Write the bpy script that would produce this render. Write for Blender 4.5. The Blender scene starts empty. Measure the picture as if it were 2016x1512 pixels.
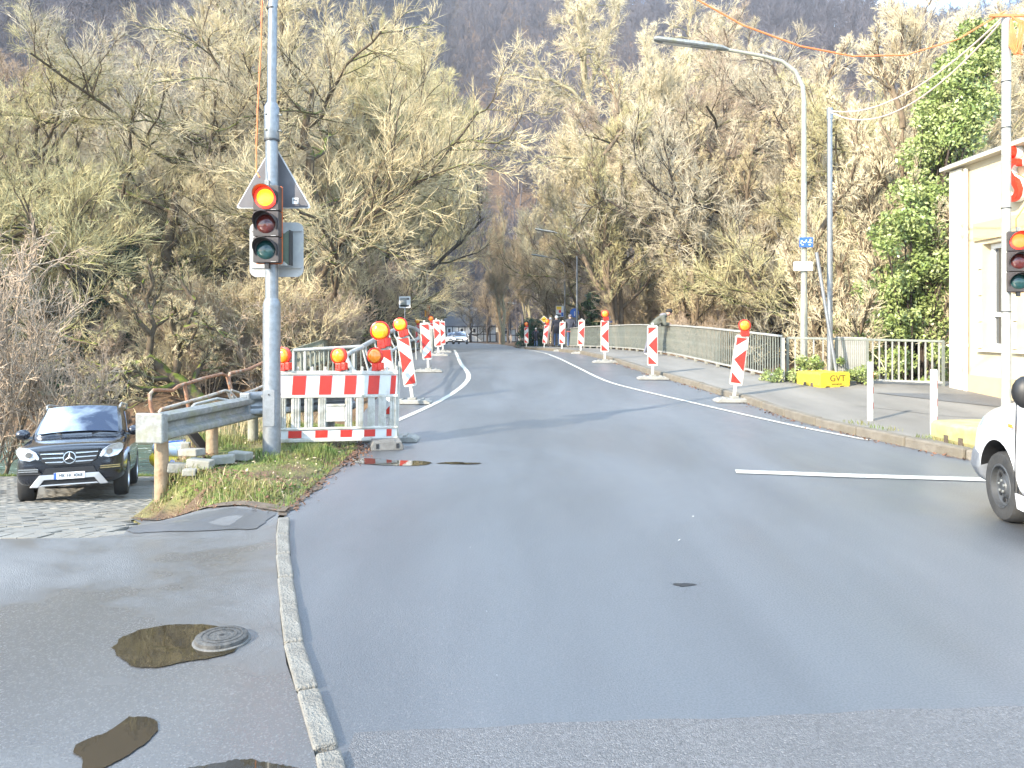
import bpy, math, random
import numpy as np
from mathutils import Vector, Matrix

R = math.radians
SC = bpy.context.scene
COL = SC.collection

# ------------------------------------------------------------------ camera
cam_d = bpy.data.cameras.new('camera')
cam = bpy.data.objects.new('camera', cam_d); COL.objects.link(cam)
cam.location = (0, 0, 1.6); cam.rotation_euler = (R(90), 0, 0)
cam_d.sensor_width = 36; cam_d.lens = 26.8; cam_d.shift_y = -111/2016
cam_d.clip_start = 0.05; cam_d.clip_end = 3000
SC.camera = cam

# ------------------------------------------------------------------ world, sun, exposure
SUN_AZ, SUN_EL = R(-133), R(28)         # azimuth from +Y towards +X: the sun stands left and a little behind the camera
w = bpy.data.worlds.new('World'); SC.world = w; w.use_nodes = True
nt = w.node_tree; nt.nodes.clear()
def wn(t, **k):
    n = nt.nodes.new(t)
    for a, b in k.items(): setattr(n, a, b)
    return n
wo = wn('ShaderNodeOutputWorld'); bg = wn('ShaderNodeBackground')
sky = wn('ShaderNodeTexSky', sky_type='NISHITA', sun_disc=False)
sky.sun_elevation = SUN_EL; sky.sun_rotation = SUN_AZ
sky.air_density = 1.0; sky.dust_density = .7; sky.ozone_density = 3.0
tc = wn('ShaderNodeTexCoord'); sx = wn('ShaderNodeSeparateXYZ')
nt.links.new(tc.outputs['Generated'], sx.inputs[0])
def wmath(op, a, b):
    n = wn('ShaderNodeMath', operation=op)
    for i, v in enumerate((a, b)):
        if isinstance(v, (int, float)): n.inputs[i].default_value = v
        else: nt.links.new(v, n.inputs[i])
    return n.outputs[0]
zz = wmath('ADD', wmath('MAXIMUM', sx.outputs[2], 0.0), 0.22)
cx = wn('ShaderNodeCombineXYZ')
nt.links.new(wmath('DIVIDE', sx.outputs[0], zz), cx.inputs[0])
nt.links.new(wmath('DIVIDE', sx.outputs[1], zz), cx.inputs[1])
cn = wn('ShaderNodeTexNoise'); cn.inputs['Scale'].default_value = 1.35; cn.inputs['Detail'].default_value = 7; cn.inputs['Roughness'].default_value = .58
nt.links.new(cx.outputs[0], cn.inputs['Vector'])
cr = wn('ShaderNodeValToRGB'); cr.color_ramp.elements[0].position = .43; cr.color_ramp.elements[1].position = .61
nt.links.new(cn.outputs['Fac'], cr.inputs[0])
mx = wn('ShaderNodeMix', data_type='RGBA'); mx.inputs['B'].default_value = (10.6, 14.2, 18.4, 1)
nt.links.new(cr.outputs[0], mx.inputs['Factor']); nt.links.new(sky.outputs[0], mx.inputs['A'])
nt.links.new(mx.outputs['Result'], bg.inputs[0]); bg.inputs[1].default_value = 0.145
nt.links.new(bg.outputs[0], wo.inputs[0])

sun_d = bpy.data.lights.new('sun', 'SUN'); sun_d.energy = 5.0; sun_d.angle = R(0.55); sun_d.color = (1, .89, .72)
sun = bpy.data.objects.new('sun', sun_d); COL.objects.link(sun)
sdir = Vector((math.sin(SUN_AZ)*math.cos(SUN_EL), math.cos(SUN_AZ)*math.cos(SUN_EL), math.sin(SUN_EL)))
sun.rotation_euler = sdir.to_track_quat('Z', 'Y').to_euler(); sun.location = sdir*60

SC.view_settings.view_transform = 'Standard'; SC.view_settings.look = 'None'
SC.view_settings.exposure = 1.3; SC.view_settings.gamma = 1; SC.view_settings.use_curve_mapping = False
SC.render.engine = 'CYCLES'
SC.cycles.max_bounces = 4; SC.cycles.diffuse_bounces = 2; SC.cycles.glossy_bounces = 2
SC.cycles.transmission_bounces = 3; SC.cycles.transparent_max_bounces = 6
SC.cycles.use_denoising = True
SC.cycles.sample_clamp_indirect = 6
SC.cycles.volume_bounces = 0
SC.cycles.debug_use_spatial_splits = True
SC.cycles.adaptive_threshold = .015
SC.cycles.use_light_tree = False

rng = np.random.default_rng(7)
rnd = random.Random(11)

# ------------------------------------------------------------------ materials
MATS = {}
def _n(nt, t, **k):
    n = nt.nodes.new(t)
    for a, b in k.items(): setattr(n, a, b)
    return n
def ramp(nt, fac, p0, p1, c0=(0,0,0,1), c1=(1,1,1,1)):
    r = _n(nt, 'ShaderNodeValToRGB'); e = r.color_ramp.elements
    e[0].position = p0; e[1].position = p1; e[0].color = c0; e[1].color = c1
    nt.links.new(fac, r.inputs[0]); return r.outputs[0]
def noise(nt, vec, scale, detail=4, rough=.55, dist=0.0):
    n = _n(nt, 'ShaderNodeTexNoise'); n.inputs['Scale'].default_value = scale; n.inputs['Detail'].default_value = detail
    n.inputs['Roughness'].default_value = rough; n.inputs['Distortion'].default_value = dist
    nt.links.new(vec, n.inputs['Vector']); return n.outputs['Fac']
def mixc(nt, fac, a, b):
    m = _n(nt, 'ShaderNodeMix', data_type='RGBA')
    for key, v in (('Factor', fac), ('A', a), ('B', b)):
        if isinstance(v, (int, float)): m.inputs[key].default_value = v
        elif isinstance(v, tuple): m.inputs[key].default_value = v if len(v) == 4 else v+(1,)
        else: nt.links.new(v, m.inputs[key])
    return m.outputs['Result']
def mth(nt, op, a, b=0.0):
    n = _n(nt, 'ShaderNodeMath', operation=op)
    for i, v in enumerate((a, b)):
        if isinstance(v, (int, float)): n.inputs[i].default_value = v
        else: nt.links.new(v, n.inputs[i])
    return n.outputs[0]
def newmat(name):
    m = bpy.data.materials.new(name); m.use_nodes = True
    nt = m.node_tree; b = nt.nodes['Principled BSDF']
    MATS[name] = m; return m, nt, b
def objvec(nt, world=False):
    if world:
        return _n(nt, 'ShaderNodeNewGeometry').outputs['Position']
    return _n(nt, 'ShaderNodeTexCoord').outputs['Object']
def bump(nt, b, h, strength, dist=.02):
    n = _n(nt, 'ShaderNodeBump'); n.inputs['Strength'].default_value = strength; n.inputs['Distance'].default_value = dist
    nt.links.new(h, n.inputs['Height']); nt.links.new(n.outputs[0], b.inputs['Normal'])
def mat(name, c1, c2=None, rough=.6, metal=0.0, scale=6, lo=.35, hi=.65, bmp=0.0, bscale=40, spec=.5, world=False, coat=0.0, rvar=.12, dirt=None, dscale=3, dlo=.55, dhi=.75):
    m, nt, b = newmat(name)
    b.inputs['Metallic'].default_value = metal
    b.inputs['Specular IOR Level'].default_value = spec
    b.inputs['Coat Weight'].default_value = coat; b.inputs['Coat Roughness'].default_value = .06
    b.inputs['Roughness'].default_value = rough
    if c2 is None and dirt is None and bmp == 0:
        b.inputs['Base Color'].default_value = tuple(c1)+(1,); return m
    if c2 is None: c2 = tuple(min(1, c*.82) for c in c1)
    v = objvec(nt, world)
    f = noise(nt, v, scale, 3, .6)
    col = mixc(nt, ramp(nt, f, lo, hi), c1, c2)
    if dirt is not None:
        f2 = noise(nt, v, dscale, 4, .72)
        col = mixc(nt, ramp(nt, f2, dlo, dhi), col, dirt)
    nt.links.new(col, b.inputs['Base Color'])
    if rvar > .05 and spec > .25:
        nt.links.new(mth(nt, 'ADD', mth(nt, 'MULTIPLY', f, rvar*2), rough-rvar), b.inputs['Roughness'])
    if bmp > 0: bump(nt, b, noise(nt, v, bscale, 2, .6), bmp)
    return m
def emat(name, c, s, base=(.1,.02,.02)):
    m, nt, b = newmat(name)
    b.inputs['Base Color'].default_value = base+(1,); b.inputs['Emission Color'].default_value = c+(1,)
    b.inputs['Emission Strength'].default_value = s; b.inputs['Roughness'].default_value = .3
    m.cycles.emission_sampling = 'NONE'
    return m

mat('galv', (.25,.265,.275), (.19,.20,.21), .45, .55, scale=14, bmp=.06, bscale=60, dirt=(.26,.25,.22), dscale=2.2, dlo=.6, dhi=.85)
mat('galv_dull', (.25,.26,.25), (.175,.18,.175), .6, .25, scale=18, bmp=.1, bscale=50, dirt=(.20,.20,.13), dscale=4, dlo=.48, dhi=.72)
mat('rail_white', (.37,.37,.345), (.28,.28,.26), .5, .15, scale=9, dirt=(.24,.22,.16), dscale=5, dlo=.55, dhi=.75)
mat('rail_green', (.22,.235,.205), (.165,.178,.155), .5, .1, scale=5, dirt=(.22,.23,.18), dscale=3)
mat('lamp_post', (.31,.31,.255), (.25,.25,.20), .5, .1, scale=7, dirt=(.30,.29,.22), dscale=2)
mat('rust', (.30,.15,.08), (.19,.09,.05), .8, .0, scale=22, bmp=.4, bscale=60, dirt=(.27,.22,.17), dscale=9, dlo=.5, dhi=.62)
mat('rust_pale', (.40,.36,.31), (.30,.26,.21), .7, .0, scale=16, bmp=.25, bscale=60, dirt=(.27,.15,.09), dscale=12, dlo=.52, dhi=.62)
mat('post_wood', (.33,.235,.145), (.235,.16,.095), .8, scale=9, bmp=.5, bscale=26, dirt=(.22,.12,.06), dscale=6)
mat('old_wood', (.27,.26,.20), (.19,.18,.13), .85, scale=7, bmp=.5, bscale=30, dirt=(.16,.20,.09), dscale=4, dlo=.5, dhi=.7)
mat('concrete', (.27,.26,.225), (.20,.19,.165), .85, scale=8, bmp=.35, bscale=50, dirt=(.22,.22,.15), dscale=3)
mat('kerb', (.20,.19,.165), (.14,.132,.115), .7, scale=11, bmp=.8, bscale=70, dirt=(.15,.135,.11), dscale=3.5, dlo=.5, dhi=.75)
mat('kerb_right', (.165,.145,.115), (.115,.10,.078), .75, scale=5, bmp=.6, bscale=50, dirt=(.14,.12,.085), dscale=2.2, dlo=.45, dhi=.7)
mat('plastic_white', (.52,.505,.46), (.43,.415,.36), .4, scale=5, dirt=(.27,.245,.175), dscale=7, dlo=.46, dhi=.72)
mat('refl_white', (.56,.56,.54), (.49,.49,.47), .35, scale=5, dirt=(.33,.315,.26), dscale=5, dlo=.54, dhi=.78)
mat('refl_red', (.52,.028,.016), (.43,.024,.015), .33, scale=6, dirt=(.34,.06,.04), dscale=5, dlo=.6, dhi=.8)
mat('lamp_red', (.66,.03,.015), (.52,.02,.012), .35, scale=5, dirt=(.36,.03,.02), dscale=6)
mat('amber', (.85,.27,.02), (.72,.20,.01), .16, scale=8, coat=.6)
mat('amber_bright', (.98,.48,.02), (.95,.42,.01), .18, scale=8, coat=.6)
mat('rubber_grey', (.16,.155,.145), (.10,.098,.092), .8, scale=9, bmp=.3, bscale=60, dirt=(.20,.19,.165), dscale=5)
mat('rubber_pale', (.28,.27,.245), (.20,.195,.175), .8, scale=9, bmp=.4, bscale=50, dirt=(.2,.19,.16), dscale=5)
mat('sign_back', (.105,.10,.105), (.085,.08,.085), .55, .2, scale=5)
mat('sign_rim', (.55,.54,.53), (.45,.44,.43), .45, .3, scale=6)
mat('sign_grey', (.36,.355,.34), (.31,.305,.29), .5, .1, scale=4, dirt=(.42,.42,.36), dscale=5)
mat('signal_black', (.045,.035,.033), (.03,.025,.024), .5, scale=6, rvar=.08)
mat('signal_orange', (.55,.13,.02), (.42,.09,.02), .5, scale=6)
mat('signal_yellow', (.80,.36,.03), (.7,.3,.02), .5, scale=6)
mat('lens_dark_red', (.10,.018,.015), (.06,.012,.01), .12, scale=9, coat=.4)
mat('lens_dark_green', (.012,.055,.055), (.008,.035,.035), .12, scale=9, coat=.4)
emat('lens_red_core', (1,.17,.006), 3.2)
emat('lens_red_deep', (1,.085,.012), 3.0)
emat('lens_red_rim', (1,.02,.008), 2.2)
mat('box_green', (.10,.13,.09), (.08,.10,.07), .6, scale=5)
mat('cable_orange', (.72,.20,.06), (.6,.16,.05), .55, scale=9)
mat('cable_pale', (.70,.58,.52), (.6,.48,.42), .55, scale=9)
mat('strap_black', (.03,.03,.03), None, .5)
mat('paint_white', (.50,.49,.44), (.40,.385,.345), .6, scale=18, world=True, dirt=(.22,.22,.22), dscale=30, dlo=.56, dhi=.68, bmp=.3, bscale=160)
mat('block_yellow', (.66,.48,.035), (.56,.40,.03), .6, scale=6, bmp=.3, bscale=40, dirt=(.44,.32,.06), dscale=6)
mat('block_yellow_mossy', (.44,.38,.17), (.33,.28,.13), .7, scale=6, bmp=.4, bscale=40, dirt=(.26,.27,.10), dscale=5, dlo=.45, dhi=.65)
mat('letter_dark', (.12,.09,.02), None, .6)
mat('black', (.012,.012,.013), None, .5)
mat('blue_sign', (.03,.12,.42), (.03,.10,.36), .4)
mat('white_sign', (.60,.60,.58), (.55,.55,.53), .4)
mat('yellow_sign', (.85,.52,.02), (.78,.46,.02), .4)
mat('red_sign', (.70,.04,.03), None, .4)
mat('wall_cream', (.52,.44,.295), (.49,.41,.27), .8, scale=1.5, bmp=.15, bscale=90, dirt=(.40,.33,.22), dscale=1.3, dlo=.56, dhi=.82)
mat('wall_white', (.56,.51,.40), (.53,.48,.375), .75, scale=1.5, bmp=.1, bscale=90)
mat('wall_beige', (.50,.375,.21), (.47,.35,.19), .8, scale=1.5, bmp=.15, bscale=90)
mat('joint_grey', (.36,.34,.30), None, .8)
mat('frame_white', (.82,.82,.80), (.77,.77,.75), .35, scale=4)
mat('letter_red', (.75,.035,.015), (.68,.03,.012), .35, scale=4)
mat('letter_side', (.66,.66,.64), None, .5)
mat('tyre', (.028,.028,.028), (.045,.043,.04), .75, scale=12, bmp=.2, bscale=50)
mat('steel_wheel', (.085,.088,.092), (.065,.068,.07), .5, .4, scale=8)
mat('alloy', (.55,.56,.58), None, .3, .9)
mat('chrome', (.72,.73,.74), None, .16, 1.0, rvar=.03)
mat('silver_trim', (.62,.63,.64), None, .33, .7, rvar=.05)
mat('carpaint_black', (.014,.017,.026), (.012,.014,.022), .22, .3, scale=3, coat=1.0, rvar=.03)
mat('carpaint_white', (.72,.72,.72), (.70,.70,.70), .25, 0, scale=3, coat=.8, rvar=.03, dirt=(.62,.60,.56), dscale=3, dlo=.62, dhi=.9)
mat('carpaint_silver', (.62,.65,.70), None, .25, .5, coat=.8, rvar=.03)
mat('bumper_grey', (.16,.17,.19), (.12,.13,.145), .55, scale=6)
mat('car_glass', (.006,.012,.03), None, .03, 0, coat=1.0, spec=1.0, rvar=.01)
MATS['car_glass'].node_tree.nodes['Principled BSDF'].inputs['IOR'].default_value = 2.5
mat('headlight', (.62,.64,.67), (.45,.47,.50), .12, .35, scale=14, coat=1.0)
mat('plate_white', (.80,.80,.78), None, .4)
mat('sticker_blue', (.28,.62,.85), None, .4)
mat('skin', (.52,.30,.22), (.46,.26,.19), .55, scale=12)
mat('skin_pale', (.62,.42,.34), None, .55)
mat('hair_dark', (.018,.015,.014), None, .7, scale=60, bmp=.5, bscale=120)
mat('hair_white', (.70,.68,.65), None, .7, scale=60, bmp=.5, bscale=120)
mat('jacket_olive', (.10,.104,.082), (.07,.073,.058), .8, scale=6, bmp=.5, bscale=14)
mat('hood_grey', (.17,.16,.18), None, .85)
mat('jacket_dark', (.035,.033,.045), (.025,.024,.033), .75, scale=6, bmp=.5, bscale=16)
mat('puffer_navy', (.035,.038,.055), (.02,.022,.035), .5, scale=6, bmp=.6, bscale=12)
mat('coat_beige', (.46,.38,.30), (.38,.31,.24), .85, scale=6)
mat('jeans', (.07,.12,.24), (.05,.09,.18), .8, scale=8)
mat('trousers_grey', (.15,.15,.18), (.11,.11,.135), .8, scale=8)
mat('trousers_tan', (.40,.29,.22), None, .8, scale=8)
mat('shoe_white', (.66,.66,.64), None, .6)
mat('shoe_dark', (.05,.045,.04), None, .6)
mat('cap_grey', (.14,.14,.17), None, .85)
mat('scarf_red', (.42,.12,.10), None, .85)
mat('hat_cream', (.62,.52,.42), None, .85)
mat('raft_yellow', (.80,.58,.03), None, .4)
mat('raft_blue', (.06,.16,.50), None, .4)
mat('raft_white', (.70,.75,.78), None, .4)
mat('render_white', (.78,.77,.74), None, .8)
mat('timber_black', (.03,.027,.025), None, .8)
mat('roof_slate', (.09,.095,.105), (.07,.073,.08), .7, scale=3, bmp=.5, bscale=10)
mat('roof_red', (.38,.17,.12), (.30,.13,.09), .8, scale=4, bmp=.5, bscale=12)
mat('window_dark', (.02,.025,.03), None, .06, coat=.5)
mat('curtain', (.66,.66,.62), (.58,.58,.54), .8, scale=14)
mat('paver', (.22,.21,.185), (.165,.155,.135), .75, scale=2.1, world=True, bmp=.5, bscale=70, dirt=(.20,.18,.14), dscale=.9, dlo=.5, dhi=.75)
mat('paver_joint', (.12,.105,.08), (.09,.085,.06), .9, scale=5)
mat('iron', (.085,.082,.076), (.055,.053,.05), .7, .1, scale=30, bmp=.6, bscale=30)
mat('soil', (.12,.09,.062), (.075,.056,.04), .9, scale=6, bmp=.6, bscale=30)
mat('grass_blade', (.095,.15,.03), (.20,.19,.065), .7, scale=3.2, lo=.4, hi=.62, spec=.3)
mat('grass_dry', (.44,.36,.20), (.34,.26,.13), .8, scale=4)
mat('dead_leaf', (.17,.085,.045), (.12,.06,.035), .8, scale=4)
mat('dead_leaf_pale', (.46,.34,.22), None, .8, scale=4)
mat('ivy_leaf', (.19,.25,.07), (.32,.36,.14), .38, scale=2.5, lo=.4, hi=.62)
mat('holly_leaf', (.020,.045,.020), (.035,.07,.028), .45, scale=2.5, lo=.4, hi=.62)
mat('yew_leaf', (.045,.11,.055), (.03,.08,.045), .6, scale=2.5)
mat('litter_white', (.72,.71,.68), None, .7)

def barkmat(name, c1, c2, moss, amt):
    m, nt, b = newmat(name)
    v = objvec(nt)
    f = noise(nt, v, 5, 3, .65)
    col = mixc(nt, ramp(nt, f, .35, .65), c1, c2)
    g = _n(nt, 'ShaderNodeNewGeometry'); s = _n(nt, 'ShaderNodeSeparateXYZ'); nt.links.new(g.outputs['Normal'], s.inputs[0])
    up = mth(nt, 'ADD', mth(nt, 'MULTIPLY', s.outputs[2], .35), mth(nt, 'MULTIPLY', noise(nt, v, 2.6, 2, .6), .9))
    col = mixc(nt, ramp(nt, up, .78-amt, .92-amt), col, moss)
    nt.links.new(col, b.inputs['Base Color']); b.inputs['Roughness'].default_value = .9; b.inputs['Specular IOR Level'].default_value = .2
    bump(nt, b, noise(nt, v, 22, 2, .7), .8, .03)
    return m
barkmat('bark_mossy', (.13,.10,.065), (.075,.055,.038), (.125,.15,.025), .20)
barkmat('bark_dark', (.085,.065,.05), (.045,.035,.028), (.12,.14,.03), .06)
barkmat('bark_pale', (.34,.30,.19), (.22,.19,.12), (.26,.27,.09), .12)
barkmat('bark_brown', (.20,.15,.10), (.12,.09,.06), (.17,.18,.05), .08)
mat('twig_tan', (.63,.525,.32), (.43,.35,.205), .8, scale=.9, spec=.2)
mat('twig_pale', (.70,.60,.41), (.50,.42,.27), .8, scale=.9, spec=.2)
mat('twig_brown', (.38,.295,.185), (.245,.185,.115), .8, scale=.9, spec=.2)
mat('twig_purple', (.45,.35,.255), (.30,.23,.165), .85, scale=.9, spec=.2)
mat('twig_olive', (.54,.475,.26), (.375,.325,.165), .8, scale=.9, spec=.2)
mat('twig_grey', (.54,.47,.34), (.37,.315,.22), .8, scale=.9, spec=.2)
mat('twig_russet', (.42,.31,.21), (.28,.20,.135), .8, scale=.9, spec=.2)
mat('twig_forest_shaded', (.135,.12,.125), (.085,.076,.082), .9, scale=.03, world=True, spec=.1)  # darkened twigs: cloud shadow on the hill is put into this colour

# wet asphalt ------------------------------------------------------
def asphalt(name, c1, c2, wet_lo, wet_hi, r_dry, r_wet, stretch=(1,1,1), crack=None, agg=1.0, seed=0.0, rubble=(.24,.235,.23), sheen=.5, crk=.5, wetdark=.45, coat=0.0, crough=.4):
    m, nt, b = newmat(name)
    pos = objvec(nt, True)
    mp = _n(nt, 'ShaderNodeMapping'); mp.inputs['Scale'].default_value = stretch; mp.inputs['Location'].default_value = (seed, seed*.7, 0)
    nt.links.new(pos, mp.inputs[0])
    big = noise(nt, mp.outputs[0], .42, 4, .6, .6)
    wet = ramp(nt, big, wet_lo, wet_hi)
    fine = noise(nt, pos, 95, 1, .6)
    vor = _n(nt, 'ShaderNodeTexVoronoi'); vor.inputs['Scale'].default_value = 150; nt.links.new(pos, vor.inputs['Vector'])
    col = mixc(nt, ramp(nt, fine, .3, .7), c1, c2)
    blot = noise(nt, pos, 1.6, 2, .6)
    col = mixc(nt, mth(nt, 'MULTIPLY', ramp(nt, blot, .45, .7), .40), col, tuple(x*.6 for x in c1))
    mp2 = _n(nt, 'ShaderNodeMapping'); mp2.inputs['Scale'].default_value = (1.1,.16,1); mp2.inputs['Rotation'].default_value = (0,0,.12); nt.links.new(pos, mp2.inputs[0])
    lane = noise(nt, mp2.outputs[0], .9, 3, .55)
    col = mixc(nt, mth(nt, 'MULTIPLY', ramp(nt, lane, .38, .66), .55), col, tuple(x*.42 for x in c1))
    stone = ramp(nt, vor.outputs['Color'], .74, .90)
    col = mixc(nt, mth(nt, 'MULTIPLY', stone, .30*agg), col, rubble)
    col = mixc(nt, mth(nt, 'MULTIPLY', wet, wetdark), col, tuple(x*.45 for x in c1))
    h = mth(nt, 'ADD', mth(nt, 'MULTIPLY', vor.outputs['Distance'], -1.0), mth(nt, 'MULTIPLY', fine, .4))
    if crack:
        wv = _n(nt, 'ShaderNodeTexNoise'); wv.inputs['Scale'].default_value = 2.5; nt.links.new(pos, wv.inputs['Vector'])
        dv = _n(nt, 'ShaderNodeVectorMath', operation='MULTIPLY_ADD'); dv.inputs[1].default_value = (.35,.35,.35)
        nt.links.new(wv.outputs['Color'], dv.inputs[0]); nt.links.new(pos, dv.inputs[2])
        v2 = _n(nt, 'ShaderNodeTexVoronoi', feature='DISTANCE_TO_EDGE'); v2.inputs['Scale'].default_value = 2.6; nt.links.new(dv.outputs[0], v2.inputs['Vector'])
        line = ramp(nt, v2.outputs['Distance'], .004, .014, (1,1,1,1), (0,0,0,1))
        dd = _n(nt, 'ShaderNodeVectorMath', operation='DISTANCE'); dd.inputs[1].default_value = (crack[0], crack[1], 0)
        sc_ = _n(nt, 'ShaderNodeVectorMath', operation='MULTIPLY'); sc_.inputs[1].default_value = (1,1.6,0); nt.links.new(pos, sc_.inputs[0]); nt.links.new(sc_.outputs[0], dd.inputs[0]); dd.inputs[1].default_value = (crack[0], crack[1]*1.6, 0)
        mask = mth(nt, 'MULTIPLY', ramp(nt, dd.outputs['Value'], .25, .85, (1,1,1,1), (0,0,0,1)), crk)
        cf = mth(nt, 'MULTIPLY', line, mask)
        col = mixc(nt, cf, col, (.012,.011,.010))
    nt.links.new(col, b.inputs['Base Color'])
    rr = _n(nt, 'ShaderNodeMapRange'); rr.inputs['To Min'].default_value = r_dry; rr.inputs['To Max'].default_value = r_wet
    nt.links.new(wet, rr.inputs['Value'])
    nt.links.new(mth(nt, 'ADD', rr.outputs[0], mth(nt, 'MULTIPLY', stone, .12)), b.inputs['Roughness'])
    b.inputs['Specular IOR Level'].default_value = sheen
    b.inputs['Coat Weight'].default_value = coat; b.inputs['Coat Roughness'].default_value = crough
    if coat:
        grain = mth(nt, 'ADD', mth(nt, 'MULTIPLY', ramp(nt, fine, .34, .62), .55*coat), .45*coat)
        nt.links.new(mth(nt, 'MULTIPLY', grain, mth(nt, 'SUBTRACT', 1.0, mth(nt, 'MULTIPLY', ramp(nt, lane, .40, .68), .28))), b.inputs['Coat Weight'])
    if coat: nt.links.new(mth(nt, 'SUBTRACT', crough+.10, mth(nt, 'MULTIPLY', wet, .26)), b.inputs['Coat Roughness'])
    b.inputs['Coat IOR'].default_value = 1.95
    bs = _n(nt, 'ShaderNodeBump'); bs.inputs['Distance'].default_value = .006
    st = _n(nt, 'ShaderNodeMapRange'); st.inputs['To Min'].default_value = .55*agg; st.inputs['To Max'].default_value = .07*agg
    nt.links.new(wet, st.inputs['Value']); nt.links.new(st.outputs[0], bs.inputs['Strength'])
    nt.links.new(h, bs.inputs['Height']); nt.links.new(bs.outputs[0], b.inputs['Normal'])
    return m
asphalt('road_asphalt', (.060,.066,.076), (.025,.028,.033), .30, .62, .58, .42, (1,.45,1), seed=3.1, agg=.8, sheen=1.0, crack=(1.0,4.75), coat=1.0, crough=.62)
asphalt('near_asphalt', (.15,.15,.155), (.058,.058,.060), .45, .75, .60, .46, seed=9.0, agg=1.6, sheen=.8, crack=None)
asphalt('pavement_asphalt', (.14,.137,.134), (.06,.059,.058), .40, .58, .62, .27, (.8,1.1,1), seed=5.2, agg=1.2, sheen=1.0, crack=(-1.15,3.95), crk=.45, wetdark=.25, coat=.5, crough=.45)
asphalt('sidewalk_asphalt', (.25,.235,.21), (.17,.158,.14), .6, .9, .75, .6, seed=1.0, agg=.5, rubble=(.34,.32,.29), sheen=.3, crack=(7.4,13.0))
asphalt('patch_asphalt', (.11,.115,.125), (.065,.067,.073), .35, .65, .5, .3, seed=2.0, agg=.5, crack=None, sheen=.9)

m, nt, b = newmat('puddle_water')
v = objvec(nt, True)
b.inputs['Base Color'].default_value = (.03,.024,.014,1); b.inputs['Roughness'].default_value = .012; b.inputs['IOR'].default_value = 1.33
b.inputs['Specular IOR Level'].default_value = .8
bump(nt, b, noise(nt, v, 9, 2, .5), .02, .01)
m, nt, b = newmat('river_water')
v = objvec(nt, True)
mp = _n(nt, 'ShaderNodeMapping'); mp.inputs['Scale'].default_value = (.55,1.5,1); nt.links.new(v, mp.inputs[0])
wv = noise(nt, mp.outputs[0], 1.3, 4, .65, .8)
foam = ramp(nt, noise(nt, mp.outputs[0], 1.0, 5, .72, 1.4), .57, .68)
col = mixc(nt, foam, mixc(nt, wv, (.055,.095,.075), (.11,.155,.125)), (.62,.66,.64))
nt.links.new(col, b.inputs['Base Color']); b.inputs['IOR'].default_value = 1.33
nt.links.new(mth(nt, 'ADD', mth(nt, 'MULTIPLY', foam, .5), .12), b.inputs['Roughness'])
bump(nt, b, wv, .9, .25)

m, nt, b = newmat('terrain')
v = objvec(nt, True)
lit = mixc(nt, ramp(nt, noise(nt, v, 1.1, 3, .7), .35, .65), (.16,.105,.065), (.085,.06,.042))
grs = mixc(nt, ramp(nt, noise(nt, v, 3.3, 2, .6), .4, .6), (.12,.15,.04), (.20,.18,.075))
pos = _n(nt, 'ShaderNodeSeparateXYZ'); nt.links.new(v, pos.inputs[0])
near = ramp(nt, mth(nt, 'DIVIDE', pos.outputs[1], 100.0), .19, .23, (1,1,1,1), (0,0,0,1))
gm = mth(nt, 'MULTIPLY', ramp(nt, noise(nt, v, .9, 2, .6), .42, .56), near)
nt.links.new(mixc(nt, gm, lit, grs), b.inputs['Base Color']); b.inputs['Roughness'].default_value = .95; b.inputs['Specular IOR Level'].default_value = .15
bump(nt, b, noise(nt, v, 12, 3, .75), 1.0, .05)

# ------------------------------------------------------------------ mesh helpers
def mesh_np(name, V, Q=None, T=None, smooth=False):
    """a mesh from numpy arrays: V (n,3), quads Q (m,4), tris T (k,3)"""
    me = bpy.data.meshes.new(name)
    V = np.asarray(V, dtype=np.float32)
    me.vertices.add(len(V)); me.vertices.foreach_set('co', V.ravel())
    idx = []; starts = []; p = 0
    if Q is not None and len(Q):
        Q = np.asarray(Q, dtype=np.int32); idx.append(Q.ravel()); starts.append(np.arange(len(Q), dtype=np.int32)*4); p = len(Q)*4
    if T is not None and len(T):
        T = np.asarray(T, dtype=np.int32); idx.append(T.ravel()); starts.append(np.arange(len(T), dtype=np.int32)*3+p)
    idx = np.concatenate(idx); starts = np.concatenate(starts)
    me.loops.add(len(idx)); me.loops.foreach_set('vertex_index', idx)
    me.polygons.add(len(starts)); me.polygons.foreach_set('loop_start', starts)
    me.update(calc_edges=True)
    if smooth: me.polygons.foreach_set('use_smooth', np.ones(len(starts), dtype=bool))
    return me

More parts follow.
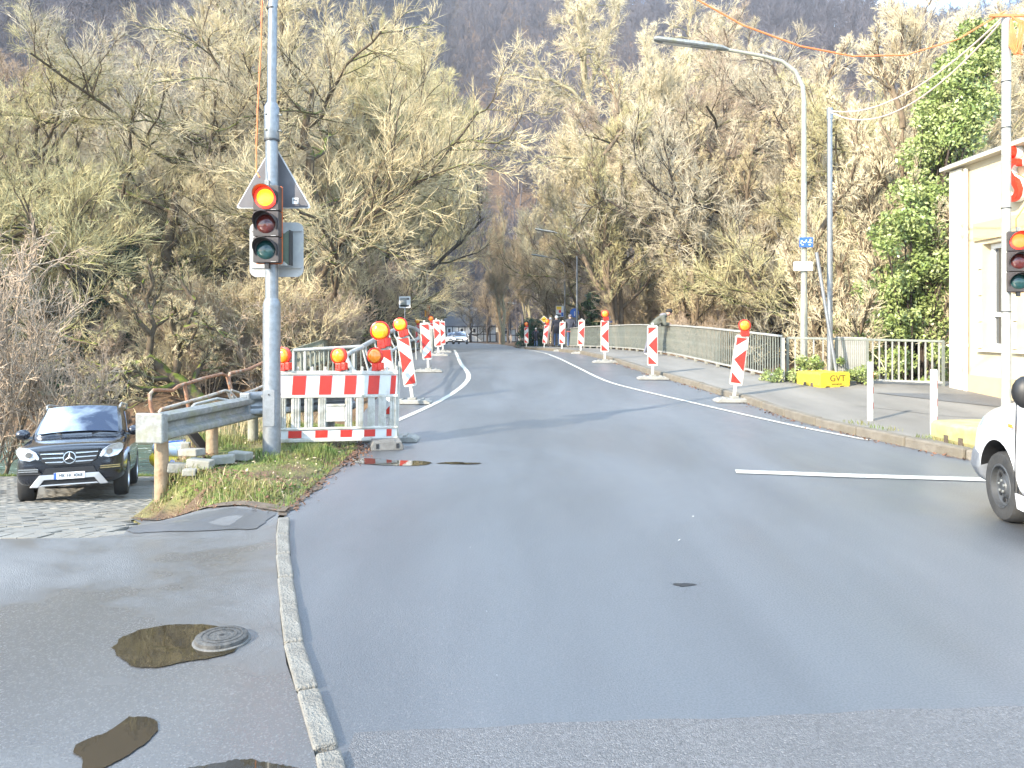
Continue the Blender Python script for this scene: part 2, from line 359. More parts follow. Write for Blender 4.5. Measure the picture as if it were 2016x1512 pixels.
class MB:
    def __init__(self): self.v = []; self.f = []; self.m = []; self.cm = 0
    def mat(self, i): self.cm = i; return self
    def add(self, vs, fs):
        o = len(self.v); self.v += [tuple(x) for x in vs]
        for f in fs: self.f.append(tuple(i+o for i in f)); self.m.append(self.cm)
        return self
    def box(self, c, s, rot=None):
        x, y, z = s[0]/2, s[1]/2, s[2]/2
        vs = [Vector(p) for p in ((-x,-y,-z),(x,-y,-z),(x,y,-z),(-x,y,-z),(-x,-y,z),(x,-y,z),(x,y,z),(-x,y,z))]
        if rot is not None: vs = [rot @ p for p in vs]
        c = Vector(c)
        return self.add([p+c for p in vs], [(0,3,2,1),(4,5,6,7),(0,1,5,4),(1,2,6,5),(2,3,7,6),(3,0,4,7)])
    def bar(self, a, b, wx, wy, up=(0,0,1)):
        a, b = Vector(a), Vector(b); d = b-a; L = d.length; d.normalize()
        u = Vector(up); u = (u-d*u.dot(d)); u.normalize(); s = d.cross(u)
        M = Matrix((s, u, d)).transposed()
        return self.box((a+b)/2, (wx, wy, L), M)
    def cyl(self, a, b, r0, r1=None, n=12, caps=True):
        return self.tube([a, b], [r0, r0 if r1 is None else r1], n, caps)
    def tube(self, pts, rad, n=10, caps=True):
        pts = [Vector(p) for p in pts]
        if isinstance(rad, (int, float)): rad = [rad]*len(pts)
        o = len(self.v); u = None
        for i, p in enumerate(pts):
            t = (pts[min(i+1, len(pts)-1)]-pts[max(i-1, 0)]); t.normalize()
            if u is None:
                u = Vector((0,0,1)) if abs(t.z) < .9 else Vector((1,0,0))
            u = u-t*u.dot(t); u.normalize(); s = t.cross(u)
            for k in range(n):
                a = 2*math.pi*k/n
                self.v.append(tuple(p+(u*math.cos(a)+s*math.sin(a))*rad[i]))
        for i in range(len(pts)-1):
            for k in range(n):
                a = o+i*n+k; b = o+i*n+(k+1) % n
                self.f.append((a, b, b+n, a+n)); self.m.append(self.cm)
        if caps:
            self.f.append(tuple(o+k for k in range(n-1, -1, -1))); self.m.append(self.cm)
            e = o+(len(pts)-1)*n
            self.f.append(tuple(e+k for k in range(n))); self.m.append(self.cm)
        return self
    def lathe(self, prof, n=20, axis='Z', c=(0,0,0), caps=(True,True)):
        """prof: (radius, height) pairs"""
        o = len(self.v)
        for r, h in prof:
            for k in range(n):
                a = 2*math.pi*k/n; x, y = r*math.cos(a), r*math.sin(a)
                p = (x, y, h) if axis == 'Z' else ((x, -h, y) if axis == 'Y' else (h, x, y))
                self.v.append((p[0]+c[0], p[1]+c[1], p[2]+c[2]))
        for i in range(len(prof)-1):
            for k in range(n):
                a = o+i*n+k; b = o+i*n+(k+1) % n
                self.f.append((a, b, b+n, a+n)); self.m.append(self.cm)
        if caps[0]: self.f.append(tuple(o+k for k in range(n-1, -1, -1))); self.m.append(self.cm)
        e = o+(len(prof)-1)*n
        if caps[1]: self.f.append(tuple(e+k for k in range(n))); self.m.append(self.cm)
        return self
    def ball(self, c, r, n=14, m_=8):
        o = len(self.v)
        for j in range(m_+1):
            a = math.pi*j/m_
            for k in range(n):
                b = 2*math.pi*k/n; self.v.append((c[0]+r[0]*math.sin(a)*math.cos(b), c[1]+r[1]*math.sin(a)*math.sin(b), c[2]+r[2]*math.cos(a)))
        for j in range(m_):
            for k in range(n): self.f.append((o+j*n+k, o+(j+1)*n+k, o+(j+1)*n+(k+1) % n, o+j*n+(k+1) % n)); self.m.append(self.cm)
        return self
    def prism(self, poly, d, M=None):
        """2D polygon (x,z) extruded along y from 0 to d (front at y=0)"""
        n = len(poly); o = len(self.v)
        for y in (0, d):
            for x, z in poly:
                p = Vector((x, y, z)); self.v.append(tuple(M @ p if M is not None else p))
        self.f.append(tuple(o+i for i in range(n))); self.m.append(self.cm)
        self.f.append(tuple(o+n+i for i in range(n-1, -1, -1))); self.m.append(self.cm)
        for i in range(n):
            j = (i+1) % n; self.f.append((o+j, o+i, o+n+i, o+n+j)); self.m.append(self.cm)
        return self
    def mesh(self, name, mats, smooth=False):
        me = bpy.data.meshes.new(name); me.from_pydata(self.v, [], self.f)
        for mm in (mats if isinstance(mats, (list, tuple)) else [mats]): me.materials.append(MATS[mm])
        if any(self.m): me.polygons.foreach_set('material_index', self.m)
        if smooth: me.polygons.foreach_set('use_smooth', [True]*len(me.polygons))
        me.update(); return me
    def build(self, name, mats, parent=None, smooth=False, bevel=0, loc=None, rot=None):
        o = obj(name, self.mesh(name, mats, smooth), parent)
        if loc is not None: o.location = loc
        if rot is not None: o.rotation_euler = rot
        if bevel:
            bv = o.modifiers.new('bevel', 'BEVEL'); bv.width = bevel; bv.segments = 2; bv.limit_method = 'ANGLE'; bv.angle_limit = R(40)
        if smooth: autosmooth(o)
        return o
def autosmooth(o, ang=40):
    me = o.data
    import bmesh
    bm = bmesh.new(); bm.from_mesh(me); bmesh.ops.recalc_face_normals(bm, faces=bm.faces)
    for e in bm.edges:
        if len(e.link_faces) == 2 and e.calc_face_angle(0) > R(ang): e.smooth = False
    bm.to_mesh(me); bm.free()
def obj(name, me, parent=None):
    o = bpy.data.objects.new(name, me); COL.objects.link(o)
    if parent is not None: o.parent = parent
    return o
def thing(name, label, cat, loc=(0,0,0), rot=(0,0,0), group=None):
    o = bpy.data.objects.new(name, None); COL.objects.link(o); o.empty_display_size = .1
    o.location = loc; o.rotation_euler = rot if isinstance(rot, tuple) else (0,0,rot)
    o['label'] = label; o['category'] = cat
    if group: o['group'] = group
    return o
def tag(o, label, cat, group=None):
    o['label'] = label; o['category'] = cat
    if group: o['group'] = group
    return o
def kind(o, k, label=None):
    o['kind'] = k
    if label: o['label'] = label
    return o
def dup(root, loc, rot=None, label=None, scale=None):
    """a copy of a thing with its parts and sub-parts; mesh data shared"""
    r = root.copy(); COL.objects.link(r); r.location = loc
    if rot is not None: r.rotation_euler = rot if isinstance(rot, tuple) else (0,0,rot)
    if scale is not None: r.scale = scale
    if label: r['label'] = label
    for ch in KIDS(root):
        c = ch.copy(); COL.objects.link(c); c.parent = r
        for g in KIDS(ch):
            d = g.copy(); COL.objects.link(d); d.parent = c
    return r
def KIDS(o): return list(o.children)
def text_mesh(s, size, mname, depth=.002):
    cu = bpy.data.curves.new('lettering', 'FONT'); cu.body = s; cu.size = size; cu.align_x = 'CENTER'; cu.align_y = 'CENTER'; cu.extrude = depth
    cu.resolution_u = 3
    t = bpy.data.objects.new('lettering', cu); COL.objects.link(t)
    bpy.context.view_layer.update()
    me = bpy.data.meshes.new_from_object(t.evaluated_get(bpy.context.evaluated_depsgraph_get()))
    bpy.data.objects.remove(t); me.materials.clear(); me.materials.append(MATS[mname]); return me
def lettering(s, size, mname, parent, loc, rot=(R(90),0,0), sx=1.0):
    o = obj('lettering', text_mesh(s, size, mname), parent); o.location = loc; o.rotation_euler = rot; o.scale = (sx,1,1); return o
def applied(o):
    """bake modifiers of a mesh object"""
    bpy.context.view_layer.update()
    me = bpy.data.meshes.new_from_object(o.evaluated_get(bpy.context.evaluated_depsgraph_get()))
    o.modifiers.clear(); o.data = me; return o
# ------------------------------------------------------------------ the lie of the land
def smooth(t): t = np.clip(t, 0, 1); return t*t*(3-2*t)
_ZY = np.array([-30,9,11,13,15,17,19,21,25,30,35,42,50,60,87,120,174,230,600.])
_ZZ = np.array([0,0,.0,.05,.12,.22,.34,.43,.53,.57,.52,.40,.22,0,-.3,-.9,-1.8,-2.3,-2.5])
def zr(y):
    y = np.asarray(y, dtype=float)
    return sum(np.interp(y+d, _ZY, _ZZ) for d in (-1,-.5,0,.5,1))/5
KERB_L = [(1.95,-4),(1.15,-2),(.42,0),(-.30,1.85),(-.666,2.79),(-.79,3.10),(-1.015,3.60),(-1.184,4.07),(-1.35,4.58),(-1.53,5.11),(-1.687,5.61),(-1.837,6.11),(-1.95,6.54)]
_kly = [p[1] for p in KERB_L]; _klx = [p[0] for p in KERB_L]
def xkl(y): return np.interp(y, _kly, _klx)
_LY = [-4,-2,0,1.85,2.79,3.1,3.6,4.07,4.58,5.11,5.61,6.11,6.54,7.2,10,12,14,20,28,37,45,60,87,120,174,230]
_LX = _klx+[-1.98,-2.03,-2.45,-2.7,-2.95,-3.75,-4.55,-5.3,-6.8,-10,-14,-22,-32]
def xl(y): return np.interp(y, _LY, _LX)
KERB_R = [(30,7.4),(12,7.5),(8,7.8),(6.6,8.3),(5.9,8.8),(5.5,9.3),(5.2,10.6),(4.75,12.7),(4.6,15),(4.15,17.5),(3.55,20),(3.15,25),(2.65,30),(1.9,35),(.9,42),(.4,57),(0,70),(-1.5,87),(-4.5,120),(-11,174),(-20,230)]
_ky = [p[1] for p in KERB_R]; _kx = [p[0] for p in KERB_R]
def xk(y): return np.interp(y, [-30]+_ky, [40]+_kx)
RAIL = [(6.2,17.5),(5.62,20.4),(5.2,26.7),(4.3,33.7),(3.45,37.5),(2.9,45),(2.7,49)]
def xrail(y): return np.interp(y, [p[1] for p in RAIL], [p[0] for p in RAIL])
def zd(y): return np.interp(y, [5.5,6.2,8,11,14,17,19.2,19.8,23], [0,-.08,-.42,-1.05,-1.6,-1.96,-2.15,-2.25,-3.4])
def xe(y): return np.interp(y, [7,8,10,12,14,17,20], [-3.2,-4.0,-4.8,-5.5,-6.1,-6.9,-7.6])
def yb(x): return np.interp(x, [-4.0,-3.4,-2.63,-2.0], [8.0,7.6,6.96,6.62])
def zl(x, y): return smooth((-2.3-x)/1.3)*zd(y)
def zside(y): return zr(y)+.12
def hill(x, y):
    Rg = 190-.17*np.maximum(x, 0)-.10*np.minimum(x, 0)+7*np.sin(x*.021+1)+4*np.sin(x*.05)
    mid = smooth((x+75)/45)*smooth((70-x)/50)
    y0 = 120+95*mid
    t = np.clip((y-y0)/(433-y0), 0, 1.0)
    h = Rg*(t**(1.08-.18*mid))
    h = np.where(y > 433, Rg-(y-433)*.15, h)
    h2 = 36*smooth((-x-14)/70)*smooth((y-50)/95)*(1-.0*mid)
    h2 = np.where(x > -90, h2*smooth((xl(y)-14-x)/30), h2)
    h3 = 22*smooth((x-40)/80)*smooth((y-60)/90)
    return np.maximum(h, 0)+h2+h3
def terr(x, y):
    x, y = np.broadcast_arrays(np.asarray(x, float), np.asarray(y, float))
    base = zr(y)-.10
    # left of the road, near side: verge, drive and bank
    vtop = np.interp(y, [6,12,13.5,16,18,20,22], [.07,.07,-.15,-1.2,-2.0,-2.6,-3.4])
    drv = np.where(y < 5.5, -.06, zl(x, y)-.06)
    m = smooth(np.minimum((y-yb(np.clip(x, -4, -2)))/.55, (x-xe(y))/.6))
    left = drv+(np.maximum(vtop, drv+.03)-drv)*m
    left = np.where((y < 6.6), np.minimum(left, -.05), left)
    far_l = np.interp(y, [20,22,24,30.5,32.2,34,37,41], [-2.3,-3.4,-3.8,-3.8,-3.0,-1.8,-.7,-.2])
    left = np.where(y > 20, np.where(y < 41, far_l, base), left)
    s = smooth((xl(y)+.0-x)/.30)
    mid = np.where((y > 19) & (y < 35.5), np.interp(y, [19,20.5,22,31.5,33.5,35.5], [.2,-1.5,-3.7,-3.7,-1.6,.35]), base)
    z = mid+(left-mid)*s
    right = np.interp(y, [17,18.3,20,22.5,31,33,36,40], [.1,.05,-1.2,-3.8,-3.8,-2.6,-.7,-.1])
    rz = np.where((y > 17) & (y < 40), right, base)
    edge = np.where(y > 17.4, xrail(y)+.15, 60)
    sr = smooth((x-edge)/.4)
    z = z+(rz-z)*sr
    z = z+hill(x, y)
    lump = .05*np.sin(x*3.1+y*1.7)*np.sin(y*2.3-x*.9)
    z = z+np.where((y > 33) & ((x < xl(y)-1) | (x > xrail(y)+1)), lump*2.5, 0)
    return z

def grid_obj(name, xs, ys, fz, mname, smooth_=True):
    X, Y = np.meshgrid(xs, ys); Z = fz(X, Y)
    V = np.stack([X, Y, Z], -1).reshape(-1, 3); nx, ny = len(xs), len(ys)
    i = np.arange(ny-1)[:, None]*nx+np.arange(nx-1)[None, :]
    Q = np.stack([i, i+1, i+1+nx, i+nx], -1).reshape(-1, 4)
    me = mesh_np(name, V, Q, smooth=smooth_); me.materials.append(MATS[mname]); return obj(name, me)
def strip_obj(name, ys, xa, xb, fz, mname, nx=14, parent=None, side=0.0):
    """a sheet between x=xa(y) and x=xb(y)"""
    ys = np.asarray(ys, float); t = np.linspace(0, 1, nx)
    A = xa(ys)[:, None]; B = xb(ys)[:, None]
    X = A+(B-A)*t[None, :]; Y = np.repeat(ys[:, None], nx, 1); Z = fz(X, Y)
    V = np.stack([X, Y, Z], -1).reshape(-1, 3); ny = len(ys)
    i = np.arange(ny-1)[:, None]*nx+np.arange(nx-1)[None, :]
    Q = np.stack([i, i+1, i+1+nx, i+nx], -1).reshape(-1, 4)
    me = mesh_np(name, V, Q, smooth=True); me.materials.append(MATS[mname]); return obj(name, me, parent)

def cat_(*a): return np.unique(np.concatenate([np.round(q, 3) for q in a]))
xs = cat_(np.arange(-16, 14, .3), np.arange(-60, -16, 1.5), np.arange(14, 60, 1.5), np.arange(-420, -60, 9), np.arange(60, 430, 9))
ys = cat_(np.arange(-14, 5, .6), np.arange(5, 41, .25), np.arange(41, 70, .8), np.arange(70, 140, 2.5), np.arange(140, 620, 7))
g = grid_obj('terrain', xs, ys, terr, 'terrain'); kind(g, 'structure')

# road, pavements
yr = cat_(np.arange(-6, 10, .25), np.arange(10, 60, .5), np.arange(60, 232, 3))
road = strip_obj('road', yr, xl, xk, lambda x, y: zr(y)+.0*x, 'road_asphalt', 22); kind(road, 'structure')
yn = np.arange(-6, 0.01, .25)
def sheet_poly(name, pts, zf, mname, parent=None, jit=0.0, n=12):
    """an irregular flat sheet: outline points densified and jittered"""
    P = []
    for a, b in zip(pts, pts[1:]+pts[:1]):
        for k in range(n):
            t = k/n; P.append((a[0]+(b[0]-a[0])*t+rnd.uniform(-jit, jit), a[1]+(b[1]-a[1])*t+rnd.uniform(-jit, jit)))
    cxx = sum(p[0] for p in P)/len(P); cyy = sum(p[1] for p in P)/len(P)
    V = [(cxx, cyy, zf(cxx, cyy))]+[(p[0], p[1], zf(*p)) for p in P]
    F = [(0, i+1, (i+1) % len(P)+1) for i in range(len(P))]
    me = bpy.data.meshes.new(name); me.from_pydata(V, [], F); me.materials.append(MATS[mname]); me.update()
    return obj(name, me, parent)
def seam(x): return 3.06+.075*x+.008*np.sin(x*5)+.006*np.sin(x*13)
xsn = np.arange(-.62, 14, .12)
V = [];
for x in xsn:
    for t in np.linspace(0, 1, 8):
        y0 = max(-5, -4.0 if x > 1.9 else float(np.interp(-x, [-1.95,-1.15,-.42,.30,.666,.79], [-4,-2,0,1.85,2.79,3.1]))+.12)
        y1 = float(seam(x)); V.append((x, y0+(y1-y0)*t, .004))
V = np.array(V); i = np.arange(len(xsn)-1)[:, None]*8+np.arange(7)[None, :]
me = mesh_np('road_patch', V, np.stack([i, i+8, i+9, i+1], -1).reshape(-1, 4)); me.materials.append(MATS['near_asphalt'])
o = obj('junction_road', me); kind(o, 'structure')

ya = np.array(sorted(set(list(np.round(np.arange(-6, 8.01, .2), 2)))))
def xa_(y): return np.where(y < 5.72, -14.0, np.interp(y, [5.72,5.93,7.2,8.0], [-3.55,-3.03,-3.5,-3.98]))
def xb_(y): return np.where(y < 6.56, xkl(y)-.05, np.interp(y, [6.56,6.62,6.96,7.6,8.0], [-1.97,-2.0,-2.6,-3.38,-3.95]))
o = strip_obj('pavement', ya, xa_, xb_, lambda x, y: zl(x, y)+.012, 'pavement_asphalt', 40); kind(o, 'structure')
o = sheet_poly('asphalt_sheet', [(-2.02,6.52),(-2.0,6.0),(-2.5,5.95),(-3.0,5.98),(-3.2,6.35),(-3.0,6.6),(-2.5,6.75)], lambda x, y: float(zl(x, y))+.018, 'patch_asphalt', jit=.015, n=6); kind(o, 'structure')
# driveway with pavers
def xd_(y): return np.where(y < 8, np.interp(y, [5.72,5.93,7.2,8.0], [-3.55,-3.03,-3.5,-3.98]), xe(y)+.12)
drive = strip_obj('driveway', np.arange(5.72, 19.4, .25), lambda y: np.full_like(y, -14.0), xd_, lambda x, y: zl(x, y)-.035, 'paver_joint', 30); kind(drive, 'structure')
pv = MB().box((0,0,-.03), (.150,.232,.06)).mesh('paver', 'paver')
spots = []
dy, dx = .245, .162
row = 0; y = 5.84
while y < 19.2:
    off = (row % 2)*dx/2 if y < 7.0 else 0
    x = -13.6+off
    while x < float(xd_(np.array([y]))[0])-.06:
        px_ = 1008+1500*x/y
        if px_ > -60: spots.append((x, y))
        x += dx
    y += dy; row += 1
spots.sort(key=lambda p: p[1])
Vr, Qr = [], []
for k, (x, y) in enumerate(spots):
    z = float(zl(x, y))+.006+rnd.uniform(-.004, .004)
    sl = math.atan2(float(zl(x, y+.1)-zl(x, y-.1)), .2); sxx = math.atan2(float(zl(x+.1, y)-zl(x-.1, y)), .2)
    if k < 300:
        p = obj('paver', pv, drive); p.location = (x, y, z); p.rotation_euler = (sl+rnd.uniform(-.012,.012), -sxx+rnd.uniform(-.012,.012), rnd.uniform(-.015,.015))
    else:
        M = Matrix.Rotation(sl, 3, 'X') @ Matrix.Rotation(-sxx, 3, 'Y')
        b0 = len(Vr)
        for q in pv.vertices: Vr.append(tuple(M @ q.co+Vector((x, y, z))))
        Qr += [tuple(b0+i for i in f.vertices) for f in pv.polygons]
if Vr:
    me = mesh_np('paving', np.array(Vr), np.array(Qr)); me.materials.append(MATS['paver']); kind(obj('paving', me, drive), 'stuff')

# left kerb: half-metre stones
def along(pts, step, start=0.0):
    """points at every step along a polyline (xy)"""
    P = [Vector((p[0], p[1])) for p in pts]; out = []; d = start; acc = 0
    for a, b in zip(P, P[1:]):
        L = (b-a).length
        while d <= acc+L:
            out.append(a+(b-a)*((d-acc)/L)); d += step
        acc += L
    return out
kl = obj('kerb', None); kind(kl, 'structure')
pts = along(KERB_L, .525)
pts = [p for p in pts]
for a, b in zip(pts, pts[1:]):
    d = (b-a); L = d.length; ang = math.atan2(d.y, d.x)
    gap = .05 if abs((a.y+b.y)/2-2.85) < .25 else .012
    bx = MB(); L2 = L-gap
    nx = 5; hw = .047
    for s in range(nx):      # a slightly worn, uneven top
        pass
    bx.box((0,0,-.05), (L2, hw*2, .14))
    s = bx.build('kerb_stone', 'kerb', kl, bevel=.012)
    s.location = ((a.x+b.x)/2, (a.y+b.y)/2, .012+rnd.uniform(-.006,.006)); s.rotation_euler = (rnd.uniform(-.02,.02), rnd.uniform(-.01,.01), ang+rnd.uniform(-.01,.01))

# soil washed onto the road edge at the verge
def soil_strip(name, A, B, zf):
    V = []
    for a, b in zip(A, B):
        for t in (0, .5, 1): V.append((a[0]+(b[0]-a[0])*t, a[1]+(b[1]-a[1])*t, zf(a[0]+(b[0]-a[0])*t, a[1]+(b[1]-a[1])*t)+(.006 if t == .5 else 0)))
    i = np.arange(len(A)-1)[:, None]*3+np.arange(2)[None, :]
    me = mesh_np(name, np.array(V), np.stack([i, i+1, i+4, i+3], -1).reshape(-1, 4), smooth=True); me.materials.append(MATS['soil']); kind(obj(name, me), 'structure')
yy = np.arange(6.46, 10.45, .05)
soil_strip('verge_soil', [(float(xl(y))-(.16 if y > 6.9 else .11), float(y)) for y in yy], [(float(xl(y))+(.0+.05*abs(math.sin(y*3.1))+.03*abs(math.sin(y*7.7))+rnd.uniform(-.015,.025))*(1 if y > 6.7 else .3), float(y)) for y in yy], lambda x, y: float(zr(y))+.007)
xx = np.arange(-3.95, -1.93, .05)
soil_strip('verge_soil', [(float(x), float(yb(x))-(.03+.04*abs(math.sin(x*4))+rnd.uniform(0,.02))) for x in xx], [(float(x), float(yb(x))+.12) for x in xx], lambda x, y: float(zl(x, y))+.024)

# right kerb
kr = obj('kerb', None); kind(kr, 'structure')
stones = along(KERB_R[1:15]+[KERB_R[15]], 1.0)
ks = {}
for a, b in zip(stones, stones[1:]):
    d = (b-a); L = d.length; ang = math.atan2(d.y, d.x)
    key = round(L, 1)
    if key not in ks:
        ks[key] = MB().box((0,0,-.08), (L-.015, .15, .28))
    s = ks[key].build('kerb_stone', 'kerb_right', kr, bevel=.025)
    mx_, my_ = (a.x+b.x)/2, (a.y+b.y)/2
    nrm = Vector((-d.y, d.x)).normalized()
    sl = math.atan2(float(zr(b.y)-zr(a.y)), L)
    s.location = (mx_+.075*abs(nrm.x)*1.0, my_+(.075 if my_ < 8.6 else 0), float(zr(my_))+.068+rnd.uniform(-.008,.008)); s.rotation_euler = (rnd.uniform(-.02,.02), -sl, ang)

# right sidewalk
ysw = cat_(np.arange(7.62, 18, .25), np.arange(18, 57, .6))
def sw_out(y): return np.where(y < 17.4, 14.0, xrail(y)+.18)
o = strip_obj('sidewalk', ysw, lambda y: xk(y)+.13, sw_out, lambda x, y: zside(y)+.012*np.sin(x*.7), 'sidewalk_asphalt', 16); kind(o, 'structure')
o = sheet_poly('asphalt_sheet', [(6.2,13.8),(7.6,13.9),(9.2,12.6),(9.3,11.6),(7.2,12.4)], lambda x, y: float(zside(y)+.012*np.sin(x*.7))+.005, 'sidewalk_asphalt', jit=.02, n=8); kind(o, 'structure')
o = sheet_poly('asphalt_sheet', [(7.4,15.6),(9.3,15.3),(9.35,13.2),(8.6,13.6)], lambda x, y: float(zside(y)+.012*np.sin(x*.7))+.009, 'near_asphalt', jit=.02, n=8); kind(o, 'structure')  # darker sheet laid over the sidewalk beside the building wall

# road markings
def ribbon(name, pts, wd, parent=road, z0=.008, n=10, fade=False, mname='paint_white'):
    P = []
    for a, b in zip(pts, pts[1:]):
        for k in range(n): P.append(Vector((a[0]+(b[0]-a[0])*k/n, a[1]+(b[1]-a[1])*k/n)))
    P.append(Vector(pts[-1])); V = []
    for i, p in enumerate(P):
        t = (P[min(i+1, len(P)-1)]-P[max(i-1, 0)]).normalized(); s = Vector((-t.y, t.x))*wd/2
        j = rnd.uniform(.93, 1.05)
        for q in (p-s*j, p+s*j): V.append((q.x, q.y, float(zr(q.y))+z0))
    Q = [(2*i, 2*i+2, 2*i+3, 2*i+1) for i in range(len(P)-1)]
    me = mesh_np(name, np.array(V), np.array(Q)); me.materials.append(MATS[mname]); return obj(name, me, parent)
def smoothline(pts, it=3):
    for _ in range(it):
        q = [pts[0]]
        for a, b in zip(pts, pts[1:]):
            q += [(a[0]*.75+b[0]*.25, a[1]*.75+b[1]*.25), (a[0]*.25+b[0]*.75, a[1]*.25+b[1]*.75)]
        pts = q+[pts[-1]]
    return pts
ribbon('edge_line', smoothline([(-1.98,12.4),(-1.62,14.2),(-1.30,16.0),(-1.06,18.2),(-1.12,20.0),(-1.55,23.0),(-2.1,29),(-2.95,39)]), .115, n=2)
ribbon('edge_line', smoothline([(5.05,10.75),(4.45,12.3),(3.62,14.8),(2.9,16.6),(2.2,18.4),(1.85,22),(1.5,28),(.83,39)]), .095, n=2)
ribbon('stop_line', [(2.48,8.45),(3.6,8.22),(4.85,8.02),(5.9,7.75)], .21, n=4)
ribbon('centre_dash', [(-4.6,62),(-5.3,68)], .12, n=4); ribbon('centre_dash', [(-6.4,78),(-7.2,84)], .12, n=4)

# river and bridge body
xsw = np.arange(-120, 121, 2.0); ysw2 = np.arange(18.5, 34.1, .5)
o = grid_obj('river', xsw, ysw2, lambda x, y: -3.0+.03*np.sin(x*1.3+y*2)+.02*np.sin(y*3.1-x*.6), 'river_water'); kind(o, 'structure')
br = thing('road_bridge', 'low concrete road bridge carrying the wet road over the river', 'bridge')
ysb = np.arange(19.0, 36, .5); V = []
for y in ysb:
    a, b_, z = float(xl(y))-.35, float(xrail(y))+.3, float(zr(y))
    V += [(a, y, z-.03), (a, y, z-.75), (b_, y, z-.75), (b_, y, z+.08)]
n = len(ysb); Q = []
for i in range(n-1):
    for k in range(3): Q.append((4*i+k, 4*i+k+1, 4*i+k+5, 4*i+k+4))
me = mesh_np('deck', np.array(V), np.array(Q)); me.materials.append(MATS['concrete']); obj('deck', me, br)
MB().box((1.3, 19.4, -1.9), (8.9, .8, 4.0)).build('abutment', 'concrete', br)
MB().box((.4, 35.2, -1.9), (8.6, .8, 4.0)).build('abutment', 'concrete', br)
MB().box((.9, 27.0, -2.2), (8.2, .9, 3.6)).build('pier', 'concrete', br)

# puddles
def blob(cx_, cy_, rx, ry, n=40, jag=.12, seed=1):
    r_ = random.Random(seed); ph = [r_.uniform(0, 6.28) for _ in range(6)]; am = [r_.uniform(.3, 1)*jag/(k+1)**.5 for k in range(6)]
    out = []
    for i in range(n):
        a = 2*math.pi*i/n; q = 1+sum(am[k]*math.sin((k+2)*a+ph[k]) for k in range(6))+r_.uniform(-.03,.03)
        out.append((cx_+rx*q*math.cos(a), cy_+ry*q*math.sin(a)))
    return out
def puddle(pts, zf):
    q = smoothline(pts+pts[:1], 3)[:-1]; c = (sum(p[0] for p in q)/len(q), sum(p[1] for p in q)/len(q)); out = []
    for i, (x, y) in enumerate(q):
        f = 1+.012*math.sin(i*.9)+.015*math.sin(i*.37+1)+rnd.uniform(-.018,.018)
        out.append((c[0]+(x-c[0])*f, c[1]+(y-c[1])*f))
    kind(sheet_poly('puddle', out, zf, 'puddle_water', n=1), 'structure')
flat = lambda x, y: float(zl(x, y))+.017
puddle([(-1.98,3.78),(-1.86,3.62),(-1.70,3.53),(-1.52,3.62),(-1.36,3.70),(-1.36,3.85),(-1.40,3.98),(-1.52,4.04),(-1.72,4.08),(-1.92,4.04),(-2.0,3.92)], flat)
puddle([(-1.56,3.10),(-1.47,3.11),(-1.40,3.03),(-1.385,2.93),(-1.42,2.84),(-1.46,2.74),(-1.53,2.70),(-1.57,2.80),(-1.66,2.86),(-1.64,2.94),(-1.58,2.98)], flat)
puddle(blob(-.98, 2.66, .22, .13, 44, .2, 5), flat)
puddle(blob(-1.75, 2.55, .6, .16, 60, .2, 15), flat)
rz_ = lambda x, y: float(zr(y))+.006
puddle([(-1.98,9.28),(-1.9,9.02),(-1.6,8.86),(-1.2,8.78),(-1.0,8.86),(-.92,9.0),(-1.05,9.12),(-1.4,9.16),(-1.7,9.32)], rz_)
kind(sheet_poly('pothole', blob(1.07,4.74,.055,.035,18,.25,4), lambda x, y: .003, 'black', n=1), 'structure')
puddle(blob(-.62, 8.97, .24, .07, 30, .2, 9), rz_)
# ------------------------------------------------------------------ street furniture
def disc(mb, c, r, n=24, y=0):   # flat disc facing -Y
    pts = [(c[0]+r*math.cos(2*math.pi*k/n), y, c[1]+r*math.sin(2*math.pi*k/n)) for k in range(n)]
    mb.add(pts, [tuple(range(n))]); return mb
def roundrect(w_, h_, r, n=5):
    out = []
    for cx_, cz_, a0 in ((w_/2-r, h_/2-r, 0), (-w_/2+r, h_/2-r, 90), (-w_/2+r, -h_/2+r, 180), (w_/2-r, -h_/2+r, 270)):
        for k in range(n+1):
            a = R(a0+90*k/n); out.append((cx_+r*math.cos(a), cz_+r*math.sin(a)))
    return out

# left signal mast
mast = thing('signal_mast', 'thick stepped galvanised pole standing in the grass verge, red signal head mounted on it', 'pole', (-2.9, 9.2, .02))
MB().tube([(0,0,-.2),(0,0,1.83),(0,0,1.88),(0,0,1.93)], [.106,.104,.098,.079], 24).build('lower_tube', 'galv', mast, smooth=True)
MB().tube([(0,0,1.93),(0,0,3.86)], [.077,.074], 24).build('middle_tube', 'galv', mast, smooth=True)
MB().tube([(0,0,3.84),(0,0,3.86),(0,0,4.24),(0,0,4.29)], [.078,.088,.088,.062], 24).build('collar', 'galv', mast, smooth=True)
MB().tube([(0.0,0,4.28),(.012,0,5.45),(.05,0,5.8),(.10,0,6.6),(.10,0,9.2)], [.056,.054,.053,.052,.05], 20).build('upper_tube', 'galv', mast, smooth=True)
h = MB().prism(roundrect(.135,.44,.02), .02).build('service_hatch', 'galv', mast, bevel=.003); h.location = (0.0,-.108,.62)
MB().lathe([(.009,0),(.009,.012)], 10, 'Y').build('lock', 'black', h, loc=(0,.0,.16))
for z in (3.83, 5.42):
    MB().tube([(0,0,z),(0,0,z+.02)], [.092 if z < 5 else .06]*2, 20).build('strap', 'strap_black', mast)
for z in (3.95, 4.14):
    for xx in (-.045, .09):
        MB().cyl((xx, -.06 if xx < 0 else -.02, z), (xx+(.0 if xx < 0 else .035), -.1 if xx < 0 else -.03, z), .012, n=8).build('bolt', 'galv_dull', mast)
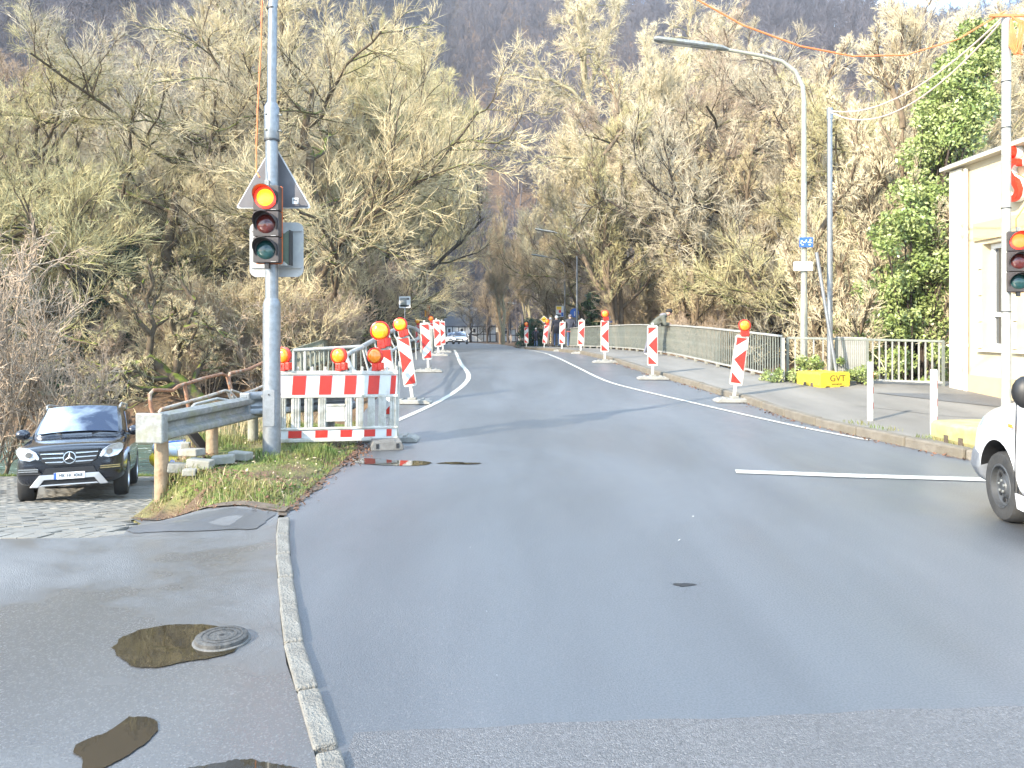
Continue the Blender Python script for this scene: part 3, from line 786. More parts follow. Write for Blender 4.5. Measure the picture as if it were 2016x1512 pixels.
tag(MB().tube([(-2.84,9.12,8.9),(-2.9,9.1,6.6),(-2.985,9.11,5.7),(-2.995,9.10,5.0),(-3.03,9.08,4.2),(-3.04,9.06,3.7),(-3.03,9.03,3.45),(-2.97,8.97,3.37)], .009, 7).build('signal_cable', 'cable_orange', smooth=True),
    'orange cable running down the thick pole into the red signal head', 'cable')

def signal_head(name, label, loc, sc=1.0, rz=0.0, core='lens_red_core'):
    t = thing(name, label, 'traffic light', loc, rz, 'temporary traffic lights'); t.scale = (sc,)*3
    for k in range(3):
        hb = MB().prism(roundrect(.30,.296,.012), .17).build('lamp_housing', 'signal_black', t, bevel=.006); hb.location = (0,0,.152+.305*k)
    MB().prism(roundrect(.315,.925,.02), .014).build('back_plate', 'signal_orange', t, loc=(0,.13,.457))
    for k, (lm, rim) in enumerate((('lens_dark_green', None), ('lens_dark_red', None), (core, 'lens_red_rim'))):
        z = .152+.305*k
        mb = MB(); mb.lathe([(.112,0),(.095,.018),(.06,.03),(.0,.034)], 28, 'Y')
        ln = mb.build('lens', lm, t, smooth=True); ln.location = (0,-.002,z)
        if rim: MB().lathe([(.128,0),(.128,.016),(.100,.024),(.100,.0)], 28, 'Y').build('lens_ring', rim, t, smooth=True, loc=(0,-.002,z))
        # hood: a half-open tube, longer on top
        vs, fs = [], []; nn = 28
        for i in range(nn+1):
            a = R(-28)+R(236)*i/nn; L = .045+.135*max(0, math.sin(a))**.7 if math.sin(a) > 0 else .045*(1+math.sin(a)*1.4)
            for rr_ in (.130, .136):
                vs += [(rr_*math.cos(a), 0, rr_*math.sin(a)), (rr_*math.cos(a), -max(L, .01), rr_*math.sin(a))]
        for i in range(nn):
            b0 = 4*i
            fs += [(b0, b0+1, b0+5, b0+4), (b0+2, b0+6, b0+7, b0+3), (b0+1, b0+3, b0+7, b0+5)]
        MB().add(vs, fs).build('visor', 'signal_black', t, loc=(0,0,z), smooth=True)
        MB().box((.09,-.002,z-.138), (.06,.004,.006)).build('maker_strip', 'sign_grey', t)
    MB().box((0,.06,-.03), (.05,.06,.07)).build('lower_bracket', 'black', t)
    MB().box((0,.06,.945), (.05,.06,.06)).build('upper_bracket', 'galv_dull', t)
    return t
signal_head('traffic_light', 'three-lamp signal lit red on the thick grey pole in front of the triangular sign', (-2.885, 8.93, 2.36))
sg = thing('warning_sign', 'back of a dark grey triangular warning sign behind the thick pole', 'road sign', (-2.92, 9.33, 3.06))
def rtri(s, r=.05):
    h3 = s*math.sqrt(3)/2; P = [(-s/2,0),(s/2,0),(0,h3)]; out = []
    for i in range(3):
        p = Vector(P[i]); a = (Vector(P[i-1])-p).normalized(); b = (Vector(P[(i+1) % 3])-p).normalized()
        q0, q1 = p+a*r, p+b*r
        for k in range(5):
            t = k/4; q = q0*(1-t)**2+p*2*t*(1-t)+q1*t*t; out.append((q.x, q.y))
    return out
MB().prism(rtri(.93), .012).build('rim', 'sign_rim', sg, loc=(0,.006,0))
MB().prism(rtri(.885), .012).build('back_panel', 'sign_back', sg, loc=(0,-.004,.013))
MB().box((.27,-.008,.09), (.075,.004,.075)).build('maker_sticker', 'white_sign', sg)
for q in ((.255,.10),(.285,.098)): MB().box((q[0],-.0115,q[1]), (.02,.002,.012)).build('sticker_print', 'black', sg)
s2 = thing('square_sign', 'back of a pale grey rounded square sign behind the signal head', 'road sign', (-2.885, 9.34, 2.555))
MB().prism(roundrect(.66,.67,.09), .01).build('panel', 'sign_grey', s2)
for z in (.23, -.22): MB().box((0,-.01,z), (.62,.02,.014)).build('stiffener', 'sign_grey', s2)
c2 = thing('control_box', 'narrow dark green box beside the signal head on the thick pole', 'box', (-2.735, 9.2, 2.36))
MB().box((0,0,.2), (.125,.12,.40)).build('body', 'box_green', c2, bevel=.006)
MB().box((.066,-.0,.2), (.012,.13,.42)).build('edge', 'black', c2)
for z in (-.015, .415): MB().add([(-.05,-.061,z),(.0,-.061,z+(.05 if z < 0 else -.05)),(.06,-.061,z),(.06,-.05,z),(-.05,-.05,z)], [(0,1,2),(2,3,4,0)]).build('bracket', 'sign_grey', c2)

# barrier ---------------------------------------------------------
bA, bB = Vector((-3.16, 9.92, .10)), Vector((-1.55, 10.32, .08))
ang = math.atan2(bB.y-bA.y, bB.x-bA.x); W_ = (bB-bA).length
bar = thing('barrier_board', 'red and white plastic barrier fence beside the thick pole', 'barrier', bA, (0, R(.6), ang))
def bxp(nm, x0, x1, z0, z1, m_, y0=-.02, y1=.02, bev=.004): return MB().box(((x0+x1)/2, (y0+y1)/2, (z0+z1)/2), (x1-x0, y1-y0, z1-z0)).build(nm, m_, bar, bevel=bev)
for z0, z1 in ((0,.045),(.16,.19),(.58,.615),(.885,.935)): bxp('rail', 0, W_, z0, z1, 'plastic_white', -.032, .032, .008)
bxp('upper_board', .01, W_-.01, .615, .885, 'refl_white', -.014, .014); bxp('lower_board', .01, W_-.01, .045, .16, 'refl_white', -.014, .014)
U = lambda zx: (zx+27)/1334*W_
for a, b in ((205,340),(480,607),(740,862),(990,1107),(1228,1283)):
    MB().prism([(U(a)-.012,.622),(U(b)-.012,.622),(U(b)+.004,.872),(U(a)+.004,.872)], .004).build('red_stripe', 'refl_red', bar, loc=(0,-.0182,0))
for a, b in ((165,300),(440,567),(700,822),(950,1067),(1187,1242)):
    MB().prism([(U(a)-.002,.055),(U(b)-.002,.055),(U(b),.15),(U(a),.15)], .004).build('red_stripe', 'refl_red', bar, loc=(0,-.0182,0))
for a, b in ((-20,55),(70,140),(190,285),(325,415),(465,550),(745,820),(860,940),(985,1060),(1100,1180),(1220,1290)):
    s = MB().box(((U(a)+U(b))/2,0,.385), (U(b)-U(a),.03,.395)); wq = (U(b)-U(a))
    for q in (-.28,0,.28): s.box(((U(a)+U(b))/2+wq*q,-.02,.385), (wq*.14,.012,.39))
    s.build('slat', 'plastic_white', bar)
bxp('name_panel', U(550), U(742), .28, .48, 'plastic_white', -.02, .012); bxp('name_panel_lip', U(548), U(745), .47, .495, 'plastic_white', -.03, .015); bxp('name_panel_lip', U(548), U(745), .265, .285, 'plastic_white', -.03, .015)
for a in (105, 255, 400, 535, 800, 920, 1185): MB().box((U(a),0,.96), (.035,.035,.06)).build('peg', 'plastic_white', bar, bevel=.006)
MB().cyl((W_-.02,.03,-.08),(W_-.02,.03,1.0), .018, n=10).build('stake', 'plastic_white', bar)
MB().cyl((W_+.0,.05,.0),(W_+.02,.05,1.06), .016, n=10).build('stake', 'plastic_white', bar)

def footplate(name, label, loc, rz, m_='rubber_grey', sx_=.42, sy=.40):
    f = thing(name, label, 'base plate', loc, rz, 'loose rubber base plates')
    mb = MB(); mb.prism([(-sx_/2,0),(sx_/2,0),(sx_/2,.05),(sx_/2-.03,.115),(-sx_/2+.03,.115),(-sx_/2,.05)], sy)
    mb.build('slab', m_, f, bevel=.008)
    for q in (-.13, .13): MB().box((q,-.002,.06), (.035,.012,.06)).build('hand_hole', 'black', f)
    MB().box((0,.1,.118), (.2,.16,.012)).build('raised_pad', m_, f)
    return f
footplate('base_plate', 'dark recycled rubber base plate under the end of the barrier fence', (-1.62, 9.92, 0), ang)

def wlamp(name, label, loc, rz=0.0, sc=1.0, lens='amber', roll=0.0):
    t = thing(name, label, 'warning lamp', loc, (0, roll, rz), 'amber warning lamps'); t.scale = (sc,)*3
    MB().box((0,0,.06), (.10,.10,.12)).build('battery_case', 'lamp_red', t, bevel=.01)
    MB().box((.085,.0,.075), (.075,.09,.115)).build('battery_pack', 'lamp_red', t, bevel=.01)
    rg = MB(); rg.lathe([(.095,-.03),(.128,-.02),(.132,.04),(.115,.048),(.108,.03)], 28, 'Y'); rg.build('ring', 'lamp_red', t, smooth=True, loc=(0,0,.235))
    ln = MB(); ln.lathe([(.110,.028),(.104,.055),(.08,.075),(.045,.086),(.0,.09)], 28, 'Y'); ln.build('lens', lens, t, smooth=True, loc=(0,0,.235))
    MB().lathe([(.105,-.03),(.095,-.05),(.05,-.06),(0,-.062)], 24, 'Y').build('rear_lens', lens, t, smooth=True, loc=(0,0,.235))
    MB().box((-.02,-.055,.075), (.03,.012,.03)).build('clasp', 'lamp_red', t)
    return t
def on_bar(px): 
    t = (px-535)/(782-535); p = bA+(bB-bA)*t; return (p.x, p.y, 1.035-.02*t)
for px_, lb in ((562,'unlit amber lamp with red casing on the barrier, right beside the thick pole'),(668,'unlit amber lamp with red casing at the middle of the barrier fence'),(739,'unlit amber lamp with red casing near the outer end of the barrier fence')):
    wlamp('warning_lamp', lb, on_bar(px_), R(-18), .86)

# beacons -----------------------------------------------------------
def chevrons(flip):
    s = -1 if flip else 1; w2, h_ = .108, .90
    tri = [[(0,0),(1,0),(1,.19)], [(0,.24),(1,.49),(0,.74)], [(0,1),(1,.78),(1,1)]]
    return [[(s*(u-.5)*2*w2, h_-v*h_) for u, v in t] for t in tri]
def beacon_proto(flip):
    t = thing('beacon', 'x', 'traffic beacon', (0,0,0), 0, 'red and white chevron beacons')
    MB().prism(roundrect(.26,1.0,.045), .045).build('panel', 'plastic_white', t, bevel=.008, loc=(0,0,.83))
    MB().prism([(-.108,.0),(.108,0),(.108,.9),(-.108,.9)], .003).build('white_sheet', 'refl_white', t, loc=(0,-.004,.38))
    for tr in chevrons(flip):
        P = tr if not flip else tr[::-1]
        MB().prism(P, .003).build('red_stripe', 'refl_red', t, loc=(0,-.0085,.38))
    lettering('GVT', .045, 'letter_dark', t, (.02 if not flip else -.02,-.0095,.38+.9*.705), sx=1.3)
    MB().box((0,.02,.24), (.06,.03,.24)).build('post', 'plastic_white', t, bevel=.004)
    MB().box((0,.02,1.36), (.05,.03,.07)).build('top_peg', 'plastic_white', t, bevel=.004)
    mb = MB(); mb.prism([(-.38,0),(.38,0),(.38,.03),(.30,.075),(-.30,.075),(-.38,.03)], .40)
    mb.box((0,.2,.09), (.16,.16,.05)); mb.box((.2,.2,.08), (.05,.28,.03)); mb.box((-.2,.2,.08), (.05,.28,.03))
    t2 = mb.build('foot', 'rubber_pale', t, bevel=.01, loc=(0,-.19,0)); return t
def lean(t, roll):
    """tilt the upper part about the foot"""
    for c in t.children:
        if c.name.startswith('foot'): continue
        M = Matrix.Rotation(roll, 4, 'Y'); c.matrix_local = Matrix.Translation((0,0,.10)) @ M @ Matrix.Translation((0,0,-.10)) @ c.matrix_local
bL, bR = beacon_proto(False), beacon_proto(True)
bpy.context.view_layer.update()
LB = [ # x, y, roll, sc, label, lamp
 (-1.70,10.75,-6,1,'chevron beacon half hidden behind the barrier fence, bright amber lamp on top',('amber_bright','bright amber lamp in red casing on the beacon behind the barrier fence')),
 (-1.95,14.9,-9,1,'tilted chevron beacon with lamp standing past the barrier on the bent-railing side',('amber_bright','bright amber lamp on the tilted beacon past the barrier fence')),
 (-2.25,20.5,-5,1,'chevron beacon without lamp before the bend of the white line, railing side',None),
 (-2.72,28.2,-4,1,'chevron beacon without lamp overlapping the row end, beside the white line and oncoming cars',None),
 (-2.95,32.5,-2,1,'chevron beacon almost hidden behind the last tall beacon by the oncoming cars',None),
 (-3.75,36.0,-3,1,'chevron beacon mostly hidden between two others on the bent-railing side',('amber','amber lamp peeking out between two beacons on the bent-railing side')),
 (-5.2,42.0,0,1,'far chevron beacon hidden beyond the bent railing end',('amber_bright','tiny amber lamp just beyond the bent railing end')),
]
RB = [
 (4.40,15.1,8,1,'large leaning chevron beacon with lamp at the kerb, nearest to the bollards',('amber','amber lamp on the large leaning beacon nearest to the bollards')),
 (3.47,18.8,0,1,'upright chevron beacon in front of the leaning man',None),
 (2.90,23.8,0,1,'upright chevron beacon with lamp in front of the railing, left of the leaning man',('amber','amber lamp on the upright beacon before the small blue sign')),
 (2.70,30.0,2,1,'chevron beacon right of the person in the grey hood',None),
 (2.22,34.0,2,1,'chevron beacon between the two adult walkers',None),
 (1.72,41.0,7,1,'leaning chevron beacon between the child and the walkers',('amber','amber lamp under the yellow diamond sign')),
 (.88,46.5,0,1,'last chevron beacon at the far end of the sidewalk kerb',('amber','amber lamp on the last beacon before the dark bush')),
]
first = {id(bL): True, id(bR): True}
for proto, rows in ((bL, LB), (bR, RB)):
    for (x, y, roll, s_, lb, lp) in rows[::-1]:
        pass
    made = []
    for k, (x, y, roll, s_, lb, lp) in enumerate(rows):
        t = proto if k == 0 else dup(proto, (0,0,0))
        t.location = (x, y, float(zr(y))); t['label'] = lb; t.rotation_euler = (0,0,R(rnd.uniform(-4,4))); made.append((t, roll))
        if lp:
            ztop = 1.33; rr_ = R(roll)
            lx = x+math.sin(rr_)*(ztop-.1); lz = float(zr(y))+.1+math.cos(rr_)*(ztop-.1)-.02
            wlamp('warning_lamp', lp[1], (lx, y, lz), R(rnd.uniform(-12,12)) if lp[0] == 'amber' else 0, .92 if lp[0] == 'amber' else 1.05, lp[0], rr_)
    for t, roll in made: lean(t, R(roll))

# guard rail with timber posts -----------------------------------------
def wbeam(mb, a, b, n=12, h_=.31, dep=.08):
    a, b = Vector(a), Vector(b); d = (b-a); L = d.length; d.normalize(); nrm = Vector((d.y, -d.x, 0)).normalized()
    prof = [(0,-.155),(.01,-.15),(.075,-.125),(.08,-.09),(.07,-.06),(.015,-.03),(.005,0),(.015,.03),(.07,.06),(.08,.09),(.075,.125),(.01,.15),(0,.155)]
    prof = [(p*dep/.08, q*h_/.31) for p, q in prof]; back = [(p-.006, q) for p, q in prof[::-1]]
    ring = prof+back; o = len(mb.v)
    for k in range(n+1):
        c = a+d*(L*k/n)
        for p, q in ring: mb.v.append(tuple(c+nrm*p+Vector((0,0,q))))
    m_ = len(ring)
    for k in range(n):
        for i in range(m_): mb.f.append((o+k*m_+i, o+k*m_+(i+1) % m_, o+(k+1)*m_+(i+1) % m_, o+(k+1)*m_+i)); mb.m.append(mb.cm)
    return mb
gr = thing('guard_rail', 'weathered steel guard rail on timber posts at the driveway edge', 'guard rail', (0,0,0))
g0, g1 = Vector((-3.72, 8.02, .55)), Vector((-3.28, 10.35, .57))
wbeam(MB(), g0, g1).build('beam', 'galv_dull', gr, smooth=True)
ec = MB(); P = [(-.19,-.165),(.0,-.165),(.06,-.15),(.06,.15),(.0,.165),(-.19,.165)]
ecd = (g1-g0).normalized()
ec.box((0,0,0), (.30,.05,.315)); ec.box((.14,.03,0), (.03,.10,.30)); ec.build('end_cap', 'galv_dull', gr, bevel=.02, loc=(g0.x-.06, g0.y-.06, g0.z), rot=(0,0,R(-6)))
for k, (x, y, h_, m_) in enumerate(((-3.76,8.18,.74,'post_wood'),(-3.62,9.2,.72,'post_wood'),(-3.5,10.3,.72,'old_wood'))):
    MB().tube([(0,0,-.3),(0,0,h_-.22)], [.075,.07], 10).build('timber_post', m_, gr, loc=(x, y, .02), smooth=True)
MB().bar((-3.55,9.6,-.35), (-3.93,9.15,.45), .09, .09).build('brace', 'timber_black', gr)
e2 = thing('guard_rail', 'short bright guard rail end piece behind the thick pole', 'guard rail', (0,0,0))
wbeam(MB(), (-3.42,9.75,.62), (-2.2,10.6,.62)).build('beam', 'galv', e2, smooth=True)
MB().box((-3.40,9.72,.62), (.13,.06,.30)).build('end_cap', 'galv', e2, bevel=.015)
for q in (.1, -.1): MB().cyl((-3.2,9.80,.62+q), (-3.2,9.77,.62+q), .016, n=10).build('bolt', 'galv_dull', e2)
MB().tube([(-2.5,10.5,-.1),(-2.5,10.5,.6)], .06, 10).build('post', 'galv_dull', e2)
# loose concrete kerb blocks in the grass
for k, (px_, py, Y, l, w2, h2, rz, ry, lb) in enumerate((
    (352,927,8.25,.22,.14,.10,20,8,'grey concrete block lying at the foot of the guard rail post'),
    (378,913,8.75,.30,.14,.08,-28,-4,'pale concrete block with bright top, uppermost of the loose heap'),
    (395,926,8.2,.26,.14,.10,-4,5,'concrete block in the middle of the loose heap in the grass'),
    (375,940,8.05,.14,.12,.07,6,0,'small broken concrete piece under the loose heap'),
    (440,918,8.5,.24,.15,.09,14,-3,'concrete block at the pole end of the loose heap'),
    (474,913,8.75,.24,.15,.09,-16,3,'concrete block lying nearest to the thick pole'),
    (340,890,9.4,.26,.10,.12,0,0,'upright concrete edging stone beside the guard rail post'),
    (366,892,9.45,.10,.10,.12,10,0,'short concrete edging stone behind the guard rail'))):
    X = (px_-1008)/1500*Y
    zt = max(float(terr(X, Y))+h2/2-.01, 1.6-(py-645)/1500*Y-h2*.2)
    tag(MB().box((0,0,0), (l,w2,h2)).build('concrete_block', 'concrete', bevel=.012, loc=(X, Y, float(terr(X, Y))+h2*.5+(.06 if k in (1,) else .015)), rot=(0, R(ry), R(rz))), lb, 'block', 'loose concrete blocks')

# rusty bent handrail on the bank
rh = thing('rusty_handrail', 'rusty bent tubular handrail along the river bank', 'railing', (0,0,0))
def PX(px_, py, Y): return Vector(((px_-1008)/1500*Y, Y, 1.6-(py-645)/1500*Y))
def down(p, to): return Vector((p.x+.03, p.y, to))
t1 = [PX(304,822,10.5), PX(297,800,10.5), PX(295,776,10.5), PX(303,768,10.55), PX(340,769,10.9), PX(352,760,11.0), PX(366,755,11.1)]
MB().tube(t1, .026, 10).build('top_rail', 'rust', rh, smooth=True)
MB().tube([PX(366,756,11.1), PX(400,745,11.5), PX(438,736,11.9), PX(447,740,12.0), PX(456,775,12.0), PX(466,850,12.0)], .026, 10).build('top_rail', 'rust', rh, smooth=True)
MB().tube([PX(458,780,12.05), PX(451,745,12.05), PX(453,735,12.1), PX(490,727,12.6), PX(520,713,13.0), PX(548,700,13.4)], .026, 10).build('top_rail', 'rust', rh, smooth=True)
MB().tube([PX(364,758,11.1), PX(369,790,11.1), PX(376,830,11.1), PX(388,905,11.1)], .026, 10).build('post', 'rust', rh, smooth=True)
MB().tube([PX(304,815,10.5), PX(312,900,10.5)], .026, 10).build('post', 'rust', rh, smooth=True)
mr = thing('bent_rail', 'pale flaking bent rail lying below the rusty handrail', 'railing', (0,0,0))
MB().tube([PX(314,812,10.3), PX(318,806,10.3), PX(360,794,10.7), PX(410,780,11.2), PX(444,769,11.6), PX(452,771,11.7), PX(470,790,11.8)], .024, 10).build('upper_rail', 'rust_pale', mr, smooth=True)
MB().tube([PX(455,768,11.8), PX(478,776,12.1), PX(500,768,12.4), PX(530,755,12.9)], .022, 10).build('upper_rail', 'rust_pale', mr, smooth=True)
MB().tube([PX(378,802,10.7), PX(384,796,10.75), PX(428,785,11.2), PX(452,789,11.4)], .022, 10).build('lower_rail', 'rail_white', mr, smooth=True)
for a_, b_ in (((448,770),(462,800)),((455,772),(470,838))): MB().tube([PX(*a_,11.7), PX(*b_,11.7)], .022, 8).build('post', 'rust_pale', mr, smooth=True)

# white railing wing and dented parapet
wr = thing('white_railing', 'white steel railing with close bars behind the barrier lamps', 'railing', (0,0,0))
a, b = PX(578,690,14.2), PX(714,682,14.6)
MB().tube([a, b], .034, 10).build('top_rail', 'rail_white', wr, smooth=True)
MB().tube([a+Vector((0,0,-.88)), b+Vector((0,0,-.88))], .025, 8).build('bottom_rail', 'rail_white', wr)
blm = MB().box((0,0,-.45), (.02,.032,.86)).mesh('baluster', 'rail_green')
for k in range(15):
    p = a+(b-a)*((k+.5)/15); o = obj('baluster', blm, wr); o.location = p+Vector((0,.02,0)); o.rotation_euler = (rnd.uniform(-.03,.03), rnd.uniform(-.03,.03), rnd.uniform(-.3,.3))
for q in (.0, .16, .87): MB().box((0,0,-.5), (.04,.04,1.0)).build('post', 'rail_white', wr, loc=a+(b-a)*q)
dp = thing('dented_parapet', 'dented tubular bridge railing with crooked bars behind the tilted beacon', 'railing', (0,0,0))
MB().tube([PX(701,735,13.6), PX(690,722,13.6), PX(683,706,13.6), PX(682,699,13.65), PX(692,693,13.8), PX(712,684,14.2)], .042, 12).build('bent_end', 'rail_white', dp, smooth=True)
tp = [PX(712,683,14.3), PX(735,670,16.2), PX(760,657,18.0), PX(784,646,20.0), PX(800,642,22), PX(814,645,24), PX(826,655,26)]
MB().tube(tp, .045, 12).build('top_rail', 'rail_white', dp, smooth=True)
MB().tube([PX(716,740,14.3), PX(770,692,17.0), PX(800,672,20.0), PX(822,668,24)], .035, 10).build('lower_rail', 'rail_white', dp, smooth=True)
for k, (px_, py, Y, b1) in enumerate(((714,684,14.4,10),(719,681,14.6,12),(737,670,16.2,10),(748,664,17,14),(766,655,18.4,12),(775,650,19,13),(783,647,20,16),(793,644,21,12),(803,643,22,12))):
    p = PX(px_, py, Y); q = p+Vector((.05+.1*(k % 3), 0, -.95)); mid = (p+q)/2+Vector((b1*.008,0,.05))
    MB().tube([p, p+Vector((.03,0,-.15)), mid, q], .02, 8).build('baluster', 'rail_white', dp, smooth=True)
MB().tube([PX(826,655,26), PX(834,672,26), PX(836,700,26)], .08, 12).build('crushed_end', 'rubber_grey', dp, smooth=True)
tag(MB().box((0,0,.3), (.55,.9,1.3)).build('parapet_pillar', 'concrete', bevel=.03, loc=PX(842,690,33)), 'pale concrete parapet pillar at the far bridge end', 'pillar')

# timber fence along the far bank path
tf = thing('timber_fence', 'old mossy timber slat fence climbing beside the bridge', 'fence', (0,0,0))
fa, fb = PX(572,691,30), PX(744,639,44); fm = PX(660,662,36.5)
def fpt(t): return fa*(1-t)**2+fm*2*t*(1-t)*1.0+fb*t*t
fpt = lambda t: (fa+(fm-fa)*(t/.5)) if t < .5 else (fm+(fb-fm)*((t-.5)/.5))
for off, wz in ((0,.10),(-.42,.08),(-.9,.08)):
    for k in range(6):
        p, q = fpt(k/6)+Vector((0,0,off)), fpt((k+1)/6)+Vector((0,0,off)); MB().bar(p, q, .07, wz).build('rail', 'old_wood', tf)
sl = MB().box((0,0,-.52), (.06,.10,.98)).mesh('slat', 'old_wood')
for k in range(56):
    o = obj('slat', sl, tf); o.location = fpt((k+.5)/56)+Vector((.05,0,0)); o.rotation_euler = (rnd.uniform(-.03,.03),rnd.uniform(-.03,.03),rnd.uniform(-.2,.2))
for k in range(7): MB().box((0,0,-.7), (.12,.12,1.5)).build('post', 'old_wood', tf, loc=fpt(k/6)+Vector((-.08,0,0)))
f2 = thing('timber_fence', 'short continuation of the old timber fence sloping down behind the lamps', 'fence', (0,0,0))
fc, fd = PX(746,640,44.3), PX(800,664,50)
for off in (0,-.42,-.9): MB().bar(fc+Vector((0,0,off)), fd+Vector((0,0,off)), .07, .09).build('rail', 'old_wood', f2)
for k in range(16):
    o = obj('slat', sl, f2); o.location = fc+(fd-fc)*((k+.5)/16)

# right bridge railing ---------------------------------------------------
rr = thing('bridge_railing', 'long grey-green bar railing along the bridge sidewalk where the man leans', 'railing', (0,0,0))
ysr = np.arange(17.55, 49, .5)
top = [Vector((float(xrail(y)), y, float(zside(y))+1.03)) for y in ysr]
def sect(z0, nm, sz, mt):
    mb = MB(); o = 0
    vs, fs = [], []
    for p in top:
        c = p+Vector((0,0,z0))
        for dx_, dz_ in ((-sz[0]/2,-sz[1]/2),(sz[0]/2,-sz[1]/2),(sz[0]/2,sz[1]/2),(-sz[0]/2,sz[1]/2)): vs.append(c+Vector((dx_,0,dz_)))
    for i in range(len(top)-1):
        for k in range(4): fs.append((4*i+k, 4*i+(k+1) % 4, 4*i+4+(k+1) % 4, 4*i+4+k))
    fs += [(3,2,1,0), tuple(4*(len(top)-1)+k for k in range(4))]
    mb.add(vs, fs); return mb.build(nm, mt, rr, bevel=.006)
sect(0, 'top_rail', (.08,.045), 'rail_white'); sect(-.93, 'bottom_rail', (.05,.045), 'rail_white')
bm_ = MB().box((0,0,-.47), (.014,.035,.90)).mesh('baluster', 'rail_green')
fine = [];
L_ = 0
for i in range(len(top)-1): L_ += (top[i+1]-top[i]).length
P2 = along([(p.x, p.y) for p in top], .115)
for p in P2:
    if p.y > 47: break
    o = obj('baluster', bm_, rr); o.location = (p.x, p.y, float(zside(p.y))+1.03); o.rotation_euler = (0,0,R(8))
ft = MB().box((0,0,0), (.06,.16,.09)).mesh('rail_foot', 'concrete')
for p in along([(p.x, p.y) for p in top], .98, .3):
    o = obj('rail_foot', ft, rr); o.location = (p.x, p.y, float(zside(p.y))+.045)
MB().box((0,0,.5), (.06,.09,1.0)).build('end_post', 'rail_white', rr, loc=(6.22, 17.5, float(zside(17.5))))

# fence between railing and building
gf = thing('bank_fence', 'pale bar fence between the bridge railing and the cream building', 'fence', (0,0,0))
A, B = Vector((6.42,17.75,float(zside(17.7))-.02)), Vector((9.42,16.62,float(zside(16.6))-.02))
MB().bar(A+Vector((0,0,1.0)), B+Vector((0,0,1.0)), .05, .05).build('top_rail', 'rail_green', gf, bevel=.005)
MB().bar(A+(B-A)*.52+Vector((0,0,.10)), B+Vector((0,0,.10)), .04, .04).build('bottom_rail', 'rail_white', gf)
MB().bar(A+(B-A)*.32+Vector((0,0,1.035)), A+(B-A)*.52+Vector((0,0,1.035)), .06, .03).build('rail_cover', 'rail_white', gf)
b1 = MB().box((0,0,.55), (.028,.028,.9)).mesh('baluster', 'rail_white')
for t in list(np.linspace(.05,.30,5))+list(np.linspace(.34,.51,15))+list(np.linspace(.56,.97,11)):
    o = obj('baluster', b1, gf); o.location = A+(B-A)*float(t); o.rotation_euler = (0,0,rnd.uniform(-.2,.2))
for t in (.0,.325,.525,.995): MB().box((0,0,.5), (.05,.05,1.02)).build('post', 'rail_green', gf, loc=A+(B-A)*t)

# street lamps -------------------------------------------------------------
def street_lamp(label, x, y, z, h_=8.2, arm=1.0, mt='lamp_post', yaw=0.0):
    t = thing('street_lamp', label, 'street lamp', (x, y, z), yaw, 'curved arm street lamps')
    t.scale = (1,1,1)
    MB().tube([(0,0,-.3),(0,0,2.2),(0,0,2.3),(0,0,6.9*h_/8.2)], [.086,.083,.072,.058], 16).build('pole', mt, t, smooth=True)
    k = h_/8.2; q = [(0,6.9*k),(-.03,7.25*k),(-.22,7.62*k),(-.55,7.86*k),(-1.0,7.98*k),(-1.9,8.14*k)]
    MB().tube([(a_*arm, 0, b_) for a_, b_ in q], [.058,.054,.05,.046,.042,.038], 14).build('arm', mt, t, smooth=True)
    hd = MB(); vs, fs = [], []
    for i, (xx, wd, hz, zz_) in enumerate(((-1.85,.05,.05,8.13),(-2.0,.10,.08,8.16),(-2.5,.13,.10,8.22),(-3.3,.12,.09,8.33),(-3.58,.11,.08,8.37),(-3.66,.06,.05,8.38))):
        for kk in range(10):
            a_ = 2*math.pi*kk/10; vs.append((xx*arm, wd*math.cos(a_), (zz_+hz*(math.sin(a_) if math.sin(a_) > 0 else .55*math.sin(a_)))*k))
    for i in range(5):
        for kk in range(10): fs.append((10*i+kk, 10*i+(kk+1) % 10, 10*i+10+(kk+1) % 10, 10*i+10+kk))
    fs += [tuple(range(9,-1,-1)), tuple(range(50,60))]
    hd.add(vs, fs).build('luminaire', 'galv_dull', t, smooth=True)
    MB().add([(-2.15*arm,-.08,8.13*k),(-2.15*arm,.08,8.13*k),(-3.45*arm,.07,8.29*k),(-3.45*arm,-.07,8.29*k)], [(0,1,2,3)]).build('lamp_cover', 'white_sign', t)
    MB().box((0,-.1,1.1), (.09,.02,.35)).build('service_hatch', mt, t, bevel=.004)
    return t
street_lamp('tall street lamp with curved arm reaching over the road behind the fence', 7.12, 18.6, .1, 8.35)
far_l = [('grey street lamp rising behind the hooded walker, nearest of the far row',4.05,47.5,7.3,.72),('second street lamp of the far row beyond the walkers',4.3,62,7.4,.75),('third street lamp of the far row beyond the walkers',4.7,80,7.3,.85),('fourth street lamp of the far row, thin against the trees',4.6,97,7.2,.95),('distant street lamp with low curved arm above the dark bush',3.0,143,7.4,1.1)]
for lb, x, y, hh, ar in far_l: street_lamp(lb, x, y, float(zr(y)), hh, ar, 'galv')
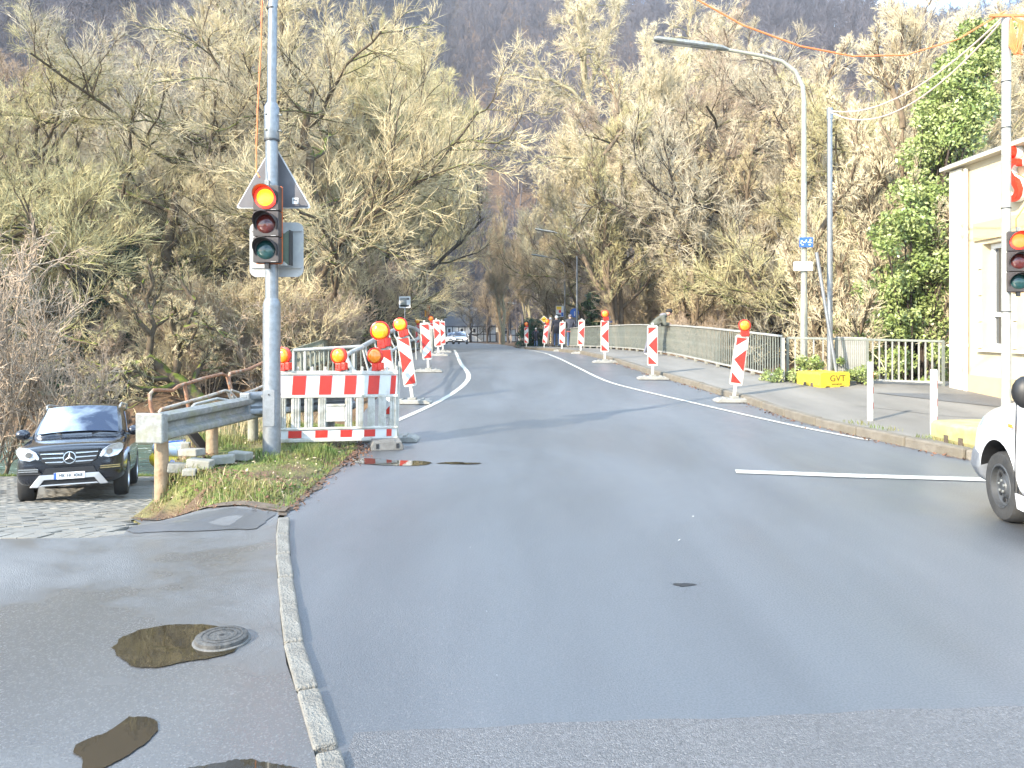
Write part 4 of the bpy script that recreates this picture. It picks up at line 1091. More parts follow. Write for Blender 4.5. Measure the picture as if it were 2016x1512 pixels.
for lb, px_, py, Y, wq, hq, mm in (('small blue sign with white marks on the near street lamp',1587,477,18.48,.33,.24,'blue_sign'),('blank white plate on the near street lamp below the blue sign',1581,524,18.48,.47,.22,'white_sign')):
    s = thing('lamp_sign', lb, 'sign', PX(px_, py, Y)); MB().prism(roundrect(wq,hq,.02), .01).build('plate', mm, s)
    if mm == 'blue_sign':
        for (u, v_, du, dv) in ((-.11,.03,.05,.04),(-.05,.0,.06,.03),(.0,.04,.03,.05),(.06,.0,.05,.03),(.10,.05,.04,.06),(-.09,-.06,.05,.03),(.08,-.06,.05,.03),(-.13,-.02,.03,.03),(.12,-.01,.04,.02)):
            MB().prism([(u-du/2,v_-dv/2),(u+du/2,v_-dv/2.5),(u+du/2.5,v_+dv/2),(u-du/2.5,v_+dv/2.5)], .003).build('white_mark', 'white_sign', s, loc=(0,-.004,0))
    MB().tube([(0,.12,-.01),(0,.12,.02)], .10, 12).build('clamp', 'galv', s)

# cable mast with its concrete block
cm = thing('cable_mast', 'slim straight white mast beside the street lamp, cables tied to its top', 'pole', (7.17, 17.2, .2))
MB().tube([(0,0,0),(0,0,6.25)], [.062,.055], 16).build('tube', 'galv', cm, smooth=True)
MB().tube([(0,0,6.1),(0,0,6.35)], .068, 14).build('cap', 'galv', cm, smooth=True)
MB().tube([(0,0,-.1),(0,0,.25)], .085, 12).build('socket', 'rust_pale', cm, smooth=True)
tag(MB().tube([PX(1607,497,16.9), PX(1647,738,16.75)], .036, 12).build('leaning_pipe', 'galv', smooth=True), 'bare steel pipe leaning from the lettered yellow block against the mast', 'pipe')
def cblock(label, c, rz, l, w2, h2, mt, gvt):
    t = thing('ballast_block', label, 'concrete block', c, rz, 'yellow concrete ballast blocks')
    P = [(-l/2+.03,0),(-l/2,.06),(-l/2,h2-.04),(-l/2+.04,h2),(l/2-.04,h2),(l/2,h2-.04),(l/2,.06),(l/2-.03,0),(l*.33,0),(l*.30,.035),(l*.18,.035),(l*.15,0),(-l*.15,0),(-l*.18,.035),(-l*.30,.035),(-l*.33,0)]
    MB().prism(P, w2).build('body', mt, t, bevel=.012)
    for q in (-.3, .3): MB().box((-l/2-.001,w2/2+q*w2*.5,.06), (.012,.08,.10)).build('fork_slot', 'soil', t)
    if gvt:
        lettering('GVT', .19, 'letter_dark', t, (.06,-.004,h2*.60), sx=1.15); lettering('www.gvt.de', .055, 'letter_dark', t, (.04,-.004,h2*.26), sx=1.05)
    else:
        for q in (-.3,.0): MB().box((q*l,-.001,.05), (.09,.012,.11)).build('fork_slot', 'soil', t)
    return t
cblock('bright yellow concrete block with dark lettering at the foot of the leaning pipe', (7.02, 16.55, .29), R(19), .80, .75, .34, 'block_yellow', True)
cblock('stained pale yellow concrete block behind the white van', (6.42, 9.35, .10), R(6), 1.5, .9, .27, 'block_yellow_mossy', False)

# right signal mast
rm = thing('signal_mast', 'slim pole with orange cable bundle at its top in front of the building', 'pole', (6.45, 9.95, .2))
MB().tube([(0,0,0),(0,0,5.45)], [.058,.055], 16).build('tube', 'rail_white', rm, smooth=True)
for z in (1.6, 2.95, 4.0, 4.6): MB().tube([(0,0,z),(0,0,z+.015)], .06, 14).build('strap', 'strap_black', rm)
signal_head('traffic_light', 'three-lamp signal lit red on the slim pole in front of the building', (6.52, 9.80, 2.06), .86, R(-20), 'lens_red_deep')
cb = thing('cable_bundle', 'tangled orange cable bundle tied to the top of the slim pole', 'cable', (6.45, 9.95, 5.55))
for k in range(6):
    pts = [(.02,-.07,.08),(.1+.02*k,-.09,.0),(.13-.03*(k % 3),-.1,-.25-.03*k),(.05+.02*k,-.09,-.42),(-.01+.02*k,-.08,-.3),(.02,-.07,.05)]
    MB().tube(smoothline3(pts) if False else pts, .011, 6).build('loop', 'cable_orange', cb, smooth=True)
MB().bar((-.25,-.05,.1),(.3,-.05,.1), .03, .03).build('cross_arm', 'cable_orange', cb)
def sag(a, b, s, n=24): 
    a, b = Vector(a), Vector(b); return [a+(b-a)*(k/n)-Vector((0,0,s*4*(k/n)*(1-k/n))) for k in range(n+1)]
top_r = (6.42, 9.93, 5.72)
tag(MB().tube([(-2.8,9.2,9.1),(-1.2,9.4,7.95),(.2,9.55,7.05),(1.2,9.65,6.42),(2.1,9.7,5.92),(2.95,9.75,5.47),(3.7,9.8,5.22),(4.4,9.83,5.1),(5.1,9.87,5.13),(5.8,9.9,5.35),top_r], .011, 7).build('overhead_cable', 'cable_orange', smooth=True), 'orange overhead cable sagging across the road to the slim pole', 'cable')
for k, (s, z, lb) in enumerate(((.42,0,'upper pale cable between the slim white mast and the cable bundle'),(.62,-.03,'lower pale cable between the slim white mast and the cable bundle'))):
    tag(MB().tube(sag((7.17,17.2,6.5+z), (6.42,9.95,5.66+z), s), .012, 7).build('overhead_cable', 'cable_pale', smooth=True), lb, 'cable')
tag(MB().tube([(6.5,9.85,3.6),(6.65,9.8,3.5),(6.62,9.8,3.2),(6.48,9.8,3.0),(6.5,9.83,2.9)], .008, 6).build('signal_cable', 'cable_orange', smooth=True), 'thin orange cable looping above the signal on the slim pole', 'cable')

# red and white bollards
for x, y, lb in ((5.64,12.0,'white bollard with red bands farther along the kerb'),(5.70,10.3,'white bollard with red bands closest to the stained yellow block')):
    t = thing('bollard', lb, 'bollard', (x, y, float(zside(y))), R(20), 'two red and white bollards')
    MB().tube([(0,0,-.05),(0,0,.90),(0,0,.915)], [.046,.046,.038], 16).build('tube', 'refl_white', t, smooth=True)
    for z in (.18,.42,.66):
        vs, fs = [], []
        for i in range(7):
            a_ = R(-80+20*i); vs += [(.0475*math.cos(a_),.0475*math.sin(a_),z),(.0475*math.cos(a_),.0475*math.sin(a_),z+.10)]
            if i: fs.append((2*i-2,2*i,2*i+1,2*i-1))
        MB().add(vs, fs).build('red_band', 'refl_red', t)
# manhole cover
mc = thing('manhole_cover', 'round cast-iron cover standing proud of the puddle on the pavement', 'manhole cover', (-1.47, 3.86, .012))
MB().lathe([(.128,0),(.128,.028),(.122,.032),(.0,.032)], 40).build('lid', 'iron', mc, smooth=True)
MB().lathe([(.140,-.01),(.140,.008),(.128,.010)], 40).build('rim', 'rubber_grey', mc, smooth=True)
for r_ in (.10,.07): 
    vs, fs = [], []
    for i in range(36):
        a_ = 2*math.pi*i/36
        for q in (r_-.004, r_+.004): vs.append((q*math.cos(a_), q*math.sin(a_), .0345))
    for i in range(36): j = (i+1) % 36; fs.append((2*i,2*i+1,2*j+1,2*j))
    MB().add(vs, fs).build('ring_ridge', 'iron', mc)
MB().lathe([(.012,.030),(.012,.0335),(0,.0336)], 12).build('lifting_hole', 'black', mc)

# building ------------------------------------------------------------------
bd = thing('bank_building', 'cream single-storey building with red letter sign beside the bridge', 'building', (9.5, 16.35, 0))
# wall along -Y from the corner, windows as openings: stacked pieces
z0, zt = -.3, 4.98
def wl(nm, y0, y1, z_0, z_1, m_, x0=0.0, th=.3, bev=0): return MB().box((x0+th/2, (y0+y1)/2, (z_0+z_1)/2), (th, abs(y1-y0), z_1-z_0)).build(nm, m_, bd, bevel=bev)
wins = [(-.95,-1.72),(-2.02,-2.80),(-3.4,-4.2)]
ycur = 0
segs = []
for a_, b_ in wins: segs.append((ycur, a_)); ycur = b_
segs.append((ycur, -9))
for a_, b_ in segs: wl('wall', a_, b_, z0, zt, 'wall_cream')
for a_, b_ in wins:
    wl('wall_panel', a_, b_, z0, 1.18, 'wall_cream'); wl('wall_panel', a_, b_, 3.28, zt, 'wall_cream')
    w_ = thing('window', '', '', (0,0,0)); del w_['label']; del w_['category']; w_.parent = bd
    yc, hw = (a_+b_)/2, (a_-b_)/2
    for s_ in (-1, 1): MB().box((.21, yc+s_*(hw-.04), 2.23), (.07,.08,2.1)).build('frame', 'frame_white', w_, bevel=.006)
    for z_ in (1.23, 1.86, 3.23): MB().box((.205, yc, z_), (.08, 2*hw-.16, .09)).build('frame', 'frame_white', w_, bevel=.006)
    MB().box((.235, yc, 2.23), (.01, 2*hw-.1, 2.05)).build('pane', 'window_dark', w_)
    MB().add([(.225+.012*math.sin(k*1.9), yc-hw+.10+.028*k, z_) for k in range(int((2*hw-.55)/.028)) for z_ in (1.92,3.18)], [(2*k,2*k+1,2*k+3,2*k+2) for k in range(int((2*hw-.55)/.028)-1)]).build('curtain', 'curtain', w_)
    MB().box((-.03, yc, 1.14), (.12, 2*hw+.16, .05)).build('sill', 'wall_white', w_, bevel=.005)
    for s_ in (-1, 1):
        for k in range(4): MB().box((-.018, yc+s_*(hw+.055), 1.19+.53*k+.255), (.036,.10,.50)).build('surround_stone', 'wall_white', w_, bevel=.004)
wl('lintel_band', -.72, -9, 3.36, 3.72, 'wall_beige', -.05, .05, .004)
wl('plinth', -.05, -9, -.3, .62, 'wall_beige', -.035, .035, .004)
wl('corner_pilaster', .06, -.36, -.3, 4.95, 'wall_white', -.09, .4, .01)
MB().tube([(-.06,-.5,.1),(-.06,-.5,4.9)], .045, 12).build('downpipe', 'wall_white', bd, smooth=True)
for z_ in (1.2,3.55): MB().tube([(-.06,-.5,z_),(-.06,-.5,z_+.06)], .055, 12).build('pipe_clip', 'wall_white', bd)
wl('end_wall', .3, .0, -2.5, zt, 'wall_cream', .05, 9.0); wl('rear_mass', -.3, -9, -.3, zt-.1, 'wall_cream', .4, 8)
cop = MB().box((4.2,-4.3,5.02), (8.8,9.1,.08)).build('coping', 'wall_white', bd, bevel=.01); MB().box((4.2,-4.3,5.085), (8.6,8.9,.05)).build('flat_roof', 'galv_dull', bd)
ls = thing('wall_sign', 'red letter S with a dot above it on the building front', 'sign', (9.5, 14.22, 3.90))
so = obj('letter', text_mesh('S', 1.15, 'letter_red', .05), ls); so.rotation_euler = (R(90),0,R(-90)); so.location = (-.16,0,.40)
so2 = obj('letter_side', text_mesh('S', 1.15, 'letter_side', .05), ls); so2.rotation_euler = (R(90),0,R(-90)); so2.location = (-.06,0,.40)
MB().lathe([(.13,-.21),(.13,-.13),(.0,-.13)], 24, 'X').build('dot', 'letter_red', ls, loc=(0,.05,.98)); MB().lathe([(.128,-.13),(.128,-.01)], 24, 'X').build('dot_side', 'letter_side', ls, loc=(0,.05,.98))

# far signs -------------------------------------------------------------------
def post_sign(name, label, px_, py, Y, poly, m_, back=None, zbase=None, cat='road sign', deco=None, pr=.03):
    p = PX(px_, py, Y); zb = float(zr(Y)) if zbase is None else zbase
    t = thing(name, label, cat, (p.x, p.y, zb)); h_ = p.z-zb
    MB().tube([(0,.03,-.2),(0,.03,h_+.1)], pr, 10).build('post', 'galv', t)
    MB().prism(poly, .012).build('panel', m_, t, loc=(0,0,h_))
    for dm, dpoly in (deco or []): MB().prism(dpoly, .003).build('print', dm, t, loc=(0,-.004,h_))
    return t
post_sign('traffic_mirror', 'square traffic mirror with striped edge on a thin post by the timber fence', 797, 595, 40, roundrect(.60,.60,.03), 'white_sign', deco=[('galv_dull', [(-.24,-.24),(.10,-.24),(.10,.24),(-.24,.24)]), ('sign_back', [(-.24,-.24),(.24,-.24),(.24,-.14),(-.24,-.14)]), ('sign_back', [(.10,.12),(.24,.12),(.24,.24),(.10,.24)])])  # grey and dark patches paint the mirror's reflection onto its face
post_sign('warning_sign', 'small dark triangular sign back below the traffic mirror', 809, 620, 42, rtri(.5,.04), 'sign_back', deco=[('sign_back', [(-.25,-.4),(.25,-.4),(.25,-.15),(-.25,-.15)])])
post_sign('sign_back_panel', 'small grey sign back beside the orange signal', 827, 607, 44, roundrect(.45,.33,.03), 'sign_grey', deco=[('sign_back', roundrect(.40,.28,.02))])
fs_ = thing('traffic_light', 'orange back of the far signal head facing oncoming traffic', 'traffic light', PX(843, 624, 46), 0, 'temporary traffic lights')
MB().box((.02,0,.35), (.20,.14,.72)).build('housing', 'signal_orange', fs_, bevel=.02); MB().box((-.16,0,.22), (.09,.12,.42)).build('battery_box', 'signal_yellow', fs_, bevel=.01)
fm_ = thing('signal_mast', 'thin far pole behind the orange signal head', 'pole', (PX(841,640,46.2).x, 46.2, float(zr(46))))
MB().tube([(0,0,-.2),(0,0,4.7)], .04, 10).build('tube', 'rust_pale', fm_)
post_sign('priority_sign', 'yellow diamond priority road sign above a beacon lamp', 1071, 629, 52, [(0,-.28),(.28,0),(0,.28),(-.28,0)], 'white_sign', deco=[('yellow_sign', [(0,-.22),(.22,0),(0,.22),(-.22,0)]), ('sign_back', [(-.10,-.04),(.10,.0),(.10,.04),(-.10,.02)])])
post_sign('poster_board', 'colourful advertising poster on a post behind the walkers', 1102, 613, 56, [(-.29,-.40),(.29,-.40),(.29,.40),(-.29,.40)], 'white_sign', cat='poster', deco=[('yellow_sign', [(-.25,.12),(.12,.12),(.12,.36),(-.25,.36)]), ('red_sign', [(-.08,-.10),(.10,-.10),(.10,.10),(-.08,.10)]), ('blue_sign', [(.10,-.36),(.26,-.36),(.26,-.08),(.10,-.08)]), ('sign_back', [(-.26,-.36),(.08,-.36),(.08,-.24),(-.26,-.2)])])
post_sign('round_sign', 'round blue mandatory sign half hidden behind the far lamp post', 1131, 616, 50, [(.30*math.cos(k*math.pi/12), .30*math.sin(k*math.pi/12)) for k in range(24)], 'blue_sign', deco=[('white_sign', [(-.03,-.2),(.03,-.2),(.03,.1),(-.03,.1)])])
post_sign('notice_board', 'blank white board beside the far lamp post at the railing', 1148, 634, 46, [(-.25,-.18),(.22,-.22),(.25,.14),(-.2,.18)], 'white_sign', cat='sign')
post_sign('parking_sign', 'small square blue sign behind the bridge railing', 1203, 629, 42, roundrect(.36,.34,.02), 'blue_sign', deco=[('white_sign', [(-.05,-.10),(.0,-.10),(.0,.0),(.08,.02),(.06,.10),(-.05,.10)])], zbase=-.3)
post_sign('advance_sign', 'pale triangular topped sign on a post far down the road', 981, 648, 150, [(-.45,-.6),(.45,-.6),(.45,.2),(0,.9),(-.45,.2)], 'plastic_white', deco=[('sign_back', [(-.3,-.35),(.3,-.35),(.3,-.3),(-.3,-.3)])])
# ------------------------------------------------------------------ vehicles (local frame: x across, y backwards from the front bumper, z up)
def loft(st, mname, name, parent, sub=2, close=True):
    """st: list of half sections [(y, [(x,z)...])], mirrored and skinned"""
    V, F = [], []; n = len(st[0][1])
    for y, hs in st:
        for x, z in hs: V.append((x, y, z))
        for x, z in hs[-2:0:-1]: V.append((-x, y, z))
    m_ = 2*n-2
    for i in range(len(st)-1):
        for k in range(m_): F.append((i*m_+k, i*m_+(k+1) % m_, (i+1)*m_+(k+1) % m_, (i+1)*m_+k))
    F.append(tuple(range(m_-1, -1, -1))); e = (len(st)-1)*m_; F.append(tuple(e+k for k in range(m_)))
    mb = MB(); mb.add(V, F); o = mb.build(name, mname, parent, smooth=False)
    import bmesh
    bm = bmesh.new(); bm.from_mesh(o.data); bmesh.ops.recalc_face_normals(bm, faces=bm.faces); bm.to_mesh(o.data); bm.free()
    o.data.polygons.foreach_set('use_smooth', [True]*len(o.data.polygons))
    if sub:
        sm = o.modifiers.new('sub', 'SUBSURF'); sm.levels = sub; sm.render_levels = sub
    return o
def section(w_, zb, zs, zt, crown_=.04):
    zm = zb+(zs-zb)*.55
    return [(0,zb),(.70*w_,zb),(.94*w_,zb+.05),(1.0*w_,zb+.20),(1.0*w_,zm),(.985*w_,zs),(.90*w_,zt-crown_),(.55*w_,zt-.01),(0,zt)]
def fixn(o):
    import bmesh
    bm = bmesh.new(); bm.from_mesh(o.data); bmesh.ops.remove_doubles(bm, verts=bm.verts, dist=1e-5); bmesh.ops.recalc_face_normals(bm, faces=bm.faces); bm.to_mesh(o.data); bm.free()
def cut_wheels(o, xs_, ys_, r, z, w_=.34):
    """wheel arches cut with real cylinders"""
    applied(o); o.data.materials.append(MATS['black']); fixn(o)
    for yy in ys_:
        for s in (-1, 1):
            c = MB().cyl((s*(xs_-w_), yy, z), (s*(xs_+.3), yy, z), r, n=32).mat(0).build('cutter', ['black','black']); c.data.polygons.foreach_set('material_index', [1]*len(c.data.polygons)); fixn(c); c.parent = o.parent
            md = o.modifiers.new('arch', 'BOOLEAN'); md.object = c; md.operation = 'DIFFERENCE'; md.solver = 'EXACT'
            applied(o); bpy.data.objects.remove(c)
    o.data.polygons.foreach_set('use_smooth', [True]*len(o.data.polygons)); autosmooth(o, 35)
def wheel(parent, x, y, r, wd, rim, s, spokes=5, steer=0.0):
    wl_ = thing('wheel', '', '', (x, y, r)); del wl_['label']; del wl_['category']; wl_.parent = parent; wl_.rotation_euler = (0,0,steer)
    h_ = wd/2
    prof = [(r*.60,-h_*.9),(r*.80,-h_*1.0),(r*.94,-h_*.92),(r*.985,-h_*.7),(r,-h_*.35),(r,h_*.35),(r*.985,h_*.7),(r*.94,h_*.92),(r*.80,h_*1.0),(r*.60,h_*.9)]
    MB().lathe(prof, 40, 'X', caps=(False,False)).build('tyre', 'tyre', wl_, smooth=True)
    q = MB(); q.lathe([(r*.64,s*h_*.90),(r*.62,s*h_*.97),(r*.575,s*h_*.95),(r*.56,s*h_*.55),(r*.50,s*h_*.42),(r*.36,s*h_*.40),(r*.30,s*h_*.62),(r*.22,s*h_*.70),(r*.20,s*h_*.80),(r*.12,s*h_*.84),(0,s*h_*.84)], 36, 'X', caps=(False,True))
    q.build('rim', rim, wl_, smooth=True)
    for k in range(10 if rim == 'steel_wheel' else 5):
        a = 2*math.pi*k/(10 if rim == 'steel_wheel' else 5); MB().lathe([(.022,0),(.022,.006)], 10, 'X').build('hole', 'black', wl_, loc=(s*h_*.44-(0 if s > 0 else .006), r*.44*math.cos(a), r*.44*math.sin(a)))
    for k in range(5):
        a = 2*math.pi*k/5+.3; MB().lathe([(.012,0),(.012,.02)], 6, 'X').build('wheel_nut', 'galv_dull', wl_, loc=(s*h_*.70-(0 if s > 0 else .02), r*.16*math.cos(a), r*.16*math.sin(a)))
    return wl_
def panel4(name, P, mname, parent, nx=8, nz=6, bulge=.0, out=Vector((0,-1,0)), th=.008):
    """curved panel through 4 corners (bl,br,tr,tl), bulging outwards"""
    bl, br, tr, tl = [Vector(p) for p in P]; vs = []
    for j in range(nz+1):
        for i in range(nx+1):
            u, v = i/nx, j/nz; p = (bl*(1-u)+br*u)*(1-v)+(tl*(1-u)+tr*u)*v
            vs.append(p+out*bulge*(1-(2*u-1)**2)*(1-.4*(2*v-1)**2))
    fs = [(j*(nx+1)+i, j*(nx+1)+i+1, (j+1)*(nx+1)+i+1, (j+1)*(nx+1)+i) for j in range(nz) for i in range(nx)]
    o = MB().add(vs, fs).build(name, mname, parent); o.data.polygons.foreach_set('use_smooth', [True]*len(o.data.polygons))
    return o
def poly3(name, pts, mname, parent, th=.02, bev=.004, out=(0,-1,0)):
    """a flat polygon in 3D given thickness along out"""
    o_ = Vector(out)*th; n = len(pts); vs = [Vector(p) for p in pts]+[Vector(p)+o_ for p in pts]
    fs = [tuple(range(n, 2*n)), tuple(range(n-1, -1, -1))]+[(i, (i+1) % n, n+(i+1) % n, n+i) for i in range(n)]
    mb = MB().add(vs, fs); o = mb.build(name, mname, parent, bevel=bev)
    import bmesh
    bm = bmesh.new(); bm.from_mesh(o.data); bmesh.ops.recalc_face_normals(bm, faces=bm.faces); bm.to_mesh(o.data); bm.free(); return o

# black SUV ----------------------------------------------------------
sy = 13.75
suv = thing('parked_car', 'black off-road estate car parked nose up on the block-paved driveway', 'car', (-7.98, sy, float(zl(-8.0, sy+.8))-.0), 0)
slope = math.atan2(float(zd(17.0)-zd(14.4)), 2.6); suv.rotation_euler = (slope*.93, 0, R(23)); suv.scale = (.94,.94,1.02); suv.location.z = float(zl(-8, 14.5))-math.tan(slope)*.85+.005
body = loft([
 (.00, section(.70,.42,.80,.93)), (.05, section(.86,.32,.86,1.00)), (.22, section(.93,.28,.94,1.05)), (.60, section(.955,.27,1.00,1.10)),
 (1.20, section(.965,.27,1.05,1.17)), (1.45, section(.965,.27,1.07,1.19)), (2.6, section(.965,.27,1.08,1.20)), (3.9, section(.96,.28,1.10,1.21)), (4.5, section(.93,.32,1.08,1.19)), (4.72, section(.88,.40,1.02,1.12)), (4.80, section(.78,.50,.95,1.02))], 'carpaint_black', 'body', suv)
cut_wheels(body, .965, (.88, 3.79), .42, .385)
cab = loft([(1.08, [(0,1.08),(.80,1.08),(.84,1.10),(.82,1.13),(.70,1.16),(0,1.19)]), (1.45, [(0,1.08),(.86,1.08),(.88,1.14),(.83,1.32),(.70,1.41),(0,1.44)]), (1.95, [(0,1.08),(.88,1.08),(.88,1.16),(.79,1.59),(.69,1.70),(0,1.75)]),
 (2.5, [(0,1.08),(.88,1.08),(.88,1.16),(.77,1.66),(.66,1.77),(0,1.81)]), (3.8, [(0,1.08),(.88,1.08),(.88,1.16),(.77,1.65),(.66,1.76),(0,1.80)]), (4.45, [(0,1.08),(.86,1.08),(.86,1.16),(.72,1.54),(.6,1.64),(0,1.67)]), (4.74, [(0,1.06),(.80,1.06),(.8,1.1),(.74,1.16),(.6,1.2),(0,1.22)])], 'carpaint_black', 'cabin', suv, 2)
panel4('windscreen', [(-.74,1.16,1.205),(.74,1.16,1.205),(.65,1.90,1.70),(-.65,1.90,1.70)], 'car_glass', suv, bulge=.085, out=Vector((0,-.62,.78)))
for s in (-1, 1):
    poly3('side_window', [(s*.865,1.75,1.20),(s*.875,2.75,1.20),(s*.765,2.75,1.60),(s*.772,2.25,1.60)], 'car_glass', suv, .012, 0, (s,0,0))
    poly3('side_window', [(s*.875,2.83,1.20),(s*.87,3.9,1.20),(s*.765,3.75,1.60),(s*.765,2.83,1.60)], 'car_glass', suv, .012, 0, (s,0,0))
    # mirror
    mi = MB(); mi.ball((s*1.03,1.42,1.21), (.135,.085,.10)).box((s*.92,1.45,1.15), (.14,.06,.05)); mi.build('door_mirror', 'carpaint_black', suv, smooth=True)
    # headlight, swept upwards
    pts = [(s*.50,-.015,.80),(s*.56,-.02,.90),(s*.70,-.005,.985),(s*.86,.08,1.01),(s*.905,.17,.98),(s*.90,.12,.88),(s*.82,.015,.79),(s*.66,-.02,.755)]
    hl = poly3('headlight', pts, 'headlight', suv, .05, .012)
    poly3('projector', [(s*(.68+.055*math.cos(a*math.pi/6)), -.072, .865+.05*math.sin(a*math.pi/6)) for a in range(12)], 'rubber_grey', hl, .006, 0)
    poly3('daylight_strip', [(s*.505,-.07,.79),(s*.58,-.075,.86),(s*.60,-.075,.845),(s*.54,-.07,.775)], 'frame_white', hl, .006, 0)
    # side air intake with chrome bars
    poly3('side_intake', [(s*.46,-.03,.52),(s*.86,.05,.53),(s*.88,.06,.63),(s*.56,-.03,.64)], 'black', suv, .03, 0)
    for z_ in (.565,.60): poly3('intake_bar', [(s*.52,-.065,z_),(s*.86,.01,z_+.005),(s*.86,.01,z_+.025),(s*.52,-.065,z_+.02)], 'chrome', suv, .012, 0)
    MB().tube([(s*.69,1.98,1.68),(s*.71,2.10,1.745),(s*.71,2.4,1.775),(s*.71,3.9,1.765),(s*.68,4.15,1.68)], .02, 10).build('roof_rail', 'silver_trim', suv, smooth=True)
    for yy in (.88, 3.79): wheel(suv, s*.83, yy, .385, .27, 'alloy', s)
# grille
poly3('grille', [(-.52,-.02,.92),(.52,-.02,.92),(.46,-.035,.74),(.34,-.04,.66),(-.34,-.04,.66),(-.46,-.035,.74)], 'black', suv, .05, .01)
poly3('grille_frame', [(-.54,-.01,.935),(.54,-.01,.935),(.52,-.01,.915),(-.52,-.01,.915)], 'carpaint_black', suv, .075, .004)
for z_, hw in ((.865,.485),(.79,.455),(.715,.40)):
    for s in (-1, 1): poly3('grille_bar', [(s*.10,-.085,z_-.014),(s*hw,-.075,z_-.004),(s*hw,-.075,z_+.014),(s*.10,-.085,z_+.012)], 'chrome', suv, .014, .003)
em = MB(); vs, fs = [], []
for i in range(36):
    a = 2*math.pi*i/36
    for r_ in (.093,.110): vs.append((r_*math.cos(a), 0, r_*math.sin(a)))
for i in range(36): j = (i+1) % 36; fs.append((2*i,2*i+1,2*j+1,2*j))
em.add(vs, fs)
for k in range(3):
    a = R(90+120*k); d = Vector((math.cos(a),0,math.sin(a))); s_ = Vector((-math.sin(a),0,math.cos(a)))
    em.add([d*.097, s_*.020, Vector((0,-.014,0)), -s_*.020], [(0,2,1),(0,3,2)])
em.build('emblem', 'chrome', suv, loc=(0,-.108,.79))
# bumper
poly3('lower_intake', [(-.40,-.045,.62),(.40,-.045,.62),(.46,-.045,.50),(-.46,-.045,.50)], 'black', suv, .02, 0)
poly3('skid_plate', [(-.50,-.055,.505),(.50,-.055,.505),(.66,-.01,.30),(.52,-.03,.295),(.42,-.05,.42),(-.42,-.05,.42),(-.52,-.03,.295),(-.66,-.01,.30)], 'silver_trim', suv, .035, .006)
poly3('lower_grille', [(-.44,-.05,.415),(.44,-.05,.415),(.50,-.04,.335),(-.50,-.04,.335)], 'black', suv, .01, 0)
poly3('skid_lip', [(-.46,-.05,.335),(.46,-.05,.335),(.50,-.05,.315),(-.50,-.05,.315)], 'silver_trim', suv, .03, .003)
pl = poly3('number_plate', [(-.26,-.085,.42),(.26,-.085,.42),(.26,-.085,.535),(-.26,-.085,.535)], 'plate_white', suv, .012, .003)
poly3('country_band', [(-.258,-.0985,.422),(-.215,-.0985,.422),(-.215,-.0985,.533),(-.258,-.0985,.533)], 'blue_sign', pl, .002, 0)
lettering('MK FK 4068', .098, 'black', pl, (.022,-.1005,.477), sx=.80)
for k in range(8):
    MB().box((.38*(1 if k > 3 else -1)+.07*((k % 4)-1.5), 1.03, 1.17), (.05,.05,.006)).build('wiper_vent', 'black', suv)
for s in (-.3,.25): MB().bar((s,1.12,1.185),(s+.5*(1 if s > 0 else -.6)*.6,1.20,1.235), .012, .02).build('wiper', 'black', suv)
MB().box((0,4.0,1.77), (.03,.14,.05)).build('roof_fin', 'carpaint_black', suv, bevel=.01)

# white van at the stop line ----------------------------------------------
vx, vy, vz = 4.17, 6.30, 0.0
head = R(-11)     # heading 11 degrees towards +X from +Y
van = thing('white_van', 'white delivery van with steel wheels waiting at the stop line, cut by the photo edge', 'van', (0,0,0))
# local frame has its front at y=0 looking to -y; turn by 180 deg so that it looks along +Y
van.rotation_euler = (0,0,math.pi+head)
fw = Vector((.735, .82, 0))   # left front wheel in the local frame (car's left is +x when facing -y)
van.scale = (1,1,.94); M = Matrix.Rotation(math.pi+head, 3, 'Z'); van.location = Vector((vx, vy, 0))-M @ Vector((fw.x, fw.y, 0))
def vsec(w_, zb, zs, zt, top=.80, c=.05): 
    zm = zb+(zs-zb)*.5
    return [(0,zb),(.7*w_,zb),(.95*w_,zb+.05),(w_,zb+.2),(w_,zm),(.985*w_,zs),(.90*w_,zt-c),(.6*w_,zt-.012),(0,zt)]
vb = loft([(.0, vsec(.62,.38,.62,.70)), (.06, vsec(.78,.24,.66,.80)), (.28, vsec(.86,.22,.80,.95)), (.62, vsec(.885,.22,.93,1.06)), (1.05, vsec(.895,.22,1.0,1.14)), (1.5, vsec(.90,.22,1.03,1.16)), (3.6, vsec(.90,.24,1.05,1.16)), (4.30, vsec(.88,.28,1.03,1.14)), (4.40, vsec(.80,.4,.95,1.05))], 'carpaint_white', 'body', van)
cut_wheels(vb, .90, (.82, 3.50), .385, .325)
loft([(.95, [(0,1.0),(.78,1.0),(.80,1.06),(.78,1.10),(.6,1.14),(0,1.16)]), (1.45, [(0,1.0),(.84,1.0),(.85,1.1),(.80,1.40),(.66,1.48),(0,1.5)]), (1.85, [(0,1.0),(.86,1.0),(.86,1.12),(.78,1.68),(.64,1.80),(0,1.83)]), (2.6, [(0,1.0),(.87,1.0),(.87,1.12),(.79,1.72),(.66,1.83),(0,1.86)]), (4.2, [(0,1.0),(.87,1.0),(.87,1.12),(.80,1.70),(.68,1.80),(0,1.83)]), (4.36, [(0,1.0),(.84,1.0),(.84,1.1),(.76,1.62),(.64,1.7),(0,1.72)])], 'carpaint_white', 'cabin', van, 2)
panel4('windscreen', [(-.70,1.02,1.19),(.70,1.02,1.19),(.62,1.74,1.74),(-.62,1.74,1.74)], 'car_glass', van, bulge=.10, out=Vector((0,-.62,.78)))
